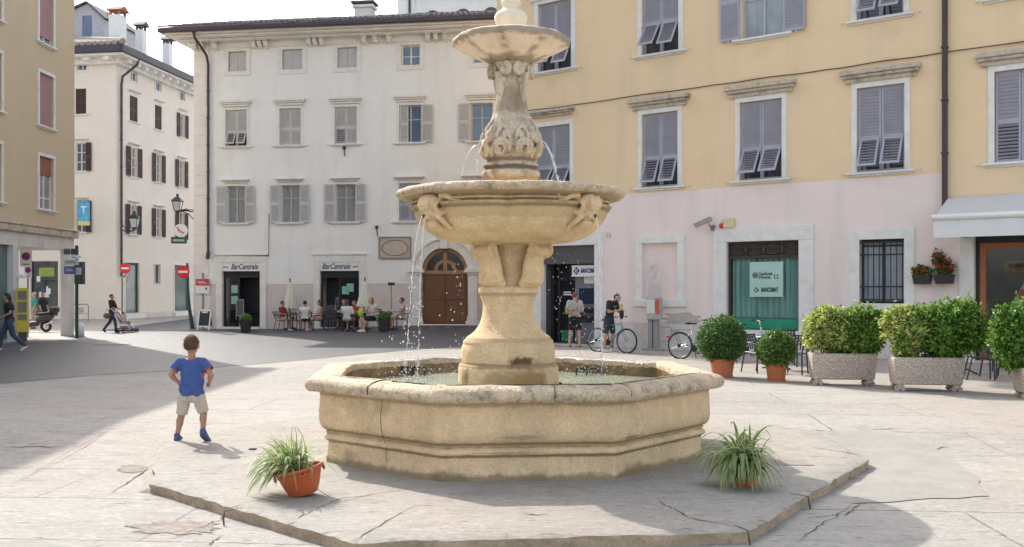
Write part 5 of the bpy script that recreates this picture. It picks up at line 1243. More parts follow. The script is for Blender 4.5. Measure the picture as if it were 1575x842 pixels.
# ================================================================ plants
def leafmesh(name,pts,nrm,size,mats,weights,parent,asp=.5,jit=.6):
    n=len(pts); pts=np.asarray(pts); nrm=np.asarray(nrm)
    a=rng.normal(size=(n,3)); d=nrm+jit*a; d/=np.linalg.norm(d,axis=1)[:,None]
    b=rng.normal(size=(n,3)); s=np.cross(d,b); s/=np.linalg.norm(s,axis=1)[:,None]; u=np.cross(s,d)
    L=size*rng.uniform(.6,1.3,size=(n,1)); 
    dirn=(u+.5*d); dirn/=np.linalg.norm(dirn,axis=1)[:,None]
    p0=pts; p1=pts+dirn*L*.5+s*L*asp*.5; p2=pts+dirn*L; p3=pts+dirn*L*.5-s*L*asp*.5
    V=np.stack([p0,p1,p2,p3],1).reshape(-1,3)
    me=bpy.data.meshes.new(name); me.vertices.add(4*n); me.vertices.foreach_set('co',V.ravel())
    me.loops.add(4*n); me.loops.foreach_set('vertex_index',np.arange(4*n,dtype=np.int32))
    me.polygons.add(n); me.polygons.foreach_set('loop_start',np.arange(0,4*n,4,dtype=np.int32)); me.polygons.foreach_set('loop_total',np.full(n,4,dtype=np.int32))
    for m in mats: me.materials.append(m)
    mi=rng.choice(len(mats),size=n,p=weights) if not callable(weights) else weights(pts)
    me.polygons.foreach_set('material_index',mi.astype(np.int32)); me.update(calc_edges=True)
    o=bpy.data.objects.new(name,me); COL.objects.link(o); o.parent=parent; return o
def leafmat(name,c,rough=.45):
    if name in MATS: return MATS[name]
    m=bpy.data.materials.new(name); m.use_nodes=True; MATS[name]=m; N=m.node_tree.nodes; L=m.node_tree.links; b=N['Principled BSDF']
    b.inputs['Base Color'].default_value=(*c,1); b.inputs['Roughness'].default_value=rough
    tr=N.new('ShaderNodeBsdfTranslucent'); tr.inputs[0].default_value=(*[min(1,v*1.5) for v in c],1)
    mx=N.new('ShaderNodeMixShader'); mx.inputs[0].default_value=.35; L.new(b.outputs[0],mx.inputs[1]); L.new(tr.outputs[0],mx.inputs[2]); L.new(mx.outputs[0],N['Material Output'].inputs[0])
    return m
Lg1=leafmat('leaf_box_green',(.055,.13,.025)); Lg2=leafmat('leaf_box_light',(.12,.22,.04)); Lg3=leafmat('leaf_deep_green',(.025,.07,.015))
Ls1=leafmat('leaf_shrub_green',(.10,.22,.03)); Ls2=leafmat('leaf_shrub_bright',(.20,.34,.05)); Lv=leafmat('leaf_variegated_cream',(.55,.52,.20)); Lv2=leafmat('leaf_variegated_lime',(.34,.42,.10))
M_terra=mat('terracotta',(.46,.15,.065),.75,.1,6,bump=.2,bscale=30,stain=(.50,.24,.14),stainamt=.4,stscale=4)
M_soil=mat('soil',(.05,.035,.025),1,.3,20)
M_bark=mat('bark_brown',(.12,.08,.05),.9,.3,10)
def ball_pts(c,R_,n,inner=.72,fl=1.0,lump=.10,sd=0):
    d=rng.normal(size=(n,3)); d/=np.linalg.norm(d,axis=1)[:,None]
    rr=inner+(1-inner)*rng.random(n)**.6
    lp=np.array([1+lump*noise.noise(Vector((x*2.4+sd,y*2.4,z*2.4)))+lump*.7*noise.noise(Vector((x*6+sd,y*6,z*6))) for x,y,z in d])
    return np.array(c)+d*(R_*rr*lp)[:,None]*np.array([1,1,fl]),d
def terra_pot(par,rt,rb,h):
    mb=MB(); mb.lathe([(0,.0),(rb*.98,.0),(rb,.02),(rb+(rt-rb)*.8,h*.80),(rt*1.0,h*.80),(rt*1.04,h*.83),(rt*1.05,h*.97),(rt*1.02,h),(rt*.93,h),(rt*.9,h*.85),(0,h*.85)],40,cap=False)
    o=mb.build('pot',M_terra,par); autosmooth(o,35)
    mb=MB(); mb.lathe([(rb*1.0,0),(rb*1.06,.0),(rb*1.1,.045),(rb*1.04,.05)],40,cap=False); s=mb.build('saucer',M_terra,o); autosmooth(s,40); return o
def boxwood(px,py,ballpx,bpy_,rpx,label,rt,rb,h,n,wts=(.5,.3,.2)):
    g=G(px,py); k=F/g.y; t=thing('boxwood_shrub',label,'potted shrub',g,0,'round box shrubs in terracotta pots')
    terra_pot(t,rt,rb,h); cx=(ballpx-px)/k; cz=(py-bpy_)/k; Rr=rpx/k
    p,d=ball_pts((cx,0,cz),Rr,n,.70,.98,.14,px)
    p=p+rng.normal(size=p.shape)*.008; keep=p[:,2]>h*.82
    leafmesh('foliage',p[keep],d[keep],.048,[Lg1,Lg2,Lg3],list(wts),t,.55,.9)
    mb=MB(); mb.ell((cx,0,cz),Rr*.74,20,14); mb.tube([(0,0,h*.8),(0,0,cz)],.03,8); mb.build('inner_twigs',Lg3,t,smooth=True)
    mb=MB(); mb.lathe([(0,h*.87),(rt*.9,h*.87)],24,cap=False); mb.build('soil',M_soil,t)
boxwood(1111,580,1111,523,37,'larger dark green box ball in a terracotta pot, nearest the fountain rim',.26,.20,.38,11000)
boxwood(1194,586,1194,538,29.5,'smaller light green box ball in a terracotta pot in front of the cafe chair',.215,.165,.37,9000,(.3,.65,.05))
M_agg=bpy.data.materials.new('pebble_concrete'); m=M_agg; m.use_nodes=True; N=m.node_tree.nodes; L=m.node_tree.links; b=N['Principled BSDF']; b.inputs['Roughness'].default_value=.9
vo=N.new('ShaderNodeTexVoronoi'); vo.inputs['Scale'].default_value=62; tc=N.new('ShaderNodeTexCoord'); L.new(tc.outputs['Object'],vo.inputs[0])
rp=N.new('ShaderNodeValToRGB'); L.new(vo.outputs['Color'],rp.inputs[0]); rp.color_ramp.elements[0].color=(.42,.34,.27,1); rp.color_ramp.elements[1].color=(.88,.79,.69,1); e=rp.color_ramp.elements.new(.55); e.color=(.70,.60,.51,1)
rp2=N.new('ShaderNodeMapRange'); rp2.inputs[1].default_value=.3; rp2.inputs[2].default_value=.62; rp2.inputs[4].default_value=.7; L.new(vo.outputs['Distance'],rp2.inputs[0])
mx=N.new('ShaderNodeMix'); mx.data_type='RGBA'; L.new(rp2.outputs[0],mx.inputs[0]); L.new(rp.outputs[0],mx.inputs[6]); mx.inputs[7].default_value=(.26,.20,.16,1); L.new(mx.outputs[2],b.inputs['Base Color'])
bp=N.new('ShaderNodeBump'); bp.inputs['Strength'].default_value=.8; bp.inputs['Distance'].default_value=.01; bp.invert=True; L.new(vo.outputs['Distance'],bp.inputs['Height']); L.new(bp.outputs[0],b.inputs['Normal'])
def planter(px0,px1,ytop,ybot,yfoot,lobes,label,ncount,spike=None,ang=-6,wfix=None):
    pc=(px0+px1)/2; g=G(pc,yfoot-3); k=F/g.y; w=wfix or (px1-px0)/k; h=(ybot-ytop)/k; ft=(yfoot-ybot)/k
    if wfix: g=G(px0+wfix*k/2,yfoot-3)
    t=thing('planter',label,'planter',g,R(ang),'pebble concrete planters with hedging shrubs')
    d=.46; mb=MB(); 
    poly=lambda e,z:[(-w/2+e,-d/2+e,z),(w/2-e,-d/2+e,z),(w/2-e,d/2-e,z),(-w/2+e,d/2-e,z)]
    vs=poly(.035,ft)+poly(.0,ft+h*.75)+poly(0,ft+h)+poly(.05,ft+h)+poly(.06,ft+h*.75)
    fs=[(3,2,1,0)]+[(4*j+i,4*j+(i+1)%4,4*j+4+(i+1)%4,4*j+4+i) for j in range(4) for i in range(4)]+[(16,17,18,19)]
    mb.add(vs,fs); mb.build('trough',M_agg,t,bevel=.018)
    for sx in(-1,1):
        for sy in(-1,1):
            f=MB(); f.box((sx*(w/2-.12)-.06,sy*(d/2-.09)-.04,ft*.4),(sx*(w/2-.12)+.06,sy*(d/2-.09)+.04,ft+.01)); f.tube([(sx*(w/2-.17),sy*(d/2-.09)-.03,ft*.4),(sx*(w/2-.17),sy*(d/2-.09)+.03,ft*.4)],ft*.40,10); f.tube([(sx*(w/2-.07),sy*(d/2-.09)-.03,ft*.4),(sx*(w/2-.07),sy*(d/2-.09)+.03,ft*.4)],ft*.40,10)
            f.build('foot',M_agg,t)
    mb=MB(); mb.box((-w/2+.07,-d/2+.07,ft+h*.8),(w/2-.07,d/2-.07,ft+h*.86)); mb.build('soil',M_soil,t)
    P=[];D=[];Wt=[]
    for (lx,ly,lr,fl,var) in lobes:
        X=(lx-pc)/k if not wfix else (lx-(px0+wfix*k/2))/k; Z=(yfoot-3-ly)/k+.03; R_=lr/k*.94
        n=int(ncount*(R_**1.5)); p,dd=ball_pts((X,rng.normal()*.05,Z),R_,n,.40,fl,.62,lx)
        p[:,1]*=.85; P.append(p); D.append(dd); Wt.append(np.full(n,var))
    P=np.concatenate(P);D=np.concatenate(D);Wt=np.concatenate(Wt)
    keep=P[:,2]>ft+h*.8; P,D,Wt=P[keep],D[keep],Wt[keep]
    def wfun(pts): 
        q=rng.random(len(pts)); base=np.where(q<.55,0,np.where(q<.85,1,2)); v=np.where(rng.random(len(pts))<Wt,np.where(rng.random(len(pts))<.5,3,4),base); return v
    leafmesh('foliage',P,D,.075,[Ls1,Ls2,Lg3,Lv,Lv2],wfun,t,.5,.9)
    mb=MB()
    for j in range(9):
        x=(random.uniform(-.36,.36))*w; mb.tube([(x,random.uniform(-.05,.05),ft+h*.8),(x*1.1+random.uniform(-.08,.08),random.uniform(-.1,.1),ft+h+.25),(x*1.2+random.uniform(-.12,.12),random.uniform(-.1,.1),ft+h+.6)],[.014,.011,.005],6)
    mb.build('stems',M_bark,t)
    if spike:
        X=(spike[0]-pc)/k; n=70; zz=np.linspace((yfoot-3-spike[2])/k,(yfoot-3-spike[1])/k,n); p=np.stack([X+.10*(zz-zz[0])+rng.normal(size=n)*.025,rng.normal(size=n)*.025,zz],1); dd=rng.normal(size=(n,3)); dd/=np.linalg.norm(dd,axis=1)[:,None]
        leafmesh('shoot',p,dd,.07,[Ls1,Ls2],[.5,.5],t,.5)
    return t
planter(1247,1343,546,586,595,[(1262,512,26,1.1,.75),(1290,510,30,1.05,.5),(1318,505,30,1.05,.15),(1340,500,22,1,.05),(1272,492,20,.9,.7),(1330,520,27,1,.1),(1296,528,28,.8,.3),(1338,532,14,.9,.1)],'pebble concrete planter with a half yellow variegated shrub, nearest the small box ball',26000)
planter(1372,1476,552,594,604,[(1384,500,25,1,.7),(1400,515,27,1,.6),(1430,508,34,1,.05),(1462,500,32,1.05,0),(1485,508,28,1.1,0),(1452,528,34,.8,0),(1402,492,20,.9,.5),(1483,486,20,1,0),(1395,540,18,.8,.5),(1498,528,15,1,0)],'middle pebble concrete planter whose shrub has a tall shoot on its right side',26000,spike=(1484,450,478))
planter(1566,1660,568,607,616,[(1556,520,26,1.3,0),(1575,500,28,1.1,0),(1562,548,24,1,0),(1600,510,38,1.2,.1),(1552,495,18,1,0),(1590,540,30,1,0),(1640,515,35,1.1,0)],'rightmost pebble concrete planter cut off by the picture edge',24000,wfix=1.2)
# ---- spider plants
Sp1=leafmat('blade_green',(.10,.19,.045)); Sp2=leafmat('blade_cream_edge',(.50,.55,.28)); Sp3=leafmat('blade_dry',(.42,.33,.18))
def blades(par,c,n,lmin,lmax,lean=(0,0),w=.011,droop=1.0,upright=.0,seed=1,fan=None):
    rd=random.Random(seed); mb=MB()
    for i in range(n):
        a=rd.uniform(0,2*math.pi) if fan is None else rd.gauss(fan[0],fan[1]); L_=rd.uniform(lmin,lmax); el=rd.uniform(.35,1.35)+upright; S=9
        p=Vector((c[0]+rd.gauss(0,.045),c[1]+rd.gauss(0,.045),c[2])); d=Vector((math.cos(a)*math.cos(el)+lean[0],math.sin(a)*math.cos(el)+lean[1],math.sin(el))).normalized()
        side=Vector((-math.sin(a),math.cos(a),0)); rows=[]; ww=w*rd.uniform(.7,1.25)
        for s in range(S+1):
            t=s/S; wd=ww*(1-t**2.2)*(.5+.5*min(1,t*5)); up=side.cross(d).normalized()
            rows.append([p-side*wd-up*0+Vector((0,0,.25*wd)),p-side*wd*.55,p+side*wd*.55,p+side*wd+Vector((0,0,.25*wd))])
            d=(d+Vector((0,0,-droop*(.10+.30*t)*rd.uniform(.7,1.3)))).normalized(); p=p+d*L_/S
            if p.z<.012: p.z=.012; d.z=max(d.z,0); d.normalize()
        vs=[v for r_ in rows for v in r_]; fs=[];b=len(mb.v)
        mb.v+=[tuple(v) for v in vs]; dry=rd.random()<.06
        for s in range(S):
            for j in range(3):
                mb.f.append((b+4*s+j,b+4*s+j+1,b+4*s+5+j,b+4*s+4+j)); mb.m.append(2 if dry else (0 if j==1 else 1))
    return mb.build('leaves',[Sp1,Sp2,Sp3],par,smooth=True)
g=G(465,763,0); t=thing('spider_plant','spider plant leaning out of a tilted orange plastic bowl pot left of the fountain','potted plant',g,0)
prof=[(0,0),(.115,0),(.13,.02),(.16,.09),(.185,.165),(.195,.20),(.215,.205),(.225,.22),(.22,.235),(.195,.235),(.18,.17),(0,.15)]
mb=MB(); T_=Matrix.Translation((0,0,.0))@Matrix.Rotation(R(-13),4,'Y')@Matrix.Translation((.02,0,.015)); mb.lathe(prof,40,cap=False,M=T_)
for k in range(4):
    a=R(20+90*k); mb.tube([T_@Vector((.215*math.cos(a+d),.215*math.sin(a+d),.20-.03*abs(math.cos(d*14)))) for d in(-.16,-.1,0,.1,.16)],.012,6)
o=mb.build('pot',mat('orange_plastic',(.46,.10,.03),.45,.06,4),t); autosmooth(o,40)
blades(t,(-.10,0,.22),260,.24,.52,lean=(-.50,0),w=.014,droop=1.0,seed=3); blades(t,(-.06,0,.22),80,.20,.36,lean=(-.1,0),w=.010,droop=.35,upright=.3,seed=4); 
mb=MB()
for q in range(3):
    mb.tube([(-.08+.02*q,0,.25),(-.09+.03*q,.0,.42),(-.10+.05*q,.01,.52),(-.085+.02*q,0,.60)],.003,5)
mb.build('runner',Sp3,t); mb=MB(); mb.tube([(.12,-.02,.08),(.2,-.05,.03),(.26,-.09,.01)],.003,5); mb.build('runner',Sp3,t)
g=G(1147,747,0); t=thing('spider_plant','broad drooping spider plant hiding its small terracotta pot right of the fountain','potted plant',g,0)
mb=MB(); mb.lathe([(0,0),(.09,0),(.13,.16),(.14,.16),(.14,.195),(.12,.195),(.115,.15),(0,.15)],32,cap=False); autosmooth(mb.build('pot',M_terra,t),40)
mb=MB(); mb.lathe([(.09,0),(.11,.0),(.118,.02),(.10,.02)],32,cap=False); autosmooth(mb.build('saucer',M_terra,t),40)
blades(t,(-.05,-.02,.21),170,.30,.60,lean=(-.20,-.30),w=.019,droop=1.35,seed=8); blades(t,(-.02,-.08,.20),70,.28,.42,lean=(-.1,-.9),w=.018,droop=1.1,seed=18); blades(t,(0,0,.21),45,.22,.37,w=.017,droop=.6,upright=.2,seed=9)
# ---- flower boxes on the wall
M_box=mat('flower_box_green',(.025,.03,.028),.5); Fl=leafmat('petal_red',(.50,.03,.03)); 
for px0,px1,py0,py1,lab,nf in((1407,1436,426,437.6,'small wall box of low red flowers left of the taller one',60),(1440,1471,425,437,'wall box with taller red geraniums beside the awning',130)):
    a,b=Yf.uz(px0,py1),Yf.uz(px1,py1); w_=b[0]-a[0]; zt_=.24
    M_=Yf.root.matrix_world@Vector(((a[0]+b[0])/2,-.18,a[1])); t=thing('flower_box',lab,'flower box',M_,Yf.a,'flower boxes on the pink wall')
    mb=MB(); mb.add([(-w_/2+.04,-.07,0),(w_/2-.04,-.07,0),(w_/2-.04,.08,0),(-w_/2+.04,.08,0),(-w_/2,-.1,zt_),(w_/2,-.1,zt_),(w_/2,.1,zt_),(-w_/2,.1,zt_)],[(3,2,1,0),(4,5,6,7),(0,1,5,4),(1,2,6,5),(2,3,7,6),(3,0,4,7)]); mb.cbox((0,.14,zt_*.8),(.1,.1,.05)); mb.build('trough',M_box,t)
    tall=nf>100; P,D=ball_pts((0,0,zt_+(.18 if tall else .1)),.28,700,.2,.8 if tall else .5,.3); P[:,1]*=.5; P[:,0]*=w_*1.1/.56
    if tall: P2,D2=ball_pts((-.14,0,zt_+.42),.16,300,.2,1.3,.3); P=np.concatenate([P,P2]); D=np.concatenate([D,D2])
    k_=P[:,2]>zt_-.05; leafmesh('foliage',P[k_],D[k_],.06,[Lg1,Ls1],[.6,.4],t,.8,1.2)
    ii=rng.choice(len(P),nf); Q=P[ii]+rng.normal(size=(nf,3))*.03; Q[:,1]-=.06; kk=Q[:,2]>zt_; tag(leafmesh('flowers',Q[kk],D[ii][kk],.065,[Fl],[1.],t,1.,1.2),kind='stuff')
# ================================================================ cafe furniture
M_cm=mat('chair_charcoal',(.04,.036,.04),.45,.1,5); M_tt=mat('table_top_pale',(.50,.50,.49),.35,.05,4); M_alu=mat('aluminium',(.55,.55,.56),.35,metal=.7)
def make_chair(label,m=None,detail=True,group='dark cafe chairs'):
    m=m or M_cm; t=thing('cafe_chair',label,'chair',(0,0,0),0,group)     # faces -y
    s=MB(); s.box((-.22,-.22,.43),(.22,.20,.455)); s.build('seat',m,t,bevel=.01)
    b=MB(); n=7 if detail else 4
    lean=lambda z:.20+.16*(z-.45)/.4
    for k in range(n): x=-.19+.38*k/(n-1); b.add([(x-.017,lean(.5),.50),(x+.017,lean(.5),.50),(x+.017,lean(.80),.80),(x-.017,lean(.80),.80),(x-.017,lean(.5)+.012,.50),(x+.017,lean(.5)+.012,.50),(x+.017,lean(.80)+.012,.80),(x-.017,lean(.80)+.012,.80)],[(0,1,2,3),(7,6,5,4),(0,4,5,1),(1,5,6,2),(2,6,7,3),(3,7,4,0)])
    for z in((.62,.68,.74,.80) if detail else(.70,.80)): b.box((-.21,lean(z)-.006,z),(.21,lean(z)+.016,z+.026))
    b.build('backrest',m,t)
    for sx in(-1,1):
        l=MB(); l.tube([(sx*.21,-.21,0),(sx*.205,-.20,.45),(sx*.22,-.17,.62)],.017,6); l.build('leg',m,t)
        l=MB(); l.tube([(sx*.215,.30,0),(sx*.205,.20,.45),(sx*.21,.365,.83)],.017,6); l.build('leg',m,t)
        a=MB(); a.tube([(sx*.22,-.18,.62),(sx*.23,-.05,.65),(sx*.225,.27,.655)],.016,6); a.build('armrest',m,t)
    return t
def make_table(label,top=None,m=None,w=.7,group='square cafe tables'):
    t=thing('cafe_table',label,'table',(0,0,0),0,group); m=m or M_cm
    s=MB(); s.box((-w/2,-w/2,.71),(w/2,w/2,.735)); s.build('tabletop',top or M_tt,t,bevel=.008)
    p=MB(); p.tube([(0,0,.05),(0,0,.71)],.03,8); p.build('pedestal',m,t)
    p=MB()
    for k in range(4):
        a=R(45+90*k); p.tube([(0,0,.09),(.12*math.cos(a),.12*math.sin(a),.10),(.26*math.cos(a),.26*math.sin(a),.03),(.33*math.cos(a),.33*math.sin(a),.012)],.02,6)
    p.build('foot',m,t); return t
def place(o,px,py,rz,label=None,z=None):
    g=G(px,py); o.location=g; o.rotation_euler=(0,0,R(rz))
    if label: o['label']=label
    return g
ch0=make_chair('charcoal lattice back chair directly behind the small box ball, turned away from the table'); place(ch0,1166,573,28)
right_ch=[(1222,576,-30,'charcoal lattice back chair between the small box ball and the first planter'),(1246,566,-160,'charcoal chair behind the first planter beside the green shop window'),(1206,560,170,'charcoal chair on the wall side of the table, its back towards the green window'),
          (1509,584,75,'charcoal arm chair just right of the middle planter, seen from the side'),(1536,581,12,'charcoal lattice back chair in front of the orange wooden door'),(1549,572,-60,'charcoal chair half behind the rightmost planter'),(1440,566,170,'charcoal chair hidden behind the shrub of the middle planter')]
for px,py,rz,lab in right_ch:
    c=dup(ch0,G(px,py),R(rz),lab)
tb0=make_table('pale topped square table behind the small box ball'); place(tb0,1194,568,10)
dup(tb0,G(1478,575),R(12),'pale topped square table behind the middle planter')
# terrace by the bar
M_cb=mat('wicker_black',(.03,.03,.033),.6); 
ch1=make_chair('black chair of the man in the red shirt on the bar terrace',M_cb,False,'black chairs on the bar terrace'); place(ch1,434,508,75)
terr=[(414,506,-80,'black chair left of the man in the red shirt, beside the first bar door'),(404,504,20,'empty black chair with its back to the square, left of the red shirted man'),(452,509,175,'black chair pushed in on the wall side beside the left parasol'),
      (470,510,2,'black chair carrying the person in the white vest, seen from behind'),(489,509,-70,'black chair of the woman with long brown hair on the terrace'),(517,510,60,'empty black chair in front of the second bar door, facing right'),(535,511,5,'black chair of the person in the white shirt with back turned'),
      (551,508,-90,'black chair behind the person in the white shirt beside the doorway'),(573,511,-75,'black chair of the blond woman in black shorts'),(618,508,-85,'black chair at the right end of the terrace near the wooden door'),(596,506,80,'empty black chair left of the rightmost seated person'),(386,505,100,'black chair beside the left green topped planter'),(507,506,-20,'empty black chair in the shade at the left side of the second bar door')]
for px,py,rz,lab in terr: dup(ch1,G(px,py),R(rz),lab)
tb1=make_table('black square table of the man in the red shirt',M_cb,M_cb,.75,'black tables on the bar terrace'); place(tb1,450,508,5)
for px,py,lab in((480,505,'black table between the person in the white vest and the long haired woman'),(391,505,'empty black table beside the first bar door'),(526,507,'black table with white cups in front of the second bar door'),(556,509,'black table left of the blond woman'),(600,507,'black table at the right end of the terrace')):
    dup(tb1,G(px,py),R(5),lab)
M_cup=mat('white_china',(.8,.8,.8),.3)
for dx,h_,lab in((-.15,.07,'white cup on the table in front of the second bar door'),(.14,.12,'white napkin holder on the table in front of the second bar door')):
    g=G(526,507); mb=MB(); mb.lathe([(0,0),(.03,0),(.045,h_*.6),(.05,h_),(.042,h_),(.03,.01),(0,.01)],16,cap=False); mb.tube([(.045,0,h_*.8),(.075,0,h_*.6),(.045,0,h_*.3)],.006,5); tag(mb.build('cup' if h_<.1 else 'napkin_holder',M_cup,smooth=True,loc=g+Vector((dx,-.1,.737))),lab,'cup' if h_<.1 else 'napkin holder')
# closed parasols
M_par=mat('parasol_cream',(.66,.66,.56),.8,.05,4,streak=((.52,.52,.44),5,.5))
def parasol(px,py,top,label,lean=0,first=[None]):
    g=G(px,py); k=F/g.y; t=thing('parasol',label,'parasol',g,0,'closed cream parasols on the bar terrace'); h=(py-top)/k
    mb=MB(); mb.tube([(0,0,.0),(lean,0,h)],.024,8); mb.ell((lean,0,h+.05),(.035,.035,.06)); mb.build('pole',M_iron,t)
    mb=MB(); mb.lathe([(0,0),(.3,0),(.3,.06),(.05,.09),(.04,.3)],16); mb.build('base',M_iron,t)
    z0,z1=.95,h-.08; vs=[];S=32;rows=14
    for j in range(rows+1):
        q=j/rows; z=z0+(z1-z0)*q; rr=.19*(1-q)**.8+.07+.03*(1-q) if j<rows else .03
        for i in range(S):
            th=2*math.pi*i/S; f=1+.16*math.cos(8*th+q*1.2)*(1-q*.5); vs.append((rr*f*math.cos(th)+lean*z/h,rr*f*math.sin(th),z+(.04*math.cos(8*th) if j==0 else 0)))
    mb=MB(); mb.add(vs,[(j*S+i,j*S+(i+1)%S,(j+1)*S+(i+1)%S,(j+1)*S+i) for j in range(rows) for i in range(S)]+[tuple(range(rows*S,rows*S+S))]); mb.build('canopy',M_par,t,smooth=True)
    return t
parasol(446,507,432,'closed cream parasol between the two bar doors'); parasol(559,507,431,'closed cream parasol right of the second bar door, leaning slightly',.06)
# black pots with clipped green
for px,py,lab in((378,512,'tall black planter with round clipped green bush in front of the first bar door'),(591,511,'tall black planter with round clipped green bush beside the seated blond woman')):
    g=G(px,py); t=thing('bush_planter',lab,'planter',g,0,'black planters on the bar terrace')
    mb=MB(); mb.add([(-.15,-.15,0),(.15,-.15,0),(.15,.15,0),(-.15,.15,0),(-.22,-.22,.55),(.22,-.22,.55),(.22,.22,.55),(-.22,.22,.55)],[(3,2,1,0),(4,5,6,7),(0,1,5,4),(1,2,6,5),(2,3,7,6),(3,0,4,7)]); mb.build('pot',M_cb,t,bevel=.01)
    P,D=ball_pts((0,0,.58),.25,2600,.7,.85,.08); k_=P[:,2]>.52; leafmesh('foliage',P[k_],D[k_],.04,[Ls1,Lg2],[.5,.5],t,.6)
    mb=MB(); mb.ell((0,0,.56),(.19,.19,.17)); mb.build('inner_twigs',Lg3,t)
# standing menu frames, A board, poles, signs
def signpost(px,py,ptop,label,cat,name,r_=.03):
    g=G(px,py); k=F/g.y; t=thing(name,label,cat,g,0); h=(py-ptop)/k; mb=MB(); mb.tube([(0,0,0),(0,0,h)],r_,8); mb.build('pole',mat('pole_grey',(.22,.23,.23),.5),t); return t,h,k
t,h,k=signpost(602,506,437,'thin grey pole with a small black box on top beside the terrace end','lamp','terrace_lamp',.022); mb=MB(); mb.cbox((0,0,h),(.26,.2,.12)); mb.build('lamp_head',M_iron,t)
g=G(316,508); t=thing('sandwich_board','white framed black chalk sandwich board at the corner of the bar building','sign',g,R(-8)); 
for sd_ in(-1,1):
    T_=Matrix.Rotation(R(sd_*-13),4,'X')@Matrix.Translation((0,0,0)); mb=MB(); off=Matrix.Translation((0,sd_*.22,0))
    for b_ in(((-.30,-.02,0),(-.24,.02,.92)),((.24,-.02,0),(.30,.02,.92)),((-.30,-.02,.86),(.30,.02,.94)),((-.24,-.02,.14),(.24,.02,.20))): mb.box(b_[0],b_[1],0,off@Matrix.Rotation(R(sd_*13),4,'X'))
    mb.build('frame',M_paper,t); mb=MB(); mb.box((-.24,-.008,.20),(.24,.008,.86),0,off@Matrix.Rotation(R(sd_*13),4,'X')); mb.build('blackboard',mat('chalkboard',(.03,.035,.04),.7,.3,9),t)
mb=MB(); mb.box((-.13,-.03,.78),(.13,-.02,.84),0,Matrix.Translation((0,-.22,0))@Matrix.Rotation(-R(13),4,'X')) ; mb.build('header',M_paper,t)
a=Wf.uz(312,440); 
t,h,k=signpost(312,506,420,'grey post carrying a red and white notice panel at the corner of the bar building','sign','notice_post',.04)
mb=MB(); z0=(506-452)/k; z1=(506-429)/k; zm=z0+(z1-z0)*.52; mb.box((-.32,-.08,z0),(.32,-.03,zm),0); mb.box((-.32,-.08,zm),(.32,-.03,z1),1); p_=mb.build('panel',[M_paper,mat('sign_red',(.55,.06,.05),.5)],t,bevel=.01)
text('NICOLIS',.11,(0,-.085,(zm+z1)/2),p_,M_paper) if False else None
mb=MB(); mb.box((-.2,-.084,zm+.12),(.2,-.081,zm+.15)); mb.box((-.24,-.084,zm+.19),(.1,-.081,zm+.215)); mb.build('writing',M_paper,p_); mb=MB(); mb.box((.14,-.084,z0+.18),(.22,-.081,z0+.28)); mb.build('writing',M_ink,p_)
# menu stand by first bar door
g=G(369,507); t=thing('menu_stand','tall narrow grey menu stand in front of the first bar door','sign',g,0); mb=MB()
for x in(-.18,.16): mb.box((x,-.01,.45),(x+.02,.01,1.35))
mb.box((-.18,-.01,1.33),(.18,.01,1.36)); mb.box((-.18,-.01,.62),(.18,.01,.64)); mb.tube([(0,0,0),(0,0,.62)],.015,6); mb.box((-.15,-.15,0),(.15,.15,.02)); mb.build('frame',M_alu,t); mb=MB(); mb.box((-.16,-.006,.64),(.16,.006,1.33)); mb.build('panel',mat('menu_print',(.10,.10,.10),.6,.6,22),t)
# no entry signs
M_red=mat('traffic_red',(.62,.02,.03),.4,.03,2)
def noentry(par,x,y,z,rr):
    mb=MB(); mb.tube([(x,y,z),(x,y-.02,z)],rr,28); s=mb.build('sign_disc',M_red,par); mb=MB(); mb.box((x-rr*.72,y-.026,z-rr*.17),(x+rr*.72,y-.021,z+rr*.17)); mb.build('white_bar',M_paper,s)
g=G(193,498); k=F/g.y; t=thing('no_entry_sign','round red no entry sign on the left, fixed beside the downpipe of the cream building','road sign',g,0,'round red no entry signs'); mb=MB(); h=(498-428)/k; mb.tube([(-.18,0,0),(-.18,0,h*1.0),(0,0,h+.15)],.035,8); mb.build('pole',M_pipe,t); noentry(t,0,-.05,(498-413)/k,.29)
g=G(290,506); k=F/g.y; t=thing('no_entry_sign','round red no entry sign on the leaning dark green post by the bar building','road sign',g,0,'round red no entry signs'); mb=MB(); mb.tube([(.18,0,0),(.03,0,1.0),(-.04,0,2.0),(-.06,0,(506-405)/k)],[.10,.075,.06,.05],10); mb.build('pole',mat('dark_green_post',(.015,.05,.04),.5),t); noentry(t,-.22,-.09,(506-418.5)/k,.30)
# street lanterns
def lantern(mb,c,s):
    x,y,z=c; q=[(-1,-1),(1,-1),(1,1),(-1,1)]
    vb=[(x+a*.13*s,y+b*.13*s,z) for a,b in q]; vt=[(x+a*.22*s,y+b*.22*s,z+.5*s) for a,b in q]
    for a,b in zip(vb,vt): mb.tube([a,b],.018*s,5)
    for k_ in range(4): mb.tube([vb[k_],vb[(k_+1)%4]],.02*s,5); mb.tube([vt[k_],vt[(k_+1)%4]],.03*s,5)
    vv=[(x+a*.27*s,y+b*.27*s,z+.5*s) for a,b in q]+[(x+a*.09*s,y+b*.09*s,z+.72*s) for a,b in q]
    mb.add(vv,[(3,2,1,0),(0,1,5,4),(1,2,6,5),(2,3,7,6),(3,0,4,7),(4,5,6,7)]); mb.ell((x,y,z+.80*s),(.07*s,.07*s,.10*s)); mb.cbox((x,y,z-.04*s),(.16*s,.16*s,.1*s))
M_lgl=mat('lantern_glass',(.45,.52,.52),.15,.1,3)
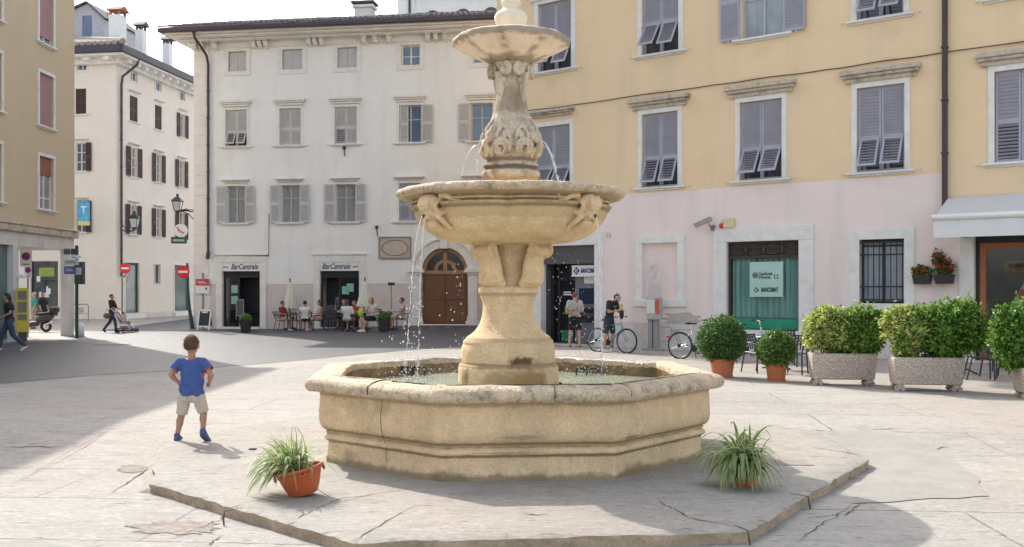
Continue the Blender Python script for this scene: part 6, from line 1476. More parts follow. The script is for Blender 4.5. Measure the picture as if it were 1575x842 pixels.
def lantern_glass(par,c,s):
    x,y,z=c; q=[(-1,-1),(1,-1),(1,1),(-1,1)]; mb=MB(); mb.add([(x+a*.12*s,y+b*.12*s,z+.01) for a,b in q]+[(x+a*.20*s,y+b*.20*s,z+.49*s) for a,b in q],[(0,1,5,4),(1,2,6,5),(2,3,7,6),(3,0,4,7)]); mb.build('lantern_glass',M_lgl,par)
# lantern 1 on the downpipe (px 207,y 330..345)
Y_=59.2; c=PP(207,347,Y_); w_=PP(185,353,Y_+.6)
t=thing('wall_lantern','black wall lantern on a scrolled arm over the left no entry sign','street lamp',w_,0,'black iron street lanterns'); mb=MB(); d=c-w_
mb.tube([(0,0,0),(d.x*.5,d.y*.5,-.18),(d.x,d.y,-.1),(d.x,d.y,0)],.035,6); mb.tube([(0,0,.35),(d.x*.5,d.y*.5,.0),(d.x*.8,d.y*.8,-.12)],.025,6); lantern(mb,(d.x,d.y,0.05),1.15); o=mb.build('iron_frame',M_iron,t); lantern_glass(t,(d.x,d.y,.05),1.15)
# lantern 2 with hanging signs at the corner of the bar building
Y_=45.6; c=PP(273,322,Y_); w_=PP(299,326,Y_+.2)
t=thing('wall_lantern','black lantern on an iron bracket of the bar building corner above the hanging pharmacy-like sign' if False else 'black lantern on the scrolled bracket at the corner of the bar building','street lamp',w_,0,'black iron street lanterns'); d=c-w_
mb=MB(); mb.tube([(0,0,0),(d.x*.5,d.y,.04),(d.x,d.y,-.02)],.03,6); mb.tube([(.0,0,-.4),(d.x*.3,d.y,-.1),(d.x*.7,d.y,.0)],.02,6); mb.tube([(-.1,d.y,-.05),(d.x*.4,d.y,.12),(d.x*.85,d.y,.05)],.02,6); lantern(mb,(d.x,d.y,.02),.9); mb.build('iron_frame',M_iron,t); lantern_glass(t,(d.x,d.y,.02),.9)
p_=PP(279,355,Y_); t=thing('hanging_sign','round white hanging sign with a red mark above a small dark green name board','sign',PP(277,375,Y_),R(14))
zc_=(375-355)*Y_/F; mb=MB(); mb.tube([(.03,0,zc_),(.03,-.04,zc_)],.31,28); s=mb.build('disc',M_paper,t); mb=MB(); mb.tube([(-.12,-.055,zc_+.14),(-.05,-.055,zc_+.0),(.10,-.055,zc_-.08),(.19,-.055,zc_-.13)],.03,6); mb.build('red_mark',M_red,s)
mb=MB(); z0=0; mb.box((-.40,-.04,0),(.30,.0,.30)); s=mb.build('name_board',mat('board_green',(.03,.07,.05),.5),t); mb=MB(); mb.box((-.32,-.045,.10),(.2,-.041,.20)); mb.build('writing',mat('pale_green_letters',(.35,.45,.38),.5,.5,25),s)
mb=MB(); mb.tube([(.03,0,zc_+.3),(.03,0,zc_+.95)],.012,5); mb.tube([(-.05,0,.3),(-.02,0,zc_-.28)],.012,5); mb.tube([(.03,0,zc_+.95),(.8,.1,zc_+1.0)],.02,5); mb.build('hanger',M_iron,t)
# security camera and alarm box
M_=Yf.root.matrix_world; a=Yf.uz(1098,350); t=thing('security_camera','white security camera on a bracket pointing left on the pink wall','camera',M_@Vector((a[0],0,a[1])),Yf.a)
mb=MB(); mb.cbox((0,-.05,-.02),(.10,.1,.16)); mb.tube([(0,-.08,-.03),(-.02,-.22,.02),(-.05,-.24,.12)],.02,6); mb.build('bracket',mat('bracket_brown',(.25,.18,.13),.5),t)
mb=MB(); T_=Matrix.Translation((-.20,-.26,.14))@Matrix.Rotation(R(-20),4,'Y'); mb.box((-.28,-.06,-.05),(.26,.06,.06),0,T_); mb.box((-.34,-.08,.06),(.27,.08,.075),1,T_); mb.box((-.285,-.05,-.04),(-.28,.05,.05),2,T_); mb.build('housing',[mat('camera_grey',(.35,.35,.38),.4),M_paper,M_iron],t,bevel=.005)
a=Yf.uz(1122,351); t=thing('alarm_box','small yellowed alarm box with a red lamp beside the security camera','alarm',M_@Vector((a[0],0,a[1])),Yf.a); mb=MB(); mb.box((-.16,-.12,0),(.18,0,.28)); mb.build('box',mat('alarm_cream',(.66,.58,.34),.5),t,bevel=.02); mb=MB(); mb.ell((-.20,-.08,.07),(.09,.06,.08)); mb.build('lamp',M_red,t,smooth=True)
# utility post with boxes by the blind window
g=G(1004,539); k=F/g.y; t=thing('service_post','grey service post with a stickered box and red handset in front of the blind window','post',g,R(-20))
M_gp=mat('post_grey',(.30,.29,.28),.6,.12,5,bump=.1); mb=MB(); h=(539-458)/k; mb.box((-.13,-.10,0),(.0,.10,h)); mb.box((.02,-.08,0),(.18,.08,h*.72)); mb.box((-.32,-.16,0),(.32,.16,.05)); mb.build('column',M_gp,t,bevel=.01)
z0=(539-492)/k; z1=(539-457)/k; mb=MB(); mb.box((-.16,-.20,z0),(.27,.08,z1)); b_=mb.build('housing',mat('housing_grey',(.42,.40,.38),.5,.2,9),t,bevel=.03)
mb=MB(); mb.box((-.14,-.206,z0+.20),(.10,-.201,z1-.08)); mb.build('sticker',mat('sticker_pale',(.66,.70,.58),.5),b_); mb=MB(); mb.box((.12,-.23,z0+.18),(.24,-.2,z1-.06)); mb.build('handset',mat('handset_red',(.55,.10,.06),.4),b_,bevel=.01)
mb=MB(); mb.box((-.12,-.05,z1),(.24,-.03,z1+.42)); mb.build('clear_hood',mat('cloudy_plastic',(.75,.72,.71),.2,.05,3,trans=.5),t)
mb=MB(); mb.tube([(-.1,0,z1+.3),(-.02,0,z1+.52),(.06,.0,z1+.55),(.06,0,z1+.8)],.02,6); mb.box((-.12,-.02,z1+.55),(.12,.02,z1+1.0)); mb.build('wiring_panel',mat('wiring_panel',(.60,.54,.52),.6,.3,7),t)
mb=MB(); zz0,zz1=(539-525)/k,(539-503)/k; mb.tube([(.18,0,zz1),(.52,0,zz1),(.56,0,zz1-.05),(.56,0,zz0+.05),(.52,0,zz0),(.18,0,zz0)],.016,6); mb.build('hoop',M_gp,t)
# ---- things at the left edge
g=G(35,526); k=F/g.y; t=thing('newspaper_box','tall yellow newspaper box on a dark foot beside the white pillar','newspaper box',g,R(20))
w_=.30; zt_=(526-443)/k; z0=(526-511)/k; mb=MB(); mb.box((-w_/2-.04,-.15,z0),(w_/2+.04,.15,zt_)); M_yb=mat('box_yellow',(.60,.46,.03),.45,.06,3); b_=mb.build('case',M_yb,t,bevel=.01); mb=MB(); mb.box((-.13,-.14,0),(.13,.13,z0)); mb.build('foot',mat('foot_brown',(.08,.05,.05),.6),t)
mb=MB(); 
for a_,b2 in((zt_-.42,zt_-.10),(zt_-.85,zt_-.48),(zt_-1.12,zt_-.92)): mb.box((-.14,-.156,a_),(.14,-.151,b2))
mb.build('window',mat('box_window',(.16,.15,.10),.3,.4,14),b_)
g=G(43,519); k=F/g.y; t=thing('no_parking_sign','grey post with two no parking panels behind the yellow newspaper box','road sign',g,R(8)); mb=MB(); mb.tube([(0,0,0),(0,0,(519-392)/k)],.03,8); mb.build('pole',mat('pole_grey',(.3,.3,.3),.4),t)
M_blue=mat('traffic_blue',(.02,.06,.35),.4)
for pz,ww_,hh_,rr in((398,.42,.62,.155),(419,.26,.42,.11)):
    z=(519-pz)/k; x=-.06 if pz==398 else .02; mb=MB(); mb.box((x-ww_/2,-.05,z-hh_/2),(x+ww_/2,-.035,z+hh_/2)); s=mb.build('panel',M_paper,t); mb=MB(); mb.tube([(x,-.052,z+.08),(x,-.056,z+.08)],rr,24); mb.build('red_disc',M_red,s); mb=MB(); mb.tube([(x,-.057,z+.08),(x,-.060,z+.08)],rr*.76,24); mb.build('blue_disc',M_blue,s); mb=MB(); mb.box((x-rr*.76,-.064,z+.08-.018),(x+rr*.76,-.061,z+.08+.018),0,Matrix.Translation((x,0,z+.08))@Matrix.Rotation(R(-45),4,'Y')@Matrix.Translation((-x,0,-z-.08))); mb.build('red_bar',M_red,s)
    mb=MB(); mb.box((x-ww_*.3,-.054,z-hh_*.38),(x+ww_*.3,-.0515,z-hh_*.32)); mb.build('writing',M_ink,s)
g=G(118,520.5); k=F/g.y; t=thing('sign_post','green post with a stack of street direction and information boards at the arcade corner pillar','road sign',g,0)
mb=MB(); mb.tube([(0,0,0),(0,0,(520.5-378)/k)],.06,10); mb.build('pole',mat('dark_green_post',(.015,.05,.04),.5),t)
M_dk=mat('board_dark',(.05,.06,.06),.5,.5,8); M_lv=mat('board_violet',(.10,.10,.32),.5,.3,5)
for x0,x1,y0,y1,m_,dy in((100,110,383,392,mat('board_greenish',(.08,.14,.10),.5,.5,9),-.09),(111,121,383,392,M_dk,-.08),(111,124,393,399,M_paper,-.12),(101,123,400,408,mat('board_pale',(.50,.53,.50),.5),-.10),(101.5,119,410,422,M_lv,-.13),(118.5,127,412,423,mat('board_grey',(.48,.48,.52),.5),-.09)):
    mb=MB(); mb.box(((x0-118)/k,dy-.03,(520.5-y1)/k),((x1-118)/k,dy,(520.5-y0)/k)); s=mb.build('board',m_,t)
    if m_ is not M_dk:
        mb=MB(); zc_=(520.5-(y0+y1)/2)/k; 
        for q in range(2): mb.box(((x0-118)/k+.06,dy-.034,zc_-.03+q*.06),((x1-118)/k-.08-q*.06,dy-.0305,zc_-.01+q*.06))
        mb.build('writing',M_ink if m_ is not M_lv else M_paper,s)
    mb=MB(); mb.box(((min(x0,117)-118)/k,dy+.0,(520.5-(y0+y1)/2)/k-.02),((max(x1,119)-118)/k,-.0,(520.5-(y0+y1)/2)/k+.02)) ; mb.build('clamp',M_iron,t)
mb=MB(); mb.lathe([(.0,0),(.16,0),(.15,.35),(.10,.5),(0,.53)],16); g=G(123,518); tag(mb.build('corner_stone',M_stone,smooth=True,loc=g),'small rounded pale stone bollard at the foot of the green sign post','bollard')
g=G(125,495); t=thing('bicycle_rack','low grey tubular railing with a small plate in front of the cream building','railing',g,0); mb=MB(); mb.tube([(-.5,0,0),(-.5,0,.9),(-.4,0,.98),(.32,0,.98),(.4,0,.9),(.4,0,0)],.03,8); mb.tube([(-.5,0,.45),(.4,0,.45)],.02,6); mb.build('rail',mat('rail_grey',(.22,.20,.19),.5),t)
mb=MB(); mb.box((-.2,-.02,.5),(.15,.0,.8)); mb.build('plate',mat('plate_grey',(.4,.4,.38),.5,.4,12),t)
# ================================================================ bicycles, scooter, pushchair
M_tyre=mat('rubber_black',(.02,.02,.02),.8); M_rimw=mat('rim_white',(.42,.43,.45),.35,metal=.4); M_chr=mat('chrome',(.6,.6,.6),.25,metal=.9)
def wheel(par,x,r_=.34,rimm=None,y=0):
    o=thing('wheel',None,None); del_=o; bpy.data.objects.remove(o)
    mb=MB(); S=36; mb.tube([(x+r_*math.cos(2*math.pi*i/S),y,r_+.0+r_*.0+ (r_-.018)*0+ (r_-.0)*math.sin(2*math.pi*i/S)) for i in range(S)],.023,8,closed=True)
    mb.v=[(a,b,c) for a,b,c in mb.v]; w_=mb.build('wheel',M_tyre,par,smooth=True)
    mb=MB(); mb.tube([(x+(r_-.03)*math.cos(2*math.pi*i/S),y,r_+(r_-.03)*math.sin(2*math.pi*i/S)) for i in range(S)],.013,6,closed=True); mb.build('rim',rimm or M_rimw,w_,smooth=True)
    mb=MB()
    for i in range(20): a=2*math.pi*i/20; mb.tube([(x,y+(.02 if i%2 else -.02),r_),(x+(r_-.03)*math.cos(a),y,r_+(r_-.03)*math.sin(a))],.0022,4)
    mb.tube([(x,y-.04,r_),(x,y+.04,r_)],.022,8); mb.build('spokes',M_chr,w_)
    return w_
def bicycle(label,fm,loc,rz,step=False,basket=False,racks=False,mud=None,group='bicycles',rimm=None):
    """heading +x, wheels at x=0 and 1.05"""
    t=thing('bicycle',label,'bicycle',loc,rz,group); WB=1.05; r_=.34
    wheel(t,0,r_,rimm); wheel(t,WB,r_,rimm)
    bb=(.44,0,.28); st=(.33,0,.80) if not step else (.34,0,.72); hd=(.86,0,.86); hl=(.90,0,.70)
    mb=MB()
    mb.tube([bb,st],.018,8); mb.tube([bb,hl],.02,8); 
    if step: mb.tube([(.40,0,.45),(.62,0,.50),(.87,0,.80)],.02,8)
    else: mb.tube([(st[0]+.01,0,st[2]-.04),(hd[0],0,hd[2]-.03)],.017,8)
    mb.tube([hd,hl],.022,8)
    for s_ in(-1,1): mb.tube([bb,(0,s_*.05,r_)],.010,6); mb.tube([st,(0,s_*.05,r_)],.009,6); mb.tube([hl,(.94,s_*.045,.55),(WB,s_*.05,r_)],.012,6)
    mb.build('frame',fm,t,smooth=True)
    mb=MB(); mb.tube([st,(st[0]-.03,0,.90)],.013,8); mb.build('seat_post',M_chr,t)
    mb=MB(); mb.ell((st[0]-.10,0,.93),(.10,.085,.035)); mb.ell((st[0]+.05,0,.925),(.11,.035,.025)); mb.build('saddle',M_tyre,t,smooth=True)
    mb=MB(); mb.tube([hd,(.83,0,1.0)],.014,8); mb.tube([(.80 if step else .84,-.29,1.03),(.86,-.12,1.02),(.87,0,1.0),(.86,.12,1.02),(.80 if step else .84,.29,1.03)],.011,8); mb.build('handlebar',M_chr,t,smooth=True)
    for s_ in(-1,1):
        mb=MB(); mb.tube([(.86,s_*.20,1.025),(.76 if step else .83,s_*.31,1.03)],.017,8); mb.build('grip',M_tyre,t)
    mb=MB(); mb.tube([(bb[0],-.055,bb[2]),(bb[0],-.07,bb[2])],.085,18); mb.tube([(bb[0],-.07,bb[2]),(bb[0]+.14,-.08,bb[2]-.10)],.011,6); mb.cbox((bb[0]+.15,-.13,bb[2]-.11),(.09,.09,.02)); mb.tube([(bb[0],.07,bb[2]),(bb[0]-.14,.08,bb[2]+.10)],.011,6); mb.cbox((bb[0]-.15,.13,bb[2]+.11),(.09,.09,.02)); mb.tube([(0,-.06,r_),(0,-.07,r_)],.045,12); mb.tube([(0,-.065,r_+.045),(bb[0],-.065,bb[2]+.08)],.004,4); mb.tube([(0,-.065,r_-.045),(bb[0],-.065,bb[2]-.08)],.004,4); mb.build('crank',M_iron,t)
    if mud:
        mb=MB()
        for cx,a0,a1 in((0,20,170),(WB,40,150)):
            pts=[(cx+(r_+.035)*math.cos(R(a)),0,r_+(r_+.035)*math.sin(R(a))) for a in range(a0,a1,8)]
            vs=[(x,yy,z) for x,_,z in pts for yy in(-.025,.025)]; n=len(pts); mb.add(vs,[(2*i,2*i+1,2*i+3,2*i+2) for i in range(n-1)])
        mb.build('mudguard',mud,t)
        mb=MB(); mb.cbox((-.36,0,r_+.22),(.05,.10,.05)); mb.build('rear_lamp',M_red,t)
    if racks:
        mb=MB(); 
        for y in(-.06,0,.06): mb.tube([(-.28,y,.74),(.26,y,.76)],.007,5)
        for s_ in(-1,1): mb.tube([(-.15,s_*.06,.74),(0,s_*.06,.36)],.006,5)
        mb.build('carrier',M_iron,t)
        mb=MB(); mb.tube([(.40,.05,.27),(.36,.2,.0)],.01,6); mb.build('kickstand',M_iron,t)
    if basket:
        mb=MB(); T_=Matrix.Translation((1.03,0,.84))
        for z in(0,.06,.12,.18): 
            q=.12+.2*z; mb.tube([(-q,-q*1.3,z),(q,-q*1.3,z),(q,q*1.3,z),(-q,q*1.3,z)],.005,4,closed=True,M=T_)
        for i in range(8):
            for s_ in(-1,1): mb.tube([(-.12+.24*i/7,s_*.156,0),(-.15+.31*i/7,s_*.2,.18)],.004,4,M=T_); mb.tube([(s_*.12,-.15+.3*i/7,0),(s_*.156,-.2+.4*i/7,.18)],.004,4,M=T_)
        mb.box((-.12,-.15,0),(.12,.15,.006),0,T_); mb.build('basket',M_iron,t)
    return t
M_teal=mat('bike_teal',(.16,.34,.36),.35,.05,3,metal=.2); M_silver=mat('bike_silver',(.55,.56,.60),.3,metal=.6); M_bw=mat('bike_white',(.60,.60,.62),.4)
g=G(918.6,541); gf=G(952,543.5)
ang=-42
bk=bicycle('teal bicycle held by the young man in black in front of the pink wall',M_teal,g,R(ang))
g2=G(1046,552); bicycle('silver bicycle with basket and rear carrier leaning by the service post',M_silver,g2,R(-38),True,True,True,M_rimw)
g3=G(1120,557); bicycle('white bicycle with a dark saddle parked under the bank window behind the box ball',M_bw,g3,R(10),True,False,False,M_rimw)
def scooter(label,loc,rz,group='scooters'):
    """heading +x"""
    t=thing('scooter',label,'scooter',loc,rz,group); 
    for x in(0,1.25):
        mb=MB(); S=24; mb.tube([(x+.19*math.cos(2*math.pi*i/S),0,.24+.19*math.sin(2*math.pi*i/S)) for i in range(S)],.055,10,closed=True); w_=mb.build('wheel',M_tyre,t,smooth=True); mb=MB(); mb.tube([(x,-.04,.24),(x,.04,.24)],.12,14); mb.build('rim',M_chr,w_)
    mb=MB(); mb.ell((.10,0,.58),(.38,.17,.18)); mb.ell((-.10,0,.66),(.28,.13,.12)); mb.cap((.40,0,.36),(.85,0,.30),.12,.12); mb.cap((.95,0,.38),(1.02,0,.85),.14,.12); mb.ell((1.04,0,.98),(.12,.14,.11)); mb.ell((1.22,0,.48),(.2,.09,.08))
    remeshed(mb,'body',mat('scooter_body',(.045,.05,.06),.25,.1,3),t,.02,3)
    mb=MB(); mb.ell((.18,0,.77),(.26,.14,.07)); mb.ell((-.12,0,.80),(.20,.13,.07)); mb.build('saddle',M_tyre,t,smooth=True)
    mb=MB(); mb.tube([(1.02,-.33,1.10),(1.05,0,1.04),(1.02,.33,1.10)],.018,8); mb.build('handlebar',M_iron,t)
    mb=MB()
    for s_ in(-1,1): mb.tube([(1.03,s_*.2,1.1),(1.05,s_*.28,1.30)],.008,5); mb.ell((1.05,s_*.29,1.33),(.02,.06,.04))
    mb.build('mirror',M_iron,t); mb=MB(); mb.ell((1.14,0,.98),(.04,.07,.06)); mb.build('headlight',M_chr,t,smooth=True)
    mb=MB(); mb.tube([(1.10,0,.6),(1.25,0,.24)],.03,8); mb.tube([(-.05,.13,.3),(-.3,.14,.42)],.05,8); mb.build('fork',M_chr,t)
    mb=MB(); mb.cbox((-.36,0,.95),(.34,.34,.26)); mb.build('top_box',M_iron,t,bevel=.05)
    return t
g=G(71,511); scooter('dark scooter with a top box parked under the arcade',g,R(176))
# ================================================================ people
M_skin=mat('skin_light',(.56,.34,.24),.55,.05,4); M_skint=mat('skin_tanned',(.42,.23,.15),.55,.05,4)
M_hair=mat('hair_dark',(.025,.018,.015),.6,.3,30); M_hairb=mat('hair_brown',(.09,.045,.025),.6,.3,30); M_hairl=mat('hair_blondbrown',(.26,.16,.08),.6,.3,30); M_hairr=mat('hair_red',(.22,.05,.03),.6,.3,30); M_hairk=mat('hair_boy',(.115,.06,.03),.7,.4,60)
def cm(name,c,**k): return mat(name,c,.85,.08,9,bump=.15,bscale=30,**k)
STAND=dict(pelvis=(0,0,.95),chest=(0,0,1.30),neck=(0,.01,1.50),head=(0,-.01,1.625),shA=(-.18,.01,1.42),shB=(.18,.01,1.42),elA=(-.23,.03,1.14),elB=(.23,.03,1.14),wrA=(-.22,-.06,.90),wrB=(.22,-.06,.90),
   hipA=(-.09,0,.92),hipB=(.09,0,.92),knA=(-.10,-.02,.50),knB=(.10,-.02,.50),anA=(-.10,.03,.09),anB=(.10,.03,.09))
SIT=dict(pelvis=(0,.10,.52),chest=(0,.14,.86),neck=(0,.12,1.06),head=(0,.09,1.19),shA=(-.18,.13,.98),shB=(.18,.13,.98),elA=(-.23,.06,.74),elB=(.23,.06,.74),wrA=(-.13,-.17,.72),wrB=(.13,-.17,.72),
   hipA=(-.09,.08,.52),hipB=(.09,.08,.52),knA=(-.11,-.33,.50),knB=(.11,-.33,.50),anA=(-.12,-.30,.09),anB=(.12,-.30,.09))
def person(label,loc,rz,pose,over=None,h=1.0,skin=None,hair=None,shirt=None,legs=None,shoes=None,sleeve=.5,leglen=.45,longhair=0,bare=False,vox=.02,slim=1.0,skirt=False,hand=True,group=None,headm=1.0,face=True):
    J={k:Vector(v)*h for k,v in {**pose,**(over or {})}.items()}; skin=skin or M_skin
    t=thing('person',label,'person',loc,rz,group)
    S=h*slim; b=MB(); V=Vector
    ax=(J['chest']-J['pelvis']).normalized(); q=V((0,0,1)).rotation_difference(ax).to_matrix().to_4x4()
    def torso(mb,g=0):
        b0=J['pelvis']; c0=J['chest']; m0=b0.lerp(c0,.5)
        mb.ell(b0,(.155*S+g,.115*S+g,.13*h+g),16,10,0,q); mb.ell(m0,(.135*S+g,.10*S+g,.17*h+g),16,10,0,q); mb.ell(c0,(.165*S+g,.115*S+g,.17*h+g),16,10,0,q)
        mb.cap(J['shA'].lerp(c0,.25),J['shB'].lerp(c0,.25),.075*S+g,.075*S+g); mb.cap(c0,J['neck'],.09*S+g,.055*S+g*.5)
    torso(b); mb=b
    mb.cap(J['neck'],J['head'],.052*S,.05*S)
    hd=J['head']; hr=.01+0*h
    hs_=headm*h
    mb.ell(hd+V((0,.012,.015))*hs_,(.074*hs_,.092*hs_,.100*hs_),18,12); mb.ell(hd+V((0,-.03,-.055))*hs_,(.052*hs_,.06*hs_,.06*hs_),14,10)
    if face: mb.ell(hd+V((0,-.098,-.012))*hs_,(.013*hs_,.02*hs_,.025*hs_),8,6)
    for s_ in(-1,1): mb.ell(hd+V((s_*.078,.01,-.005))*hs_,(.012*hs_,.022*hs_,.032*hs_),8,6)
    for A in'AB':
        mb.cap(J['sh'+A],J['el'+A],.048*S,.038*S); mb.cap(J['el'+A],J['wr'+A],.038*S,.025*S)
        d=(J['wr'+A]-J['el'+A]).normalized(); p=J['wr'+A]+d*.05*h; mb.ell(p,(.030*h,.030*h,.048*h),10,8,0,V((0,0,1)).rotation_difference(d).to_matrix().to_4x4())
        sd=V((0,0,1)).cross(d); sd=sd.normalized() if sd.length>.1 else V((1,0,0))
        for f_ in range(4): a0=p+sd*(-.021+.014*f_)*h+d*.02*h; mb.cap(a0,a0+d*(.055-.006*abs(f_-1.5))*h+V((0,-.012,-.004))*h,.0095*h,.008*h,8)
        mb.cap(p-sd*.025*h,p-sd*.045*h+d*.03*h,.011*h,.009*h,8)
        mb.cap(J['hip'+A],J['kn'+A],.080*S,.055*S); mb.cap(J['kn'+A],J['an'+A],.054*S,.036*S); mb.ell(J['kn'+A].lerp(J['an'+A],.28)+V((0,.012,0))*h,(.05*S,.055*S,.10*h))
        a=J['an'+A]; tt=J.get('toe'+A,a+V((0,-.15,-.055))*h); mb.cap(a,tt,.04*h,.03*h); mb.cap(a+V((0,.03,-.04))*h,tt,.035*h,.03*h)
    body=remeshed(b,'body',skin,t,vox,3)
    if face:
        for s_ in(-1,1):
            e=MB(); e.ell(hd+V((s_*.03,-.083,.012))*hs_,(.011*hs_,.008*hs_,.008*hs_),8,6); e.build('eye',M_hair,body)
        e=MB(); e.ell(hd+V((0,-.083,-.052))*hs_,(.022*hs_,.010*hs_,.006*hs_),8,6); e.build('mouth',mat('lips',(.35,.12,.10),.5),body)
    if shirt:
        b=MB(); g=.014*h; torso(b,g); b.ell(J['pelvis']+V((0,0,.02))*h,(.165*S+g,.12*S+g,.10*h),16,8,0,q)
        if sleeve>0:
            for A in'AB':
                e=J['sh'+A].lerp(J['el'+A],min(1,sleeve)); b.cap(J['sh'+A],e,.060*S+g*.6,.056*S+g)
                if sleeve>1: b.cap(J['el'+A],J['el'+A].lerp(J['wr'+A],sleeve-1),.048*S+g,.036*S+g)
        # cut the neck opening: shell ends below the neck
        o=remeshed(b,'shirt',shirt,t,vox,3,.0)
        bm=bmesh.new(); bm.from_mesh(o.data); n0=J['neck']-ax*.0
        bmesh.ops.delete(bm,geom=[v for v in bm.verts if (v.co-n0).dot(ax)>-.012*h and (v.co-n0).length<.11*h],context='VERTS'); 
        bmesh.ops.delete(bm,geom=[v for v in bm.verts if (v.co-J['pelvis']).dot(ax)<-.075*h],context='VERTS'); bm.to_mesh(o.data); bm.free()
    if legs:
        b=MB(); g=.018*h; b.ell(J['pelvis'],(.165*S+g*.6,.125*S+g*.6,.12*h),16,10,0,q)
        for A in'AB':
            L1=min(1,leglen*2); e=J['hip'+A].lerp(J['kn'+A],L1); r0,r1=.088*S+g*.6,(.088-.028*L1)*S+g; b.cap(J['hip'+A],e,r0,r1)
            if leglen>.5: b.cap(J['kn'+A],J['kn'+A].lerp(J['an'+A],(leglen-.5)*2),.062*S+g*.6,.048*S+g*.6)
        if skirt: b.ell((J['knA']+J['knB'])/2*.55+J['pelvis']*.45,(.19*S,.2*h,.10*h),14,8)
        remeshed(b,'shorts' if leglen<.8 else 'trousers',legs,t,vox,2)
    if shoes:
        for A in'AB':
            a=J['an'+A]; tt=J.get('toe'+A,a+V((0,-.15,-.055))*h); b=MB(); b.cap(a+V((0,.035,-.045))*h,tt,.042*h,.036*h); b.cap(a+V((0,0,-.02))*h,tt,.046*h,.034*h); remeshed(b,'shoe',shoes,t,min(vox,.012),2)
    if hair:
        b=MB(); b.ell(hd+V((0,.028,.030))*hs_,(.084*hs_,.096*hs_,.098*hs_),18,12); 
        if longhair: 
            b.cap(hd+V((0,.06,.0))*hs_,hd+V((0,.085,-.06-.14*longhair))*hs_,.075*hs_,.05*hs_); b.cap(hd+V((.05,.04,.0))*hs_,hd+V((.06,.05,-.10*longhair))*hs_,.04*hs_,.03*hs_); b.cap(hd+V((-.05,.04,.0))*hs_,hd+V((-.06,.05,-.10*longhair))*hs_,.04*hs_,.03*hs_)
        o=remeshed(b,'hair',hair,t,min(vox,.012),1,.006*h,30)
        if not longhair:
            bm=bmesh.new(); bm.from_mesh(o.data); bmesh.ops.delete(bm,geom=[v for v in bm.verts if (v.co-hd).z<(-.045*hs_ if (v.co-hd).y>.0 else .045*hs_)],context='VERTS'); bm.to_mesh(o.data); bm.free()
        else:
            bm=bmesh.new(); bm.from_mesh(o.data); bmesh.ops.delete(bm,geom=[v for v in bm.verts if (v.co-hd).z<.045*hs_ and (v.co-hd).y<-.03*hs_],context='VERTS'); bm.to_mesh(o.data); bm.free()
    return t,J,body
# ---- the boy (faces away; local x is mirrored in the picture)
M_blue_t=cm('boy_tee_blue',(.055,.105,.30)); M_redt=cm('boy_tee_red',(.60,.06,.10)); M_beige=cm('boy_shorts_beige',(.52,.46,.38)); M_bshoe=cm('boy_shoes_blue',(.08,.11,.24))
B=dict(pelvis=(0,0,.56),chest=(.0,.0,.86),neck=(.01,0,1.02),head=(.0,-.005,1.145),shA=(-.145,.0,.955),shB=(.145,.0,.955),
   elA=(-.245,.05,.80),elB=(.235,.04,.80),wrA=(-.19,-.07,.70),wrB=(.185,-.09,.69),hipA=(-.085,0,.53),hipB=(.085,0,.53),
   knA=(-.125,-.05,.335),knB=(.130,-.02,.31),anA=(-.165,.10,.135),anB=(.175,.0,.065),toeA=(-.215,.06,.028),toeB=(.185,-.13,.02))
V=Vector; g=G(295,678,0); g.z=-.01
t,J,body=None,None,None
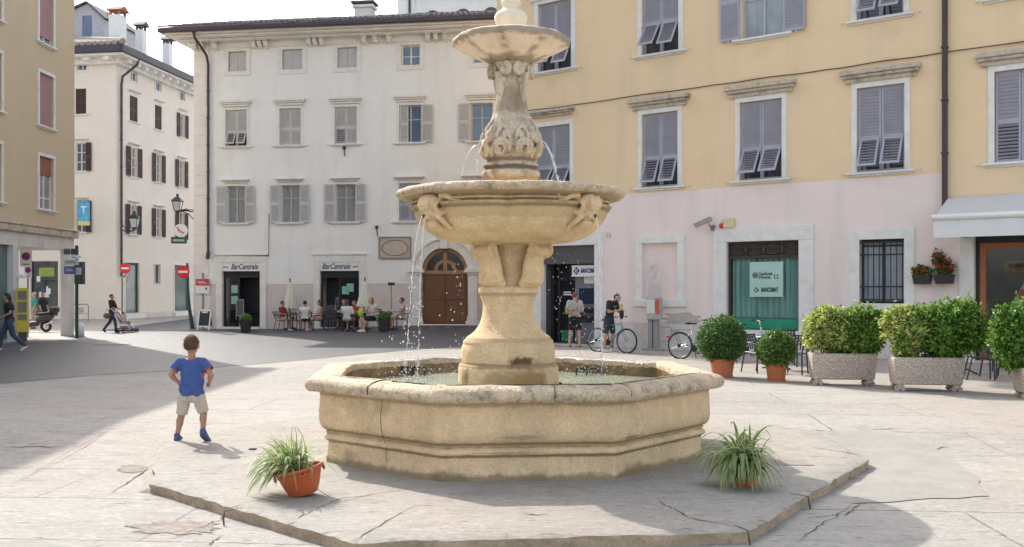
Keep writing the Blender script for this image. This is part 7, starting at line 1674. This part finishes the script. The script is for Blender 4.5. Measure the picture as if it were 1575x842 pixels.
def boy():
    t=thing('person','small boy in a blue t-shirt and beige shorts walking away across the square','person',g,R(180)); J={k:V(v) for k,v in B.items()}
    b=MB()
    def torso(mb,g_=0,low=1):
        mb.ell((0,0,.57),(.118+g_,.088+g_,.10+g_)); mb.ell((0,0,.70),(.112+g_,.082+g_,.15+g_),16,10); mb.ell((0,0,.85),(.125+g_,.085+g_,.13+g_),16,10)
        mb.cap((-.105,0,.945),(.105,0,.945),.048+g_,.048+g_); mb.ell((0,.0,.93),(.14+g_,.068+g_,.07+g_))
    torso(b)
    b.cap((0,.0,.95),(0,-.0,1.10),.045,.043)
    hd=J['head']; b.ell(hd+V((0,.012,.012)),(.080,.092,.100),20,14); b.ell(hd+V((0,-.03,-.05)),(.054,.055,.052),14,10); b.ell(hd+V((0,-.09,-.015)),(.012,.016,.018),8,6)
    for s_ in(-1,1): b.ell(hd+V((s_*.082,.012,-.012)),(.012,.024,.032),10,8)
    for A,s_ in(('A',-1),('B',1)):
        b.cap(J['sh'+A],J['el'+A],.040,.031); b.cap(J['el'+A],J['wr'+A],.032,.022); b.ell(J['el'+A].lerp(J['wr'+A],.3),(.034,.034,.045))
        d=(J['wr'+A]-J['el'+A]).normalized(); p=J['wr'+A]+d*.035; b.ell(p,(.026,.030,.034),12,8)
        # closed fist: four curled fingers and a thumb
        side=V((0,0,1)).cross(d).normalized(); dn=d.cross(side).normalized()
        for f_ in range(4):
            k0=p+d*.024+V((0,0,1))*(.018-.0125*f_); k1=k0+d*.012-side*s_*0+V((-s_*.012,0,0)); k2=k1-d*.018+V((-s_*.016,0,0)); b.cap(k0-d*.01,k1,.0085,.0085,8); b.cap(k1,k2,.0085,.007,8)
        b.cap(p+V((-s_*.015,0,.02)),p+d*.028+V((-s_*.026,0,.006)),.0085,.0075,8)
        b.cap(J['hip'+A],J['kn'+A],.066,.044); b.cap(J['kn'+A],J['an'+A],.043,.028); b.ell(J['kn'+A].lerp(J['an'+A],.30)+V((0,.012,0)),(.044,.048,.075))
        b.cap(J['an'+A],J['toe'+A],.03,.024)
    body=remeshed(b,'body',M_skint,t,.0065,3)
    # t-shirt with hem, open neck and short sleeves
    b=MB(); g_=.014; torso(b,g_); b.ell((0,0,.60),(.160,.112,.12),18,10); b.ell((0,.0,.70),(.148,.102,.16),18,10); b.ell((0,.0,.80),(.145,.098,.14),18,10)
    for A in'AB': b.cap(J['sh'+A],J['sh'+A].lerp(J['el'+A],.62),.050,.058)
    o=remeshed(b,'t_shirt',[M_blue_t,M_redt],t,.007,3)
    nn_=[v.normal.copy() for v in o.data.vertices]
    for v,n_ in zip(o.data.vertices,nn_):
        c=v.co; f=noise.noise(V((c.x*9,c.y*9,c.z*5+2)))*.014+.012*math.sin((c.z*1.0+c.x*.9)*34+2*noise.noise(c*6))*max(0,1-abs(c.z-.62)/.16)+.007*math.sin((c.x*1.3-c.z*.4)*46)*max(0,1-abs(c.z-.80)/.2); v.co+=n_*f
    bm=bmesh.new(); bm.from_mesh(o.data)
    bmesh.ops.delete(bm,geom=[v for v in bm.verts if v.co.z<.545+.008*math.sin(v.co.x*30)],context='VERTS')
    bmesh.ops.delete(bm,geom=[v for v in bm.verts if (V((v.co.x,v.co.y*.9,(v.co.z-1.035)*.9))).length<.070],context='VERTS')
    for A in'AB':
        d=(J['el'+A]-J['sh'+A]).normalized(); e=J['sh'+A].lerp(J['el'+A],.66)
        bmesh.ops.delete(bm,geom=[v for v in bm.verts if (v.co-e).dot(d)>0 and (v.co-e).length<.082 and abs(v.co.x)>.178],context='VERTS')
    for f in bm.faces:
        c=f.calc_center_median()
        if (V((c.x,c.y*.9,(c.z-1.035)*.9))).length<.084: f.material_index=1
        for A in'AB':
            d=(J['el'+A]-J['sh'+A]).normalized(); w=c-J['sh'+A]; tt=w.dot(d)
            if abs(c.x)>.13 and ((f.normal.z>.35 and abs(c.y)<.020 and f.normal.x*(1 if A=='B' else -1)>.1) or tt/(J['el'+A]-J['sh'+A]).length>.60) and w.length<.2: f.material_index=1
    bm.to_mesh(o.data); bm.free()
    b=MB(); b.ell((0,0,.545),(.133,.100,.085),18,10)
    for A in'AB': b.cap(J['hip'+A],J['hip'+A].lerp(J['kn'+A],.86),.080,.070)
    o=remeshed(b,'shorts',M_beige,t,.008,3,.004,12); bm=bmesh.new(); bm.from_mesh(o.data)
    for A in'AB':
        d=(J['kn'+A]-J['hip'+A]).normalized(); e=J['hip'+A].lerp(J['kn'+A],.93); s_=-1 if A=='A' else 1
        bmesh.ops.delete(bm,geom=[v for v in bm.verts if (v.co-e).dot(d)>0 and v.co.x*s_>0],context='VERTS')
    bm.to_mesh(o.data); bm.free()
    b=MB(); b.box((-.10,.102,.50),(-.035,.106,.545)); b.box((.035,.102,.50),(.10,.106,.545)); b.build('pocket',M_beige,o)
    for A in'AB':
        b=MB(); a=J['an'+A]; tt=J['toe'+A]; d=(tt-a); b.cap(a+V((0,.022,-.03 if A=='B' else -.02)),tt+d*.12,.034,.030); b.cap(a,tt,.036,.026); b.cap(a+V((0,.008,.012)),a+V((0,.0,-.01)),.036,.036)
        s=remeshed(b,'shoe',M_bshoe,t,.006,2); b=MB(); 
        e0=a+V((0,.03,-.055 if A=='B' else -.045)); b.cap(e0,tt+d*.12-V((0,0,.014)),.028,.026); b2=remeshed(b,'sole',mat('sole_dark',(.06,.07,.14),.7),s,.006,1)
    # short hair
    b=MB(); b.ell(hd+V((0,.020,.024)),(.086,.096,.101),22,14); b.ell(hd+V((.012,.05,.088)),(.03,.03,.022))
    o=remeshed(b,'hair',M_hairk,t,.005,1,.004,60); bm=bmesh.new(); bm.from_mesh(o.data); bmesh.ops.delete(bm,geom=[v for v in bm.verts if (v.co-hd).z<(-.052 if (v.co-hd).y>.02 else (-.01 if (v.co-hd).y>-.03 else .05)) or ((v.co-hd-V((-.082,.012,-.012))).length<.035) or ((v.co-hd-V((.082,.012,-.012))).length<.035)],context='VERTS'); bm.to_mesh(o.data); bm.free()
    for s_ in(-1,1):
        e=MB(); e.ell(hd+V((s_*.03,-.079,.005)),(.011,.008,.008),8,6); e.build('eye',M_hair,body)
    e=MB(); e.ell(hd+V((0,-.083,-.055)),(.02,.008,.005),8,6); e.build('mouth',mat('lips',(.35,.12,.10),.5),body)
    # fine hair strands
    P=[];D=[]
    for i in range(2600):
        v=V((random.gauss(0,1),random.gauss(0,1),random.gauss(0,1))).normalized(); q=hd+V((0,.020,.024))+V((v.x*.085,v.y*.095,v.z*.101))
        if (q-hd).z<(-.045 if (q-hd).y>.02 else (0 if (q-hd).y>-.03 else .055)): continue
        P.append(q); D.append(v+V((0,.2,-.5)))
    leafmesh('hair_strands',np.array([tuple(p) for p in P]),np.array([tuple(p) for p in D]),.020,[M_hairk,M_hairb],[.6,.4],t,.12,.4)
boy()
# ---- grown-ups
M_blk=cm('cloth_black',(.018,.018,.02)); M_jean=cm('jeans_blue',(.04,.055,.09)); M_navyc=cm('cloth_navy',(.03,.035,.06)); M_redc=cm('cloth_dark_red',(.24,.025,.035)); M_whc=cm('cloth_white',(.66,.65,.64)); M_khk=cm('cloth_khaki',(.34,.30,.24)); M_pk=cm('cloth_pale_pink',(.60,.45,.42)); M_crm=cm('cloth_cream',(.62,.55,.48)); M_teal=cm('cloth_teal',(.03,.30,.28)); M_flor=mat('cloth_floral',(.50,.33,.32),.85,.45,22)
M_shw=cm('shoe_white',(.60,.60,.60)); M_shd=cm('shoe_dark',(.04,.035,.035)); M_sand=M_skin
def onground(px,py): return G(px,py)
# man walking at the far left, heading right
person('man in black t-shirt and dark jeans striding past the white pillar at the left edge',onground(15,541),R(-72),STAND,dict(knA=(-.10,-.22,.52),anA=(-.10,-.30,.12),hipA=(-.09,-.02,.92),knB=(.10,.10,.50),anB=(.10,.42,.18),toeB=(.11,.33,.04),wrA=(-.20,-.20,.95),elA=(-.25,.04,1.15),wrB=(.18,-.25,1.0),elB=(.24,.06,1.15),chest=(0,-.04,1.30),neck=(0,-.06,1.49),head=(0,-.09,1.62)),.98,M_skint,M_hair,M_blk,M_jean,M_shw,.55,1.0,longhair=.3)
person('person in a teal top standing behind the parked scooter',onground(52,506),R(-60),STAND,None,.97,M_skin,mat('hair_grey',(.35,.33,.31),.7),M_teal,M_khk,M_shd,.6,1.0)
person('dark haired person in black standing beside the person in teal behind the scooter',onground(67,505),R(70),STAND,None,.98,M_skin,M_hair,M_blk,M_blk,M_shd,.9,1.0,longhair=.5)
# parent with the pushchair heading right
gp=onground(172,512)
person('man in black top and blue jeans pushing a pushchair across the street',gp,R(85),STAND,dict(knA=(-.10,-.20,.52),anA=(-.10,-.26,.10),knB=(.10,.14,.50),anB=(.10,.42,.16),toeB=(.11,.36,.04),elA=(-.22,-.08,1.14),wrA=(-.18,-.36,1.06),elB=(.22,-.08,1.14),wrB=(.18,-.36,1.06)),.93,M_skint,M_hair,M_blk,M_jean,M_shd,.9,1.0)
gb=gp+V((-.10,-.24,.60)); t=thing('handbag','brown bag hanging beside the man with the pushchair','bag',gb,0); b=MB(); b.ell((0,0,.12),(.17,.08,.13)); b.build('bag_body',mat('leather_brown',(.15,.07,.04),.5),t,smooth=True); b=MB(); b.tube([(-.1,0,.2),(0,0,.42),(.1,0,.2)],.012,6); b.build('strap',mat('leather_brown',(.15,.07,.04),.5),t)
gs=onground(193,512); t=thing('pushchair','light framed pushchair with six small wheels on the street','pushchair',gs,0)
b=MB()
for y in(-.22,.22): b.tube([(-.62,y,1.02),(-.50,y,1.0),(.32,y,.14)],.016,6); b.tube([(-.25,y,.12),(.05,y,.52)],.014,6); b.tube([(-.25,y,.14),(.35,y,.14)],.012,6)
b.tube([(-.62,-.22,1.02),(-.62,.22,1.02)],.018,6); b.build('frame',M_chr,t)
for x in(-.28,.02,.38):
    for y in(-.22,.22):
        b=MB(); b.tube([(x+.085*math.cos(a*math.pi/8),y,.10+.085*math.sin(a*math.pi/8)) for a in range(16)],.02,6,closed=True); b.tube([(x,y-.02,.1),(x,y+.02,.1)],.05,10); b.build('wheel',M_tyre,t)
b=MB(); b.cbox((-.02,0,.42),(.36,.38,.05)); T_=Matrix.Translation((-.25,0,.62))@Matrix.Rotation(R(-28),4,'Y'); b.box((-.03,-.19,-.2),(.03,.19,.3),0,T_); b.cbox((.02,0,.22),(.4,.3,.12)); b.build('seat',mat('pushchair_pink_grey',(.30,.20,.22),.8,.3,9),t,bevel=.02)
person('small child sitting in the pushchair',gs+V((-.02,0,.17)),R(88),SIT,None,.52,M_skin,M_hair,M_pk,M_redc,M_shw,.6,.5,headm=1.4,vox=.012)
# cash machine customer
ga=onground(884,534)
t,J,_=person('person with red hair, pale top and black shorts using the cash machine, seen from behind',ga,R(180-15),STAND,dict(wrA=(-.12,-.36,1.12),elA=(-.23,-.12,1.12),elB=(.24,.0,1.15),wrB=(.20,-.22,1.02),knA=(-.13,-.02,.50),anA=(-.16,.03,.09),anB=(.17,.03,.09),knB=(.13,0,.5)),.99,M_skin,M_hairr,M_pk,M_blk,M_sand,.6,.38,slim=1.18)
ax_=M_.to_3x3()
bp_=ga+Matrix.Rotation(R(165),3,'Z')@V((0,.20,1.02)); t=thing('backpack','grey and orange backpack on the back of the person at the cash machine','backpack',bp_,R(-15)); b=MB(); b.ell((0,0,.22),(.16,.10,.25)); b.ell((0,-.07,.12),(.11,.06,.11)); b.ell((0,0,.05),(.16,.09,.10)); remeshed(b,'bag_body',mat('backpack_grey',(.36,.33,.28),.8,.4,9),t,.015,2); b=MB(); b.ell((0,-.10,.13),(.09,.035,.06)); b.build('pocket',mat('backpack_orange',(.50,.16,.08),.8),t,smooth=True)
b=MB(); [b.tube([(s_*.1,.02,.42),(s_*.12,.22,.42),(s_*.13,.27,.2),(s_*.12,.08,.04)],.018,6) for s_ in(-1,1)]; b.build('strap',M_blk,t)
# cyclist astride the teal bicycle
gc=bk.location+Matrix.Rotation(R(ang),3,'Z')@V((.42,0,0))
person('young man in a black t-shirt standing astride the teal bicycle looking down at his hands',gc,R(ang+90),STAND,dict(chest=(0,-.07,1.29),head=(0,-.30,1.53),neck=(0,-.17,1.46),shA=(-.18,-.12,1.40),shB=(.18,-.12,1.40),elA=(-.23,-.16,1.13),wrA=(-.06,-.40,1.18),elB=(.23,-.16,1.13),wrB=(.07,-.42,1.16),knA=(-.17,-.02,.50),anA=(-.20,.03,.09),knB=(.17,-.02,.50),anB=(.20,.03,.09)),1.03,M_skint,M_hair,M_blk,M_navyc,M_crm,.55,.40)
gh=gc+Matrix.Rotation(R(ang+90),3,'Z')@V((0,-.45,1.10)); t=thing('bottle_bag','small dark pouch with a yellow strap held by the young man on the bicycle','pouch',gh,R(ang+90)); b=MB(); b.ell((0,0,0),(.08,.06,.14)); b.build('pouch_body',M_blk,t,smooth=True); b=MB(); b.box((-.03,-.02,.05),(.03,.03,.30)); b.build('strap',mat('strap_yellow',(.55,.36,.05),.7),t,bevel=.01)
# cafe guests
cafe='guests seated on the bar terrace'
def guest(px,py,rz,label,**k): return person(label,G(px,py),R(rz),SIT,k.pop('over',None),k.pop('h',1.0),group=cafe,vox=.03,**k)
guest(438,509,72,'man in a dark red t-shirt sitting sideways in front of the left parasol',skin=M_skint,hair=M_hair,shirt=M_redc,legs=M_khk,shoes=M_shw,sleeve=.6,leglen=.5,over=dict(knB=(.11,-.36,.62),anB=(.05,-.62,.45)))
guest(470,510,178,'person in a white vest and black shorts seen from behind on the terrace',skin=M_skint,hair=M_hair,shirt=M_whc,legs=M_blk,shoes=M_shd,sleeve=.1,leglen=.4)
guest(487,509,-70,'woman with long brown hair and patterned dress facing left on the terrace',skin=M_skin,hair=M_hairb,shirt=M_flor,legs=M_flor,shoes=M_shw,sleeve=.1,leglen=.4,longhair=.8)
guest(527,506,-10,'brown haired guest facing the square behind the black table',skin=M_skin,hair=M_hairb,shirt=M_blk,legs=M_blk,shoes=M_shd,sleeve=.5,leglen=.5,longhair=.5)
guest(535,511,170,'person in a white shirt with back turned in front of the second bar door',skin=M_skin,hair=M_hairb,shirt=M_whc,legs=M_khk,shoes=M_shd,sleeve=.9,leglen=.5,longhair=.3,over=dict(elB=(.26,-.02,.78)))
guest(546,506,-40,'guest in a bright red top leaning over the table',skin=M_skin,hair=M_hairb,shirt=mat('cloth_bright_red',(.50,.05,.05),.8),legs=M_navyc,shoes=M_shd,sleeve=.5,leglen=.9,over=dict(head=(0,-.06,1.12),neck=(0,.02,1.03)))
guest(570,511,-62,'blond woman in a cream top and black shorts facing left on the terrace',skin=M_skin,hair=M_hairl,shirt=M_crm,legs=M_blk,shoes=M_shw,sleeve=.3,leglen=.42,longhair=.8,h=1.08,over=dict(head=(0,.0,1.15)))
guest(614,508,-78,'guest in a colourful top sitting at the right end of the terrace',skin=M_skint,hair=M_hair,shirt=M_flor,legs=M_khk,shoes=M_shd,sleeve=.3,leglen=.5)
g_=G(563,510)+V((-.18,-.25,.62)); t=thing('yellow_bag','bright yellow green bag on the lap of the blond woman','bag',g_,0); b=MB(); b.ell((0,0,.13),(.12,.08,.17)); b.build('bag_body',mat('lime_yellow',(.50,.62,.05),.6),t,smooth=True); b=MB(); b.tube([(-.07,0,.24),(0,0,.36),(.07,0,.24)],.01,5); b.build('handle',mat('lime_yellow',(.50,.62,.05),.6),t)
person('barman in a grey shirt standing inside the second bar doorway',Wf.root.matrix_world@V((Wf.uz(518,HY)[0],.45,.12)),R(-8),STAND,None,.92,M_skin,M_hair,mat('cloth_blue_grey',(.16,.17,.24),.8),M_blk,M_shd,.6,1.0,vox=.03)
print('objects',len(bpy.data.objects))
bpy.data.scenes.remove(TMP)
